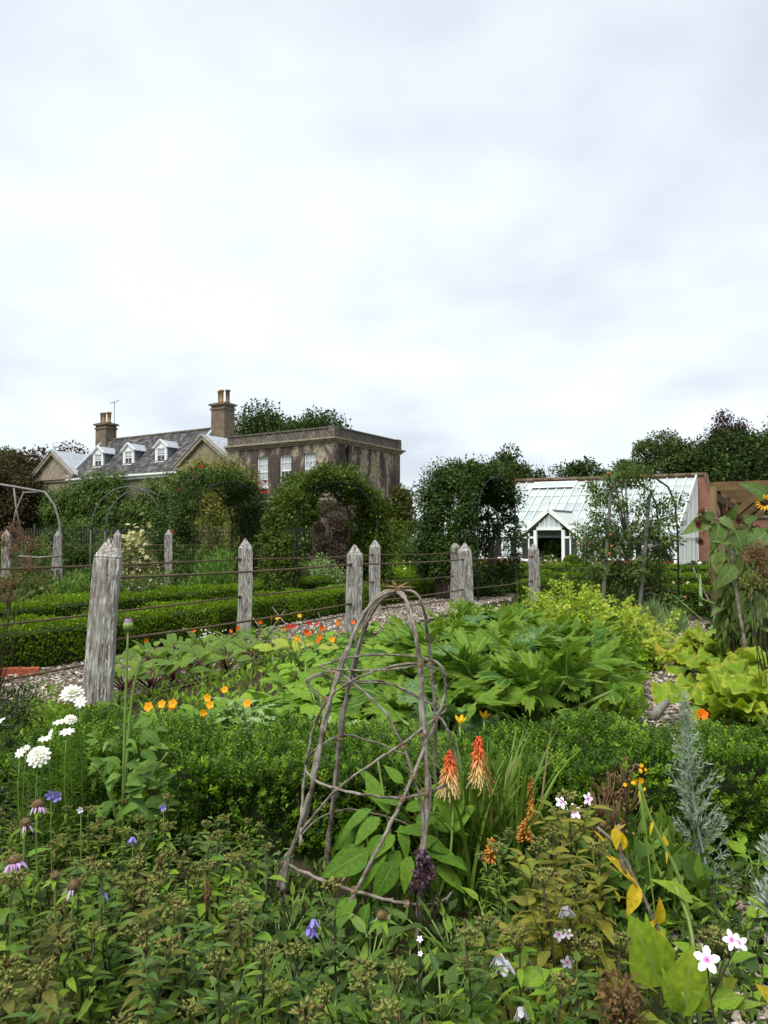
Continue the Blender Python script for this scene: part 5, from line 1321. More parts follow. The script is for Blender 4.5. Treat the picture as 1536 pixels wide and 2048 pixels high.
rosette('beetroot_plant', 'large bronze beet leaf clump left of the big oak post', 'beetroot', G(138, 5.6), LM['beet'], 7, (.16, .28), (.24, .32), (75, 40), 'stalk_r', .010, .0, face=(0, -.5, 0))
# nasturtiums
NF = petals(5, 1.05, 1, .45, .10)
NFM = {k: None for k in ('orange', 'amber', 'red')}
for k in NFM:
    a = Acc(); a.leaves(NF, [(0, 0, 0)], [(1, 0, 0)], [(0, 0, 1)], [1]); NFM[k] = a.mesh('flower', [M[k]])
def nasturtium(label, px, d, n, fl, col, w=.28, h=.22, sz=(.055, .085), group=None, hi=1.0):
    t = thing('nasturtium_plant', label, 'nasturtium', G(px, d), 0, group)
    a = Acc()
    for i in range(n):
        x, y = R.normal(0, w * .5, 2); z = max(.03, R.uniform(.3, 1) * h * (1 - .4 * (x * x + y * y) / w / w))
        a.tube([(x * .4, y * .4, 0), (x * .8, y * .8, z * .6), (x, y, z)], .0028, 4)
        put('leaf', LM['nast'][i % 2], t, (x, y, z), R.normal(0, 1, 3) * (1, 1, .2), (R.normal(0, .4), -.7 + R.normal(0, .4), 1), R.uniform(*sz))
    for i in range(fl):
        x, y = R.normal(0, w * .55), R.normal(-.05, w * .4); z = h * R.uniform(.75, 1.3) * hi
        a.tube([(x * .5, y * .5, 0), (x, y, z)], .0025, 4)
        put('flower', NFM[col[R.integers(0, len(col))]], t, (x, y - .02, z), (R.normal(0, 1), .2, R.normal(0, 1)), (R.normal(0, .5), -1, .5), R.uniform(.024, .034))
    a.build('stems', M['stalk'], t)
NG = 'nasturtium plants with orange and red flowers'
for px, d in ((610, 8.2), (650, 7.9), (560, 9.5), (668, 8.6), (625, 9.2)):
    nasturtium('nasturtium with orange and red flowers between the beetroot and the salad', px, d, 24, 4, ['orange', 'orange', 'amber', 'red'], group=NG, h=.34, hi=1.15)
for px, d in ((430, 10.0), (480, 10.6), (365, 9.5), (525, 11.0), (290, 8.9)):
    nasturtium('low nasturtium with red flowers along the bark path edge of the beetroot', px, d, 20, 1, ['orange', 'orange', 'amber'], group='low nasturtiums along the path edge', h=.20, hi=1.2)
for px, d in ((385, 5.15), (430, 5.25), (350, 5.2)):
    nasturtium('nasturtium with small amber yellow flowers just behind the front hedge', px, d, 18, 3, ['amber'], group='amber nasturtiums behind the front hedge', h=.24, hi=1.25, sz=(.045, .07))
nasturtium('single red nasturtium in front of the squash leaves at right', 1392, 4.5, 9, 1, ['orange'], w=.16, h=.42)
# grey leaved poppies
for px, d in ((505, 5.5), (540, 5.0), (480, 5.9), (665, 4.9)):
    rosette('poppy_plant', 'silvery grey green frilly leaved plant behind the front hedge', 'plant', G(px, d), LM['grey_l'], 22, (.08, .26), (.11, .19), (85, 15), 'stalk', .006, -.3, 'silvery frilly plants', z0=0.0)
# small filling weeds of the bed
herb_layer('bed_weeds', 'small weeds and leaves filling the vegetable bed', [(-2.6, 4.4), (1.2, 4.4), (2.0, 12), (-2.4, 9.2)], 5500, .10, ['mustard', 'mustard', 'nast'], .075)
herb_layer('bed_weeds', 'low green leaves between the courgettes and lime tobacco plants', [(.2, 5.5), (1.9, 5.5), (4.2, 12.2), (1.5, 14.5)], 9000, .40, ['mustard', 'courg', 'nico'], .10)
# lime tobacco plants
NFL = petals(5, .55, 1, .15, .05, 2)
def nicotiana(px, d, h, w, n=650, nf=150):
    t = thing('tobacco_plant', 'lime green flowering tobacco plant behind the courgettes', 'tobacco plant', G(px, d), 0, 'lime green flowering tobacco plants')
    a = Acc(); F = Acc(); Sx = Acc()
    for s in range(9):
        b = np.array([R.normal(0, w * .3), R.normal(0, w * .3), 0]); top = b + (R.normal(0, w * .35), R.normal(0, w * .35), h * R.uniform(.7, 1.0))
        Sx.tube([b, b * .4 + top * .6 + R.normal(0, .02, 3), top], [.008, .006, .003], 4)
        m = n // 9; f = R.random(m) ** .8; P = b + (top - b) * f[:, None]; an = R.random(m) * 2 * PI
        o = np.stack([np.cos(an), np.sin(an), R.normal(-.1, .3, m)], -1)
        a.leaves(LAN2, P + o * (.05 * (1 - f))[:, None], o, np.stack([R.normal(0, .3, m), R.normal(0, .3, m) - .3, np.ones(m)], -1), (.055 + .09 * (1 - f) ** 1.4) * R.uniform(.7, 1.2, m), wide=1.35)
        m = nf // 9 + 2; f = R.uniform(.45, 1.05, m); an = R.random(m) * 2 * PI
        o = np.stack([np.cos(an), np.sin(an), R.normal(0, .3, m)], -1); P = b + (top - b) * f[:, None] + o * R.uniform(.03, .10, m)[:, None]
        F.leaves(NFL, P, R.normal(size=(m, 3)), o + (0, -.5, .1), R.uniform(.016, .026, m))
        for q in range(m): F.tube([P[q], P[q] - o[q] * .04], [.0045, .003], 4, rnd=.1)
    a.build('leaves', M['nico'], t); F.build('flowers', M['nico_f'], t); Sx.build('stems', M['stalk'], t)
for px, d, h, w in ((1140, 11.2, .92, .5), (1175, 10.6, .88, .5), (1215, 10.0, .66, .5), (1120, 10.2, .72, .5), (1255, 9.4, .60, .5), (1290, 8.9, .48, .5), (1310, 9.6, .52, .5), (1230, 8.9, .52, .5), (1275, 8.2, .40, .4), (1075, 11.6, .70, .45), (1200, 11.6, .72, .5), (1250, 10.8, .60, .5)):
    nicotiana(px, d, h, w)
for px, d in ((965, 12.6), (1030, 12.4), (925, 12.0)):
    t = shrub('tobacco_plant', 'pale flowered tobacco plant between the third and fourth oak posts', 'tobacco plant', px, 1200, 60, d, 'mustard', 700, .10, LAN2, clumps=16, flowers=(NFL, 'cream', 26, .03, 1.2), group='pale tobacco plants by the far posts')
# sticks
bp = 0
for (p, q, d) in (((545, 1213), (602, 1288), 9.4), ((571, 1218), (532, 1275), 9.5), ((507, 1234), (536, 1280), 9.3), ((613, 1236), (584, 1272), 9.6), ((637, 1224), (652, 1272), 9.6), ((688, 1233), (672, 1262), 10.0)):
    o = thing('bean_stick', 'thin leaning hazel stick by the bark path among crossed sticks', 'stick', G(q[0], d), 0, 'crossed thin sticks by the path')
    a = Acc(); base = G(q[0], d); top = P3(*p, d + R.normal(0, .1)) - base; k = P3(*q, d) - base
    dr = (Vector(top) - k).normalized(); ln = (k.z + .03) / max(.2, dr.z)
    a.tube([k - dr * ln, k, (Vector(top) + k) / 2 + Vector((.006, 0, .004)), top], [.009, .008, .008, .006], 6, rough=.1); a.build('rod', M['hazel'], o)
o = thing('log_pole', 'grey wooden pole lying on the bark path by the squash', 'pole', G(1330, 6.6))
a = Acc(); b0 = G(1330, 6.6); p, q = G(1362, 7.35, .05) - b0, G(1302, 5.9, .045) - b0
a.tube([p + (q - p) * s + Vector((0, 0, .006 * math.sin(s * 9))) for s in np.linspace(0, 1, 9)], .038, 9, rough=.06); a.build('pole', M['stake'], o)
for i, x in enumerate((28, 62)):
    o = thing('edging_brick', 'red brick end at the left of the path edge' if i else 'red brick at the far left of the path edge', 'brick', G(x, 7.9), .35)
    a = Acc(); a.box((-.105, -.06, 0), (.105, .06, .09)); o2 = a.build('brick', M['redbrick'], o, smooth=False)
# ------------------------------------------------------------------ sunflowers, sorghum, dry stems
SP = merge([petals(16, .26, .62, .25, .42, 3), petals(14, .24, .55, .5, .40, 3)])
def sunflower(label, px0, d, pts, heads, leaves_, group=None, brown=False):
    b0 = G(px0, d); t = thing('sunflower', label, 'sunflower', b0, 0, group)
    a = Acc(); P = [Vector((0, 0, 0))] + [P3(x, y, d) - b0 for x, y in pts]
    # smooth the stem
    Pn = np.array([list(p) for p in P]); s = np.linspace(0, len(P) - 1, len(P) * 4)
    Pn = np.stack([np.interp(s, np.arange(len(P)), Pn[:, i]) for i in range(3)], -1) + R.normal(0, .004, (len(s), 3))
    a.tube(Pn, np.linspace(.017, .008, len(s)), 7, rough=.08); a.build('stem', M['hazel'] if brown else M['stalk'], t)
    for (x, y, r, m, U) in heads:
        p = P3(x, y, d - .05) - b0
        a = Acc(); a.lathe([(.001, -.25), (.35, -.2), (.48, 0), (.40, .10), (.001, .16)], 14, rnd=.2); hd = put('head', a.mesh('head', M['disc']), t, p, Vector(U).orthogonal(), U, r * 1.0)
        a = Acc(); a.leaves(SP, [(0, 0, .02)], [(1, 0, 0)], [(0, 0, 1)], [1.0]); pe = a.build('petals', M[m], hd)
        k = np.argmin([(Vector(q) - p).length for q in Pn]); a = Acc(); q = Vector(Pn[k]); a.tube([q, (q + p) / 2 + Z * .03, p], .006, 5); a.build('flower_stalk', M['stalk'], t)
    for (x, y, x2, y2, k) in leaves_:
        p, q = P3(x, y, d) - b0, P3(x2, y2, d - .12) - b0
        put('leaf', LM['sun_l'][k], t, p, q - p, (R.normal(0, .3), -1, .45), (q - p).length)
sunflower('sunflower with a yellow head at the right edge', 1540, 6.9, [(1545, 1150), (1538, 1010)], [(1530, 1005, .075, 'yellow', (-.5, -.9, .2))], [(1538, 1060, 1498, 1090, 0), (1540, 1110, 1500, 1150, 0), (1540, 1000, 1512, 962, 1), (1540, 1040, 1560, 1075, 0), (1540, 1200, 1505, 1235, 1)])
sunflower('dark maroon sunflower with two heads leaning left over the timber post', 1498, 6.7, [(1478, 1240), (1465, 1130), (1452, 1050), (1425, 1032)], [(1405, 1025, .05, 'maroon', (-.8, -.3, .1)), (1397, 1045, .055, 'maroon', (-.9, -.4, 0)), (1400, 1082, .045, 'maroon', (-.7, -.4, -.5))], [(1440, 1045, 1432, 1092, 0), (1432, 1040, 1418, 1022, 1), (1470, 1060, 1485, 1098, 0), (1455, 1040, 1478, 1020, 1), (1440, 1035, 1470, 1050, 1), (1420, 1042, 1382, 1050, 1), (1468, 1130, 1440, 1165, 1), (1460, 1080, 1438, 1072, 1)], brown=True)
sunflower('dark maroon sunflower in the middle behind the brown panicles', 1512, 7.0, [(1502, 1240), (1485, 1120), (1478, 1048)], [(1460, 1030, .055, 'maroon', (-.2, -.9, .2)), (1478, 1038, .055, 'maroon', (.3, -.9, .1))], [(1480, 1045, 1512, 1030, 1), (1485, 1060, 1465, 1078, 0), (1485, 1095, 1520, 1090, 1), (1490, 1120, 1470, 1160, 1), (1488, 1050, 1510, 1052, 0), (1495, 1180, 1475, 1230, 1)], brown=True)
sunflower('drooping sunflower with a faded head near the right edge', 1525, 7.2, [(1522, 1220), (1515, 1110), (1508, 1055)], [(1508, 1058, .06, 'maroon', (0, -.8, -.5))], [(1510, 1060, 1530, 1085, 1), (1515, 1095, 1535, 1130, 0), (1518, 1130, 1490, 1165, 1), (1512, 1070, 1490, 1062, 1)], brown=True)
for i, (px, d, top) in enumerate(((1468, 7.3, 1075), (1490, 7.5, 1062), (1515, 7.0, 1085), (1532, 7.4, 1068), (1478, 7.7, 1110), (1505, 7.8, 1050))):
    b0 = G(px, d); t = thing('sunflower', 'withered leafy sunflower stem, %s from the left in the clump by the timber cage' % ['first', 'third', 'fifth', 'sixth', 'second', 'fourth'][i], 'sunflower', b0, 0, 'withered sunflowers')
    h = HT(top, d); ln = R.normal(0, .06, 2)
    a = Acc(); a.tube([(0, 0, 0), (ln[0] * .5 + .02, ln[1] * .5, h * .5), (ln[0], ln[1], h)], [.014, .011, .006], 6, rough=.08); a.build('stem', M['hazel'], t)
    for q in range(15):
        f = .35 + .65 * q / 14; an = q * 2.4; o_ = Vector((math.cos(an), math.sin(an) - .2, 0)); p = Vector((ln[0] * f, ln[1] * f, h * f)) + o_ * .05
        put('leaf', LM['sun_l'][q % 2], t, p, o_ * .6 + Z * R.uniform(-1.2, .1), o_ + Z * .6, R.uniform(.14, .25))
    a = Acc(); n = 420; f = R.random(n); v = nrm(R.normal(size=(n, 3))); a.leaves(LAN2, np.stack([ln[0] * f, ln[1] * f, h * (.3 + .68 * f)], -1) + v * .12, v * .5 - (0, 0, .7), v + (0, -.4, .3), R.uniform(.06, .13, n)); a.build('withered_leaves', M['herb'], t)
o = thing('sorghum_clump', 'dark strappy grass leaves and brown stalks at the foot of the sunflowers', 'grass clump', G(1512, 7.6))
a = Acc(); n = 120; P = np.stack([R.normal(0, .22, n), R.normal(0, .15, n), R.uniform(0, .75, n)], -1)
a.leaves(BLADE, P, R.normal(0, .75, (n, 3)) + (0, 0, .5), R.normal(0, .5, (n, 3)) + (0, -.2, 1), R.uniform(.28, .6, n), wide=2.4); a.build('leaves', M['grey_l'], o)
a = Acc(); n = 700; P = np.stack([R.normal(0, .20, n), R.normal(0, .2, n), R.random(n) ** .8 * 1.15], -1)
a.leaves(OVATE, P, R.normal(0, .7, (n, 3)) + (0, 0, -.3), R.normal(0, .5, (n, 3)) + (0, -.4, .7), R.uniform(.05, .13, n)); a.build('foliage', M['herb_dark'], o)
a = Acc()
for i in range(12):
    x, y = R.normal(-.05, .16), R.normal(0, .1); a.tube([(x, y, 0), (x * .7 - .1, y, .6), (x * .9 - .2 + R.normal(0, .05), y, 1.15)], [.012, .010, .006], 5)
a.build('stems', M['hazel'], o)
def umbel(name, label, cat, base, d, pts, mat='herb_brown', r=.05, n=150):
    b0 = G(base, d); t = thing(name, label, cat, b0)
    for (x, y) in pts:
        p = P3(x, y, d) - b0; a = Acc(); a.tube([(R.normal(0, .03), 0, 0), (p.x * .6 + R.normal(0, .04), .02, p.z * .55), p], [.0045, .0035, .0025], 5); a.build('stem', M['stalk_d'], t)
        a = Acc(); v = nrm(R.normal(size=(n, 3))); q = np.array(p) + v * r * (R.random(n) ** .4)[:, None] * (1, 1, .9)
        a.leaves(DIA, q, v + R.normal(0, .5, (n, 3)), R.normal(size=(n, 3)), R.uniform(.012, .024, n))
        for i in range(14): a.tube([p - Vector((0, 0, r * 1.3)), q[i]], .002, 4)
        a.build('seed_head', M[mat], t)
    return t
umbel('sorghum', 'rusty brown panicle plant in front of the sunflowers', 'plant', 1545, 5.6, [(1512, 1098), (1500, 1108), (1525, 1135), (1518, 1115), (1533, 1150)], r=.075, n=240)
umbel('sorghum', 'greenish yellow panicle plant below the rusty one', 'plant', 1535, 5.5, [(1493, 1163), (1515, 1165), (1504, 1158)], mat='bud', r=.055, n=200)
umbel('dry_umbel', 'tall dry brown seed head plant at the left edge in front of the fences', 'plant', -10, 6.2, [(8, 1075), (28, 1052), (40, 1070), (22, 1095), (62, 1085), (28, 1155), (12, 1165), (60, 1125), (18, 1190)], r=.07, n=110)
# ------------------------------------------------------------------ the hazel wigwam
DW = 2.95
def cxw(y): return np.interp(y, [1170, 1230, 1300, 1400, 1500, 1600, 1750, 1900], [793, 789, 778, 763, 757, 752, 745, 740])
def rw(y): return np.interp(y, [1170, 1182, 1230, 1300, 1400, 1500, 1600, 1750, 1900], [2, 14, 64, 88, 112, 134, 148, 176, 200])
for px, d in ((315, 5.4), (410, 5.6), (470, 5.8), (520, 6.2), (560, 5.6), (600, 6.0), (590, 5.2), (610, 6.7)):
    rosette('leafy_weed', 'low bright green leafy plant between the beetroot and the front hedge', 'plant', G(px, d), LM['mustard'] + LM['nast'], 20, (.06, .22), (.07, .14), (84, 16), 'stalk', .004, -.05, 'low bright plants between beetroot and hedge', face=(0, -.3, 0))
b0 = G(760, DW)
ww = thing('plant_support', 'woven hazel wigwam plant support with bent rods and hoops in the foreground', 'plant support', b0)
def dome(px, y, side):
    x = px - cxw(y); r = rw(y); dep = DW + side * math.sqrt(max(0.0, r * r - x * x)) / 1500 * DW
    return np.array(P3(px, y, dep) - b0)
def spline(P, k=6):
    P = np.asarray(P, float); n = len(P); Q = np.vstack([2 * P[0] - P[1], P, 2 * P[-1] - P[-2]]); o = []
    for i in range(n - 1):
        p0, p1, p2, p3 = Q[i:i + 4]
        for t in np.linspace(0, 1, k, endpoint=False):
            o.append(.5 * ((2 * p1) + (-p0 + p2) * t + (2 * p0 - 5 * p1 + 4 * p2 - p3) * t * t + (-p0 + 3 * p1 - 3 * p2 + p3) * t ** 3))
    o.append(P[-1]); return np.array(o)
def rod(name, pts, r0, r1, double=False):
    P = spline([dome(*p) for p in pts]); n = len(P)
    P = P + R.normal(0, .0012, P.shape)
    a = Acc(); rr = np.linspace(r0, r1, n) * (1 + .10 * np.sin(np.arange(n) * 1.9))
    rr = rr * .74
    a.tube(P, rr, 8, rough=.08)
    if double: a.tube(P + np.stack([.011 * np.cos(np.arange(n) * .35), .006 + 0 * np.arange(n), .009 * np.sin(np.arange(n) * .35)], -1), rr * .8, 7, rough=.06)
    for i in range(3, n - 2, 7):
        v = nrm(R.normal(size=3)); a.tube([P[i], P[i] + v * .014], [rr[i] * .55, rr[i] * .3], 5)
    a.build(name, M['hazel'], ww)
F_, B_ = -1, 1
rod('upright', [(793, 1180, B_), (765, 1190, F_), (738, 1212, F_), (713, 1255, F_), (692, 1310, F_), (667, 1380, F_), (648, 1440, F_), (641, 1495, F_), (628, 1560, F_), (604, 1640, F_), (580, 1712, F_), (566, 1790, F_), (552, 1900, F_)], .0085, .013, True)
rod('upright', [(793, 1182, B_), (758, 1205, B_), (728, 1262, B_), (706, 1330, B_), (691, 1410, B_), (680, 1490, B_), (670, 1570, B_), (662, 1650, B_), (655, 1800, B_)], .009, .013, True)
rod('upright', [(795, 1184, F_), (815, 1205, F_), (829, 1262, F_), (839, 1330, F_), (845, 1410, F_), (850, 1490, F_), (852, 1590, F_), (846, 1680, F_), (838, 1760, F_), (834, 1920, F_)], .009, .013, True)
rod('upright', [(795, 1180, B_), (828, 1184, B_), (846, 1215, B_), (856, 1280, B_), (864, 1360, B_), (870, 1430, B_), (868, 1500, B_), (872, 1600, B_), (876, 1760, B_)], .008, .011)
rod('weaver', [(640, 1330, B_), (700, 1313, B_), (770, 1307, B_), (840, 1313, B_), (878, 1326, B_), (889, 1360, F_), (886, 1395, F_), (868, 1440, F_), (836, 1520, F_), (800, 1600, F_), (760, 1680, F_), (712, 1770, F_), (676, 1840, F_), (640, 1905, F_)], .0055, .0105)
rod('weaver', [(640, 1332, F_), (690, 1337, F_), (750, 1339, F_), (800, 1334, F_), (845, 1326, F_)], .004, .006)
rod('weaver', [(896, 1350, F_), (862, 1332, F_), (822, 1325, F_), (770, 1334, F_), (706, 1358, F_), (660, 1392, F_), (634, 1436, F_), (618, 1500, F_), (608, 1580, F_), (604, 1680, F_)], .0045, .008)
rod('weaver', [(616, 1372, B_), (620, 1352, F_), (668, 1341, F_), (720, 1374, F_), (768, 1420, F_), (800, 1476, F_), (824, 1540, F_), (842, 1610, F_), (848, 1690, F_)], .0045, .0085)
rod('weaver', [(640, 1390, B_), (617, 1368, F_), (640, 1346, B_), (690, 1362, B_), (770, 1364, B_), (826, 1384, B_), (866, 1408, B_)], .004, .006, True)
rod('weaver', [(888, 1394, B_), (890, 1415, F_), (862, 1438, F_), (812, 1476, F_), (768, 1506, F_), (700, 1552, F_), (650, 1598, F_), (602, 1660, F_), (572, 1716, F_), (556, 1770, F_)], .0042, .0085)
rod('hoop', [(818, 1508, B_), (760, 1483, B_), (692, 1466, B_), (640, 1488, F_), (613, 1520, F_), (622, 1546, F_), (660, 1566, F_), (730, 1582, F_), (800, 1588, F_), (852, 1578, F_), (890, 1563, F_), (915, 1548, F_)], .0050, .0080)
rod('weaver', [(868, 1420, B_), (892, 1450, B_), (908, 1500, B_), (915, 1550, F_)], .006, .006)
rod('hoop', [(570, 1712, F_), (632, 1742, F_), (710, 1768, F_), (790, 1789, F_), (840, 1795, F_), (885, 1786, F_), (910, 1758, F_)], .0085, .0062)
rod('hoop', [(570, 1705, F_), (625, 1640, B_), (680, 1612, B_), (740, 1616, B_), (815, 1640, B_), (860, 1680, B_)], .0045, .006)
a = Acc(); v = nrm(R.normal(size=(46, 3)))
for i in range(26):
    c0 = np.array([0.0, 0, 0]); an = R.random() * 6.28; top = np.array(P3(795, 1178, DW) - b0)
    p = top + np.array([math.cos(an) * .013, math.sin(an) * .013, R.uniform(-.014, .012)]); q = top + np.array([math.cos(an + 1.7) * .014, math.sin(an + 1.7) * .014, R.uniform(-.014, .012)])
    a.tube([p, (p + q) / 2 * 1.0, q], .0022, 4)
for i in range(16):
    top = np.array(P3(795, 1174, DW) - b0); a.tube([top, top + np.array([R.normal(0, .03), R.normal(0, .02), abs(R.normal(0, .012))])], [.0025, .001], 4)
a.build('twine_tie', M['twine'], ww)
a = Acc()
for (px, y, s) in ((668, 1341, F_), (838, 1326, F_), (862, 1322, B_), (650, 1394, F_), (845, 1463, F_), (868, 1435, F_), (684, 1470, B_), (826, 1545, F_), (805, 1487, F_), (848, 1577, F_), (803, 1588, F_), (710, 1766, F_), (572, 1712, F_), (812, 1792, F_), (836, 1795, F_)):
    p = dome(px, y, s)
    for q in range(4):
        an = np.linspace(0, 2 * PI, 9); a.tube([p + np.array([.013 * math.cos(t), .010 * math.sin(t), .003 * q - .005 + .003 * math.sin(t)]) for t in an], .0014, 4)
a.build('twine_knots', M['twine'], ww)
# ------------------------------------------------------------------ foreground bed
def stem_to(t, base, p, r0, r1, mat, wob=.01, name='stem'):
    a = Acc(); base, p = np.array(base, float), np.array(p, float)
    P = [base + (p - base) * s + np.array([math.sin(s * 5 + p[0] * 40) * wob, math.cos(s * 4 + p[2] * 30) * wob, 0]) * math.sin(s * PI) for s in np.linspace(0, 1, 6)]
    a.tube(P, np.linspace(r0, r1, 6), 5); return a.build(name, M[mat], t)
def cluster(p, r, n, mats=('bud', 'bud_b'), size=.009, brown=.12, flat_=.7):
    a = Acc(); v = nrm(R.normal(size=(n, 3))); v[:, 2] = np.abs(v[:, 2]) * flat_
    q = np.array(p) + v * r * (.5 + .5 * R.random(n))[:, None]
    for i in range(n):
        s = size * R.uniform(.7, 1.3); d = nrm(v[i] + R.normal(0, .3, 3)); x = nrm(np.cross(d, (0.3, .1, 1))); y = np.cross(d, x)
        V = [q[i] - d * s, q[i] + x * s * .62, q[i] + y * s * .62, q[i] - x * s * .62, q[i] - y * s * .62, q[i] + d * s * 1.25]
        a.add(V, T=[(0, 2, 1), (0, 3, 2), (0, 4, 3), (0, 1, 4), (5, 1, 2), (5, 2, 3), (5, 3, 4), (5, 4, 1)], rnd=R.random(), mi=int(R.random() < brown))
    k = n // 2
    a.leaves(DIAN, q[:k], v[:k] + R.normal(0, .4, (k, 3)), R.normal(size=(k, 3)), R.uniform(size * 1.2, size * 2.4, k), mi=0)
    for i in range(0, n, 3): a.tube([np.array(p) - (0, 0, r * .9), q[i]], .0016, 4, mi=0)
    return a, [M[m] for m in mats]
def phlox_proto(h, label, lm='phlox', nb=16, ll=(.050, .080), head=True, ld=.035, group=None, br=True):
    t = thing('phlox_plant', label, 'plant', (0, 0, 0), 0, group)
    lean = np.array([R.normal(0, .05), R.normal(0, .05), h])
    P = [lean * s + np.array([.008 * math.sin(s * 7), .008 * math.cos(s * 5), 0]) for s in np.linspace(0, 1, 7)]
    a = Acc(); a.tube(P, np.linspace(.0042, .0026, 7), 5); a.build('stem', M['stalk_d'], t)
    zs = np.arange(.06, h - .01, ld); low = Acc(); k = 0; cnt = 0
    for i, z in enumerate(zs[::-1]):
        p = lean * (z / h); an = i * PI / 2 + R.normal(0, .3)
        for s in (0, 1):
            an2 = an + s * PI; L = R.uniform(*ll) * (.72 if i < 2 else 1.0) * (1 + .15 * (i > 4))
            D = Vector((math.cos(an2), math.sin(an2), R.normal(.28 if i < 3 else .0, .25))); U = Vector((R.normal(0, .25), R.normal(-.2, .25), 1))
            if cnt < nb:
                put('leaf', LM[lm][R.integers(0, len(LM[lm]))], t, p, D, U, L); cnt += 1
            else: low.leaves(LANCE, [p], [D], [U], [L], wide=1.3)
    if br:
        for q in range(3):
            z0 = h * R.uniform(.55, .8); an = R.random() * 6.3; b = lean * (z0 / h); e = b + np.array([math.cos(an) * .07, math.sin(an) * .07, h * .22])
            low.tube([b, (b + e) / 2 + (0, 0, -.01), e], [.002, .0018, .0015], 4)
            for j in range(6):
                pp = b + (e - b) * (.3 + .12 * j); low.leaves(LANCE, [pp], [(math.cos(an + j * 1.6 * PI / 2), math.sin(an + j * 1.6 * PI / 2), .3)], [(0, -.2, 1)], [R.uniform(*ll) * .7], wide=1.2)
    low.build('foliage', M[lm], t)
    if head:
        a, ms = cluster(lean + (0, 0, .008), .030, 30, size=.0068); a.build('seed_head', ms, t)
    return t
PL = 'dark green phlox plant gone to seed in the foreground bed'
PG = 'phlox plants gone to seed in the foreground'
protos = [phlox_proto(h, PL, group=PG, nb=nb, lm=lm, head=hd) for h, nb, lm, hd in ((.44, 16, 'phlox', 1), (.50, 16, 'phlox_b', 1), (.47, 14, 'phlox_o', 1), (.53, 16, 'phlox', 1), (.42, 14, 'phlox_b', 0), (.48, 14, 'phlox', 1), (.46, 14, 'phlox_l', 1), (.40, 14, 'phlox_o', 0), (.51, 14, 'phlox_b', 1))]
random.shuffle(protos)
LIME = 'lime green leafy young plant among the dark phlox'
lime = [phlox_proto(h, LIME, 'phlox_l', 14, (.06, .095), False, .045, 'lime green plants among the phlox', False) for h in (.36, .30)]
YEL = 'yellowing leafy seeding plant in front of the poker clump'
YG = 'yellowing seeding plants at the right of the foreground'
yel = [phlox_proto(h, YEL, 'yel_plant', 16, (.06, .10), True, .040, YG) for h in (.50, .44, .54)]
DRY = 'dry brown seed stalk standing among the dark phlox'
dry = [phlox_proto(h, DRY, 'phlox', 5, (.03, .05), True, .07, 'dry brown stalks among the phlox', False) for h in (.44, .40)]
for t_ in dry:
    for c_ in t_.children:
        if c_.name.startswith('seed_head'):
            a, ms = cluster((0, 0, 0), .022, 46, ('bud_b', 'bud_b'), .0050); v_ = np.concatenate(a.v)
            zz = R.uniform(-.16, .0, 1)[0]
            a.v = [v * (1, 1, 1) for v in a.v]
            me = a.mesh('seed_head', ms)
            for vt in me.vertices: vt.co.z = vt.co.z * 4.2 - .05; vt.co.x *= .55; vt.co.y *= .55
            c_.data = me; c_.location = (0, 0, .40)
used = set()
def scatter(pro, lst):
    for i, (px, d, s) in enumerate(lst):
        k = i % len(pro); loc = G(px, d); rz = R.random() * 6.28; tl = (R.normal(0, .12), R.normal(0, .12))
        if pro[k].name not in used:
            used.add(pro[k].name); o = pro[k]
            if o.name not in KIDS: KIDS[o.name] = [(c, list(c.children)) for c in o.children]
            o.location = loc; o.rotation_euler = (tl[0], tl[1], rz); o.scale = (s, s, s)
        else: dup(pro[k], loc, rz, s, tilt=tl)
def poisson(n, x0, x1, d0, d1, mind, ok=lambda px, d: True):
    pts = []; tries = 0
    while len(pts) < n and tries < 20000:
        tries += 1; d = R.uniform(d0, d1); px = R.uniform(x0, x1); x = gx(px, d)
        if not ok(px, d): continue
        if all((x - q[0]) ** 2 + (d - q[1]) ** 2 > mind * mind for q in pts): pts.append((x, d))
    return [(768 + 1500 * x / d, d) for x, d in pts]
def okp(px, d):
    if px > 1010: return d < 1.9 and px < 1180 and R.random() < .5
    if 535 < px < 1000 and d > 1.85: return False
    return True
spots = poisson(150, -60, 1180, 1.22, 2.98, .088, okp)
scatter(protos, [(px, d, R.uniform(.82, 1.10) * (1.0 if d < 2.1 else .86 if d < 2.5 else .76)) for px, d in spots])
scatter(lime, [(px, d, R.uniform(.8, 1.15)) for px, d in ((100, 1.75), (125, 1.62), (510, 1.5), (560, 1.45), (700, 1.55), (745, 1.48), (800, 1.6), (330, 1.42), (880, 1.45), (1010, 1.5), (1100, 1.5), (60, 1.95))] + [(px, d, R.uniform(.75, 1.15)) for px, d in poisson(34, -40, 1150, 1.25, 2.6, .16, okp)])
scatter(dry, [(px, d, R.uniform(.85, 1.1)) for px, d in ((185, 1.95), (215, 2.0), (560, 1.75), (800, 1.6), (420, 2.3), (330, 2.5))])
scatter(yel, [(px, d, R.uniform(.85, 1.1)) for px, d in ((1010, 2.2), (1045, 2.05), (1080, 2.35), (1105, 2.15), (1140, 2.05), (1150, 2.4), (1175, 2.2), (1060, 1.85), (1110, 1.85), (1165, 1.75), (1120, 2.55), (1200, 2.0))])
gc = herb_layer('ground_cover', 'small round leaved ground cover under the foreground plants', [(-2.0, 1.1), (2.2, 1.1), (3.2, 3.15), (-3.2, 3.15)], 26000, .17, ['phlox', 'herb_dark', 'phlox_l'], .042)
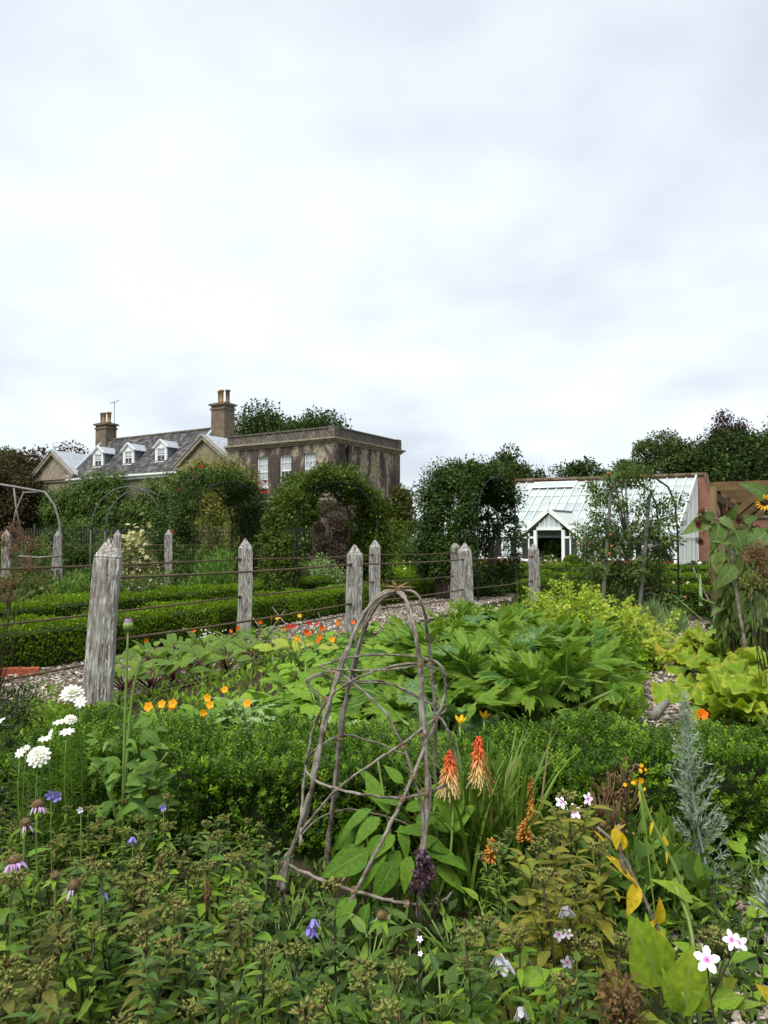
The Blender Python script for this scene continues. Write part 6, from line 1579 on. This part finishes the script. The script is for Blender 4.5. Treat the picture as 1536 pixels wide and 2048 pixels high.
# broad leaved plant inside the wigwam
def leafy(name, label, cat, px, d, leaves_, mat, ks=(0, 1), stem=None, smat='stalk'):
    b0 = G(px, d); t = thing(name, label, cat, b0)
    for (x, y, dd, x2, y2, d2) in leaves_:
        p, q = P3(x, y, dd) - b0, P3(x2, y2, dd + (d2 - dd) * .4) - b0
        put('leaf', LM[mat][R.integers(0, len(LM[mat]))], t, p, q - p, (R.normal(0, .45), -.55, .8), (q - p).length)
    if stem:
        for P in stem:
            a = Acc(); a.tube(spline([np.array(P3(*k) - b0) for k in P], 4), np.linspace(.007, .004, (len(P) - 1) * 4 + 1), 6); a.build('stem', M[smat], t)
    return t
cx = 790
lv = [(745, 1610, 2.9, 665, 1650, 2.8), (760, 1625, 2.85, 702, 1672, 2.7), (790, 1660, 2.8, 735, 1700, 2.65), (770, 1660, 2.8, 712, 1720, 2.7), (740, 1690, 2.8, 640, 1738, 2.7), (800, 1690, 2.8, 750, 1755, 2.66),
      (780, 1620, 2.9, 742, 1560, 2.95), (760, 1600, 2.95, 735, 1535, 3.0), (800, 1600, 2.9, 760, 1580, 2.85), (810, 1610, 2.9, 870, 1590, 2.9), (830, 1640, 2.85, 880, 1612, 2.8), (840, 1665, 2.8, 900, 1690, 2.7), (850, 1690, 2.8, 935, 1705, 2.7),
      (860, 1640, 2.9, 930, 1640, 2.8), (880, 1650, 2.9, 945, 1600, 2.85), (890, 1640, 2.9, 905, 1520, 2.9), (820, 1700, 2.75, 800, 1770, 2.6), (790, 1710, 2.75, 745, 1790, 2.62), (850, 1720, 2.8, 880, 1780, 2.7), (870, 1720, 2.8, 935, 1760, 2.7),
      (900, 1700, 2.8, 940, 1745, 2.72), (760, 1640, 2.9, 690, 1620, 2.95), (720, 1640, 2.95, 660, 1690, 2.9), (830, 1600, 2.95, 860, 1550, 3.0), (775, 1680, 2.8, 700, 1760, 2.7), (800, 1640, 2.8, 820, 1700, 2.6), (905, 1735, 2.8, 925, 1800, 2.7), (740, 1720, 2.8, 690, 1790, 2.75), (850, 1655, 2.8, 800, 1640, 2.7),
      (805, 1560, 2.95, 770, 1520, 3.0), (740, 1560, 3.0, 720, 1520, 3.05), (710, 1780, 2.6, 650, 1850, 2.45), (740, 1790, 2.6, 690, 1900, 2.4)]
leafy('foxglove_plant', 'leafy plant with broad light green leaves inside the hazel wigwam', 'plant', 800, 2.95, lv, 'fox', stem=[[(800, 1880, 2.95), (790, 1720, 2.9), (770, 1600, 2.95), (755, 1510, 3.0)], [(810, 1880, 2.95), (840, 1700, 2.85), (870, 1600, 2.9)], [(790, 1880, 2.9), (745, 1720, 2.85), (730, 1640, 2.9)], [(820, 1880, 2.9), (890, 1740, 2.8), (905, 1600, 2.9)]])
# red hot pokers
b0 = G(965, 3.0); kp = thing('poker_plant', 'red hot poker clump with grassy leaves and drooping orange flower spikes', 'plant', b0)
a = Acc(); n = 210
for i in range(n):
    an = R.random() * 2 * PI; ln = R.uniform(.35, .75); w = R.uniform(.006, .010); out = R.uniform(.05, .42)
    bx, by = R.normal(0, .09), R.normal(0, .07); m = 7; V, UV = [], []
    for j in range(m + 1):
        s = j / m; x = bx + math.cos(an) * out * s ** 1.7; y = by + math.sin(an) * out * .8 * s ** 1.7; z = ln * (s - .35 * out * 1.6 * s ** 3)
        k = w * (1 - s ** 2) + .0008; V += [(x - math.sin(an) * k, y + math.cos(an) * k, z), (x, y, z - k * .5), (x + math.sin(an) * k, y - math.cos(an) * k, z)]; UV += [(0, s), (.5, s), (1, s)]
    Q = []
    for j in range(m): Q += [(3 * j, 3 * j + 1, 3 * j + 4, 3 * j + 3), (3 * j + 1, 3 * j + 2, 3 * j + 5, 3 * j + 4)]
    a.add(V, Q=Q, UV=UV, rnd=R.random(), mi=int(R.random() < .06))
stuff(a.build('blades', [M['blade'], M['straw']], kp))
def poker(x, y0, y1, d, wpx, mat='poker', droop=True, n=150):
    p1, p0 = P3(x, y0, d) - b0, P3(x, y1, d) - b0; H = (p1 - p0).length; w = wpx / 1500 * d / 2
    stem_to(kp, ((x - 965) / 1500 * d * .5, 0, 0), p0 + (p1 - p0) * .8, .0065, .005, 'stalk', .004, 'flower_stem')
    a = Acc()
    for i in range(n):
        s = (i + .5) / n; an = i * 2.39996; r = w * .26 * (1.05 - s ** 2)
        dirv = np.array([math.cos(an), math.sin(an), 0]); c = np.array(p0) * (1 - s) + np.array(p1) * s + dirv * r * .5
        fl = (w * (1.45 - .6 * s) * (1 - s ** 1.5 * .72)) * (1 if droop else .8); el = (-.75 - .7 * (1 - s)) if droop else R.uniform(-.3, .7)
        if s > .93 and not droop: el = .8
        dd = nrm(dirv + (0, 0, el)); e = c + dd * fl
        e = e + R.normal(0, .004, 3); a.tube([c, (c + e) / 2 + dirv * .003, e], [.0018, .0030, .0036], 5, rnd=max(0, min(1, s * .9 - .03 + R.normal(0, .07))) if mat == 'poker' else R.random())
    a.build('flower_spike', M[mat], kp)
poker(955, 1468, 1545, 3.0, 46, n=190)
poker(897, 1495, 1560, 2.9, 50, n=170)
poker(972, 1535, 1568, 3.0, 42, n=24)
poker(979, 1668, 1712, 2.75, 30, 'poker_a', False, 90)
poker(1045, 1632, 1672, 2.85, 28, 'poker_a', False, 90)
poker(1057, 1548, 1625, 2.95, 18, 'poker_a', True, 110)
o = kp.children[-1]; o.data.materials[0] = M['straw']; o.name = 'dry_flower_spike'; o['label'] = 'dry straw coloured spent spike'
# silver spire
b0 = G(1392, 3.0); sv = thing('artemisia', 'tall feathery silver artemisia spire at the right', 'plant', b0)
ax = spline([np.array(P3(*k, 3.0) - b0) for k in ((1408, 1790), (1400, 1720), (1385, 1640), (1375, 1560), (1368, 1470), (1362, 1392))], 8)
a = Acc(); a.tube(np.vstack([[(.03, 0, 0)], ax]), np.linspace(.007, .0015, len(ax) + 1), 6); a.build('stem', M['silver'], sv)
a = Acc()
for i in range(150):
    s = R.random() ** .85; k = s * (len(ax) - 1); j = int(k); p = ax[j] + (ax[min(j + 1, len(ax) - 1)] - ax[j]) * (k - j); an = R.random() * 6.3
    wid = np.interp(s, [0, .12, .3, .55, .8, 1], [.10, .17, .15, .085, .05, .012]); up = np.interp(s, [0, .3, 1], [.5, 1.0, 2.0]); dn = nrm(np.array([math.cos(an), math.sin(an), up]))
    L = wid * R.uniform(.5, 1.05) * (1.5 if s > .45 else 1.1); a.tube([p, p + dn * L * .5, p + dn * L + (0, 0, .12 * L)], [.0016, .0012, .0006], 4)
    m = int(4 + 110 * L); f = R.uniform(.1, 1.05, m); v = nrm(R.normal(size=(m, 3)))
    a.leaves(DIAN, p + dn * L * f[:, None], dn * .9 + v * .75, R.normal(size=(m, 3)), R.uniform(.016, .034, m), wide=.55)
a.build('foliage', M['silver'], sv)
shrub('artemisia', 'silver grey leaf sprays cut by the right edge behind the front hedge', 'plant', 1530, 1560, 60, 2.75, 'silver', 1100, .030, DIAN, clumps=14, spread=.10, up=.8)
# phlox flowers
FP = petals(5, .66, 1, .08, .04, 3)
a = Acc(); a.leaves(FP, [(0, 0, 0)], [(1, 0, 0)], [(0, 0, 1)], [1]); FPM = a.mesh('flower', M['phlox_f'])
def flower_stem(name, label, cat, px, d, fl, me, size, smat='stalk_d', dbase=0.0, head=None, leafm=None, nleaf=0, up=(0, -1, .6)):
    b0 = G(px, d + dbase); t = thing(name, label, cat, b0)
    for (x, y, s) in fl:
        p = P3(x, y, d) - b0; put('flower', me, t, p, (R.normal(0, 1), .2, R.normal(0, 1)), (up[0] + R.normal(0, .25), up[1], up[2]), size * s)
    x, y, s = fl[0]; p = P3(x, y, d + .02) - b0; stem_to(t, (0, 0, 0), p, .0035, .0022, smat)
    for (x, y, s) in fl[1:]: stem_to(t, np.array(p) * .8, P3(x, y, d + .01) - b0, .0018, .0014, smat, .003)
    if head:
        a, ms = cluster(P3(head[0], head[1], d + .03) - b0, head[2], head[3], size=.008); a.build('seed_head', ms, t)
    for i in range(nleaf):
        z = p.z * (.35 + .55 * i / nleaf); an = i * 1.6; put('leaf', LM[leafm][i % len(LM[leafm])], t, (p.x * z / p.z, p.y * z / p.z, z), (math.cos(an), math.sin(an), .15), (0, -.3, 1), R.uniform(.07, .10))
    return t
flower_stem('phlox', 'pink white phlox with three open flowers beside the poker leaves', 'flower', 1150, 2.65, [(1143, 1615, 1.05), (1117, 1597, .85), (1170, 1590, .85)], FPM, .026, head=(1145, 1622, .05, 40), leafm='phlox', nleaf=8)
flower_stem('phlox', 'phlox with one large flat pinkish white flower at bottom right', 'flower', 1425, 1.75, [(1399, 1900, 1.15), (1448, 1862, .9), (1462, 1868, .8)], FPM, .024, head=(1425, 1868, .045, 90), leafm='lily_g', nleaf=5)
flower_stem('phlox', 'fading phlox with a brown seed head and white petals near the bottom', 'flower', 1150, 1.95, [(1126, 1905, .8), (1110, 1852, .7), (1128, 1850, .6)], FPM, .022, head=(1150, 1880, .055, 90), leafm='yel_plant', nleaf=8)
umbel('seed_head_plant', 'feathery dry seed head with purple bits at the bottom right', 'plant', 1240, 1.7, [(1232, 1955), (1222, 1985), (1245, 1990)], mat='bud_b', r=.038, n=60)
umbel('dry_seed_plant', 'rusty brown dry seed plant in front of the hedge left of the silver spire', 'plant', 1225, 2.95, [(1240, 1530), (1215, 1560), (1195, 1590), (1250, 1580), (1225, 1610), (1190, 1630), (1235, 1640)], r=.062, n=30)
# bee balm heads
PET = leafT(3, lambda t: .25 * math.sin(PI * (.1 + .8 * t)), .2, .35)
def beebalm(label, x, y, d, r, npet, h=None):
    r *= .86
    b0 = G(x + R.normal(0, 12), d + .05); t = thing('bee_balm', label, 'flower', b0); p = P3(x, y, d) - b0
    stem_to(t, (0, 0, 0), p, .004, .0028, 'stalk')
    a = Acc(); n = 9; th = np.linspace(.05, PI - .05, n); a.lathe([(r * math.sin(q), -r * .85 * math.cos(q)) for q in th], 14, c=p); v = nrm(R.normal(size=(170, 3)))
    a.leaves(DIAN, np.array(p) + v * r * .95, v + R.normal(0, .2, (170, 3)), R.normal(size=(170, 3)), R.uniform(r * .25, r * .4, 170)); a.build('disc', M['teasel'], t)
    if npet:
        a = Acc(); an = R.uniform(0, 2 * PI) + R.uniform(0, 4.6, npet); o = np.stack([np.cos(an), np.sin(an), np.zeros(npet)], -1)
        a.leaves(PET, np.array(p) + o * r * .8 - (0, 0, r * .3), o * .8 + np.stack([np.zeros(npet)] * 2 + [R.uniform(-1.1, .2, npet)], -1), o + (0, 0, 1), R.uniform(r * .9, r * 1.7, npet)); a.build('petals', M['lilac'], t)
    a = Acc(); a.leaves(LANCE, [np.array(p) - (0, 0, r)] * 6, [(math.cos(k), math.sin(k), -.1) for k in range(6)], [(0, -.3, 1)] * 6, R.uniform(.035, .055, 6)); a.build('bracts', M['phlox_l'], t)
beebalm('bee balm head with long drooping lilac petals at the left edge', 42, 1708, 2.0, .019, 34)
beebalm('round brown bee balm head with a few petals, highest at the left', 86, 1600, 2.35, .020, 12)
beebalm('round brown bee balm head below and left of the highest one', 62, 1636, 2.3, .019, 12)
beebalm('brown bee balm head with two pale side petals right of the lilac one', 160, 1757, 2.0, .019, 6)
beebalm('small brown bee balm head between the lilac one and the pale petalled one', 122, 1738, 2.05, .014, 0)
beebalm('round pale brown bee balm head in front of the wigwam', 764, 1814, 1.95, .015, 3)
# bellflowers
BELL = leafT(4, lambda t: .55 * (.6 + .4 * t) if t < .9 else .2, .35, -.18)
BELLT = merge([moved(BELL, (.12 * math.cos(q), .12 * math.sin(q), 0), (math.cos(q) * .42, math.sin(q) * .42, 1), (math.cos(q), math.sin(q), -.4), 1) for q in [i * 2 * PI / 5 for i in range(5)]])
def bells(label, pts, d, size, mat, U, smat='stalk'):
    b0 = G(pts[0][0] + 5, d + .04); t = thing('bellflower', label, 'flower', b0)
    a = Acc(); a.leaves(BELLT, [(0, 0, 0)], [(1, 0, 0)], [(0, 0, 1)], [1]); me = a.mesh('flower', M[mat])
    for i, (x, y) in enumerate(pts):
        p = P3(x, y, d) - b0; put('flower', me, t, p, (1, .1, 0), (U[0] + R.normal(0, .15), U[1], U[2]), size * R.uniform(.85, 1.1))
        stem_to(t, (0, 0, 0) if i == 0 else np.array(P3(*pts[0], d) - b0) * .85, p, .0025 if i == 0 else .0014, .0012, smat, .004)
bells('violet bellflower with three hanging bells in the middle of the phlox', [(630, 1822), (622, 1836), (628, 1842)], 1.85, .024, 'violet', (.3, -.5, -1))
bells('violet bellflower below the white cosmos flowers', [(112, 1583), (126, 1586)], 2.6, .026, 'violet', (-.4, -.9, .3))
bells('small violet bellflower on the dark phlox at centre left', [(274, 1664)], 2.4, .022, 'violet', (.4, -.5, -.8))
bells('single violet bell beside the brown bee balm heads', [(219, 1772)], 2.0, .022, 'violet', (.6, -.5, -.6))
bells('tiny violet bellflower below the dahlia leaves', [(334, 1606)], 2.7, .020, 'violet', (.4, -.8, .2))
bells('tiny pale violet bell between the bellflower and the dahlia', [(171, 1611)], 2.6, .018, 'palev', (.4, -.8, .2))
bells('pale white bellflower tilted to the left above the seed heads', [(1123, 1796)], 2.0, .036, 'palev', (-.8, -.4, -.5))
bells('two pale hanging bellflowers at the bottom centre', [(992, 1888), (1003, 1900)], 1.8, .034, 'palev', (0, -.3, -1))
bells('pale blue bellflower low among yellowing leaves', [(1034, 1990)], 1.7, .030, 'palev', (.3, -.5, -.6))
flower_stem('small_white_flower', 'tiny white flower pair on a thin stem in front of the wigwam', 'flower', 840, 1.9, [(838, 1860, 1), (839, 1888, .8)], FPM, .008)
# lilies: yellow and green broad leaved stems
leafy('lily_plant', 'tall lily stem with bright yellow leaves at the right', 'plant', 1352, 2.1,
      [(1258, 1748, 2.1, 1208, 1690, 2.08), (1262, 1752, 2.1, 1246, 1820, 2.0), (1238, 1690, 2.1, 1224, 1640, 2.1), (1222, 1645, 2.1, 1226, 1690, 2.05), (1205, 1680, 2.1, 1187, 1650, 2.1), (1272, 1772, 2.1, 1258, 1735, 2.05), (1228, 1650, 2.1, 1242, 1638, 2.08), (1300, 1835, 2.1, 1312, 1782, 2.05), (1302, 1838, 2.1, 1342, 1900, 2.0), (1228, 1790, 2.05, 1222, 1765, 2.05), (1300, 1825, 2.1, 1275, 1845, 2.0)], 'lily_y',
      stem=[[(1365, 2030, 2.1), (1335, 1920, 2.1), (1295, 1820, 2.1), (1262, 1750, 2.1), (1225, 1680, 2.1), (1188, 1645, 2.1)], [(1240, 1735, 2.1), (1232, 1690, 2.1), (1230, 1640, 2.1)]], smat='hazel')
leafy('lily_plant', 'thin lily stem with small cupped yellow leaves and a yellow flower top', 'plant', 1378, 2.2,
      [(1322, 1688, 2.2, 1326, 1716, 2.15), (1324, 1682, 2.2, 1318, 1660, 2.2), (1298, 1632, 2.2, 1290, 1660, 2.15), (1292, 1620, 2.2, 1297, 1606, 2.2), (1276, 1592, 2.2, 1284, 1572, 2.2), (1270, 1575, 2.2, 1275, 1598, 2.15)], 'lily_y',
      stem=[[(1380, 1980, 2.2), (1362, 1800, 2.2), (1342, 1730, 2.2), (1318, 1680, 2.2), (1290, 1620, 2.2), (1272, 1560, 2.2)]])
leafy('lily_plant', 'broad green lily leaves standing at the bottom right', 'plant', 1372, 1.9,
      [(1352, 2005, 1.9, 1372, 1880, 1.85), (1342, 2000, 1.9, 1322, 1935, 1.8), (1350, 2008, 1.9, 1395, 1895, 1.85), (1430, 1992, 1.8, 1510, 1975, 1.7), (1300, 2010, 1.8, 1265, 2000, 1.7), (1330, 2040, 1.8, 1262, 2000, 1.7), (1375, 1790, 2.1, 1312, 1735, 2.05), (1300, 1930, 2.0, 1282, 1830, 1.95), (1310, 1950, 2.0, 1258, 1820, 1.95), (1420, 1985, 1.8, 1385, 1955, 1.75), (1425, 1960, 1.85, 1455, 1935, 1.8), (1440, 2050, 1.7, 1500, 2040, 1.6), (1480, 1780, 2.2, 1520, 1800, 2.1), (1385, 2040, 1.7, 1420, 2060, 1.6)], 'lily_g',
      stem=[[(1372, 2060, 1.9), (1360, 2000, 1.9), (1350, 1960, 1.9)], [(1385, 2060, 1.9), (1370, 1850, 2.05), (1340, 1760, 2.1)], [(1420, 2080, 1.8), (1424, 1980, 1.8), (1426, 1900, 1.78)]])
leafy('lily_plant', 'orange yellow lily leaf cut by the right edge at the bottom', 'plant', 1545, 1.75, [(1540, 2010, 1.75, 1500, 1945, 1.68), (1532, 1930, 1.8, 1534, 1868, 1.78), (1540, 2045, 1.7, 1515, 2048, 1.65)], 'lily_y', stem=[[(1550, 2120, 1.8), (1538, 2000, 1.78), (1534, 1880, 1.78)]], smat='hazel')
o = thing('yellow_flower', 'small yellow flower cluster on top of the thin lily stem', 'flower', G(1330, 2.25)); b0 = G(1330, 2.25)
a = Acc(); n = 12; P = np.array([P3(1270 + R.normal(0, 8), 1548 + R.normal(0, 18), 2.25 + R.normal(0, .02)) - b0 for _ in range(n)]); a.leaves(UMB, P, R.normal(size=(n, 3)), R.normal(0, .6, (n, 3)) + (0, -1, .3), R.uniform(.005, .010, n)); stuff(a.build('petals', M['yellow'], o))
stem_to(o, (0, 0, 0), P3(1270, 1560, 2.25) - b0, .003, .002, 'stalk')
for px, d in ((560, 2.55), (600, 2.3), (650, 2.1), (545, 2.25), (590, 2.7), (700, 2.25), (760, 2.15), (820, 2.3), (880, 2.2), (930, 2.4), (960, 2.15), (660, 2.5), (740, 2.45), (900, 2.55), (570, 2.0), (985, 2.6)):
    rosette('foxglove_plant', 'low dark leafy young plant under the hazel wigwam hoops', 'plant', G(px, d), LM['phlox'] + LM['herb_dark'] + LM['phlox_b'], 22, (.05, .20), (.06, .10), (86, 15), 'stalk', .003, -.05, 'low leafy plants under the wigwam', face=(0, -.3, 0))
# low leafy plants in front of the silver spire, and open chips
for px, d in ((1345, 2.85), (1440, 2.75), (1490, 2.6), (1400, 2.45), (1470, 2.35), (1330, 2.5), (1520, 2.45), (1290, 2.7)):
    rosette('strawberry_plant', 'low plant with rounded green leaves on the soil below the silver spire', 'plant', G(px, d), LM['phlox_l'] + LM['herb_dark'], 15, (.05, .13), (.055, .095), (70, 10), 'stalk', .0025, -.1, 'low green plants below the silver spire', face=(0, -.3, 0))
for px, d in ((1500, 3.0), (1470, 3.1), (1540, 2.9)):
    rosette('mint_plant', 'upright soft leaved green plant at the foot of the hedge by the right edge', 'plant', G(px, d), LM['herb_dark'] + LM['phlox_l'][:1], 22, (.05, .22), (.06, .10), (88, 15), 'stalk', .003, -.1, 'soft green plants at the right hedge foot')
P = [(R.uniform(.9, 1.75), R.uniform(2.0, 3.1), .01 + R.random() * .02) for _ in range(1800)]
it = iter(P); o = chips(1800, lambda: next(it), .02, .05); tag(o, 'loose bark chips on the soil below the silver spire', 'bark chips')
herb_layer('grass_tufts', 'thin grassy leaves between the poker clump and the silver spire', [(.55, 2.7), (1.15, 2.7), (1.2, 3.15), (.6, 3.15)], 1500, .36, ['blade', 'herb_dark', 'herb_dark'], .10)
herb_layer('herb_border', 'low mixed plants filling the bed beside the fruit cage', [(4.6, 4.3), (9, 4.3), (10, 9.5), (5.6, 9.5)], 5000, .35, ['herb', 'herb_dark', 'squash'], .10)
# purple sprouting heads at the right wigwam leg
umbel('oregano', 'dark purple oregano heads climbing the right leg of the wigwam', 'plant', 838, 2.6, [(842, 1700), (850, 1712), (836, 1730), (845, 1745), (832, 1760), (856, 1735)], mat='oreg_f', r=.016, n=50)
# ------------------------------------------------------------------ left corner: dahlia, cosmos, oregano
lv = []
b = (252, 1600, 3.05)
for i in range(85):
    an = R.uniform(0, 2 * PI); y = R.uniform(1450, 1640); sx = math.cos(an); L = R.uniform(24, 44); x = 255 + sx * R.uniform(4, 70); lv.append((x, y, 3.05 + .12 * math.sin(an), x + sx * L * .8 + R.normal(0, 12), y + R.uniform(-30, 30), 3.0 + .20 * math.sin(an) - .03))
dh = leafy('dahlia_plant', 'bushy dahlia with broad light green leaves and one tall bud stem', 'plant', 255, 3.05, lv, 'dahlia', stem=[[(255, 1720, 3.05), (254, 1560, 3.05), (256, 1400, 3.05), (259, 1256, 3.05)], [(255, 1600, 3.05), (268, 1400, 3.03), (287, 1308, 3.02)], [(252, 1660, 3.05), (220, 1560, 3.0), (190, 1520, 2.95)], [(256, 1660, 3.05), (300, 1560, 3.0), (340, 1500, 2.95)]])
b0 = G(255, 3.05)
a = Acc(); p = P3(259, 1250, 3.05) - b0; a.lathe([(.004, -.022), (.018, -.016), (.021, 0), (.019, .010), (.008, .014)], 12, c=p, rnd=.3); bd = a.build('bud', M['stalk'], dh)
a = Acc(); n = 22; an = np.arange(n) * 2.4; o_ = np.stack([np.cos(an), np.sin(an), np.zeros(n)], -1); a.leaves(PET, np.array(p) + o_ * .013 + (0, 0, .004), o_ * .25 + (0, 0, 1), o_, R.uniform(.018, .026, n)); a.build('petals', M['lilac'], bd)
a = Acc(); p = P3(288, 1303, 3.02) - b0; a.lathe([(.002, -.014), (.010, -.010), (.012, 0), (.009, .009), (.001, .012)], 10, c=p); a.build('bud', M['phlox_l'], dh)
POM = merge([moved(petals(12 - 2 * i, .52, 1 - .17 * i, .05 + .35 * i, .10), (0, 0, .05 + .10 * i), (math.cos(i), math.sin(i), 0), (0, 0, 1), 1) for i in range(5)])
COS = petals(8, .52, 1, .10, .12)
a = Acc(); a.leaves(POM, [(0, 0, 0)], [(1, 0, 0)], [(0, 0, 1)], [1]); POMM = a.mesh('flower', M['white'])
a = Acc(); a.leaves(COS, [(0, 0, 0)], [(1, 0, 0)], [(0, 0, 1)], [1]); a.lathe([(.13, .0), (.12, .06), (.01, .09)], 10, mi=1, rnd=.2); COSM = a.mesh('flower', [M['white'], M['amber']])
cosmos = [('double white cosmos flower facing the camera, lowest of the white group', 86, 1508, 2.85, POMM, .040, (.1, -.85, .75)), ('flat double white cosmos flower in front of the big oak post', 150, 1385, 3.2, POMM, .046, (.1, -.45, 1)),
          ('white cosmos flower with a yellow centre just right of the flat double one', 166, 1400, 3.15, COSM, .025, (.4, -.9, .6)), ('white cosmos flower seen edge on, left of a pair', 126, 1440, 3.1, COSM, .026, (-.1, -.2, 1)),
          ('white double cosmos flower at the right of a pair', 147, 1436, 3.1, POMM, .026, (.2, -.4, 1)), ('white cosmos flower edge on below the pair', 141, 1459, 3.05, COSM, .028, (0, -.3, 1)),
          ('white cosmos flower turned left above a flat one', 108, 1463, 3.05, COSM, .020, (-.7, -.6, .4)), ('flat white cosmos flower with yellow below', 97, 1473, 3.0, COSM, .024, (0, -.2, 1)),
          ('small single white cosmos flower left of the big double one', 49, 1500, 2.9, COSM, .020, (-.2, -.8, .7)), ('white cosmos flower at the left edge', 6, 1440, 3.0, COSM, .026, (-.5, -.3, .9)), ('tiny white cosmos flower right of the small single one', 62, 1490, 2.95, COSM, .012, (.3, -.7, .7))]
for lab, x, y, d, me, r, U in cosmos:
    b0 = G(x + R.normal(0, 6), d + .03); t = thing('cosmos', lab, 'flower', b0); p = P3(x, y, d) - b0
    put('flower', me, t, p, Vector(U).orthogonal(), U, r); stem_to(t, (0, 0, 0), p, .003, .002, 'stalk')
    a = Acc(); n = 260; f = R.uniform(.15, .93, n); v = nrm(R.normal(size=(n, 3))); v[:, 2] *= .5
    a.leaves(DIAN, np.array(p) * f[:, None] + v * (.075 * R.random(n) * (1.15 - f))[:, None], v + (0, 0, .35), R.normal(size=(n, 3)), R.uniform(.02, .055, n), wide=.28); a.build('feathery_leaves', M['feather'], t)
shrub('dark_shrub', 'dark bluish green shrub at the left edge beside the brick edging', 'bush', 15, 1318, 170, 3.9, 'oregano', 4200, .035, LAN2, clumps=34, spread=.16)
shrub('oregano', 'dark purple leaved oregano with purple flower heads left of the white cosmos', 'plant', 55, 1400, 150, 3.3, 'oregano', 2600, .026, DIA, clumps=30, spread=.15, flowers=(DIA, 'oreg_f', 700, .013, 1.05))
shrub('leafy_perennial', 'fresh green upright leafy plant hiding the foot of the big oak post', 'plant', 165, 1392, 150, 3.9, 'phlox_l', 2200, .038, LAN2, clumps=34, spread=.14, up=.9)
shrub('leafy_perennial', 'fresh green leafy plant by the bark path at left', 'plant', 95, 1345, 170, 4.6, 'phlox_l', 2200, .045, LAN2, clumps=30, spread=.16, up=.9)
shrub('leafy_perennial', 'low green leafy plant at the left edge before the brick edging', 'plant', 25, 1352, 130, 5.4, 'phlox_l', 1600, .05, LAN2, clumps=26, spread=.17, up=.9)
shrub('leafy_perennial', 'low fresh green plant just left of the big bronze beet leaves', 'plant', 118, 1368, 110, 5.1, 'mustard', 1100, .05, LAN2, clumps=22, spread=.15, up=.8)
shrub('leafy_perennial', 'feathery green plant around the dahlia stem behind the hedge', 'plant', 265, 1420, 130, 3.45, 'feather', 2600, .040, DIAN, clumps=30, spread=.15, up=.9)
shrub('white_weed', 'thin weed with tiny white seed heads at the hedge foot', 'plant', 415, 1262, 85, 10.2, 'herb', 160, .05, DIAN, clumps=20, spread=.2, flowers=(UMB, 'whiteish', 70, .014, 1.0))
shrub('dark_sage', 'bluish small leaved weed between the courgettes and the hedge', 'plant', 1040, 1490, 110, 4.5, 'grey_l', 900, .035, OVATE2, clumps=26, spread=.13)

# ------------------------------------------------------------------ labels of alike plants: row from the front, order from the left
ORD = ['first', 'second', 'third', 'fourth', 'fifth', 'sixth', 'seventh', 'eighth', 'ninth', 'tenth', 'eleventh', 'twelfth', 'thirteenth', 'fourteenth', 'fifteenth', 'sixteenth']
def relabel(group, text, rows):
    m = sorted([o for o in COL.objects if o.parent is None and o.get('group') == group], key=lambda o: o.location.y)
    n = len(m); k = -(-n // len(rows))
    for r, rn in enumerate(rows):
        row = sorted(m[r * k:(r + 1) * k], key=lambda o: o.location.x / o.location.y)
        for i, o in enumerate(row): o['label'] = text % (ORD[i], rn)
relabel('courgette plants in the bed', 'jagged leaved courgette, %s from the left in the %s row of the bed', ['front', 'middle', 'back'])
relabel('yellow green squash plants', 'frilly yellow green squash, %s from the left in the %s row by the path', ['front', 'middle', 'back'])
relabel('bright green salad plants', 'bright green salad plant, %s from the left in the %s row before the posts', ['front', 'middle', 'back'])
relabel('beetroot plants', 'red stalked beetroot, %s from the left in the %s row by the rail', ['front', 'middle', 'back'])
relabel('sprawling courgettes behind the wigwam', 'sprawling open courgette behind the wigwam, %s from the left in its %s row', ['only'])
relabel('lime green flowering tobacco plants', 'lime green flowering tobacco plant, %s from the left in the %s row', ['front', 'middle', 'back'])
relabel('yellowing seeding plants at the right of the foreground', 'yellowing seeding plant before the pokers, %s from the left in the %s row', ['front', 'middle', 'back'])
relabel('low bright plants between beetroot and hedge', 'low bright leafy plant, %s from the left in the %s row before the beetroot', ['front', 'back'])
relabel('nasturtium plants with orange and red flowers', 'orange flowered nasturtium, %s from the left in the %s clump by the salad', ['main'])
relabel('low nasturtiums along the path edge', 'low nasturtium, %s from the left along the bark path in the %s strip', ['only'])
relabel('amber nasturtiums behind the front hedge', 'amber flowered nasturtium, %s from the left behind the %s hedge', ['front'])
relabel('silvery frilly plants', 'silvery frilly leaved plant, %s from the left behind the %s hedge', ['front'])
relabel('dark bushy plants by the path', 'dark bushy plant, %s from the left beside the bark path in its %s row', ['only'])
relabel('pale tobacco plants by the far posts', 'pale tobacco plant, %s from the left between the %s oak posts', ['rear'])
relabel('crossed thin sticks by the path', 'thin leaning stick, %s from the left in the %s row by the path', ['crossed'])
relabel('low green plants below the silver spire', 'low round leaved plant, %s from the left in the %s row below the silver spire', ['front', 'back'])
relabel('soft green plants at the right hedge foot', 'soft leaved plant, %s from the left at the %s hedge foot', ['right'])
relabel('low leafy plants under the wigwam', 'low leafy young plant, %s from the left in the %s row under the wigwam hoops', ['front', 'back'])
relabel('dry brown stalks among the phlox', 'dry brown seed stalk, %s from the left in the %s phlox row', ['front', 'back'])
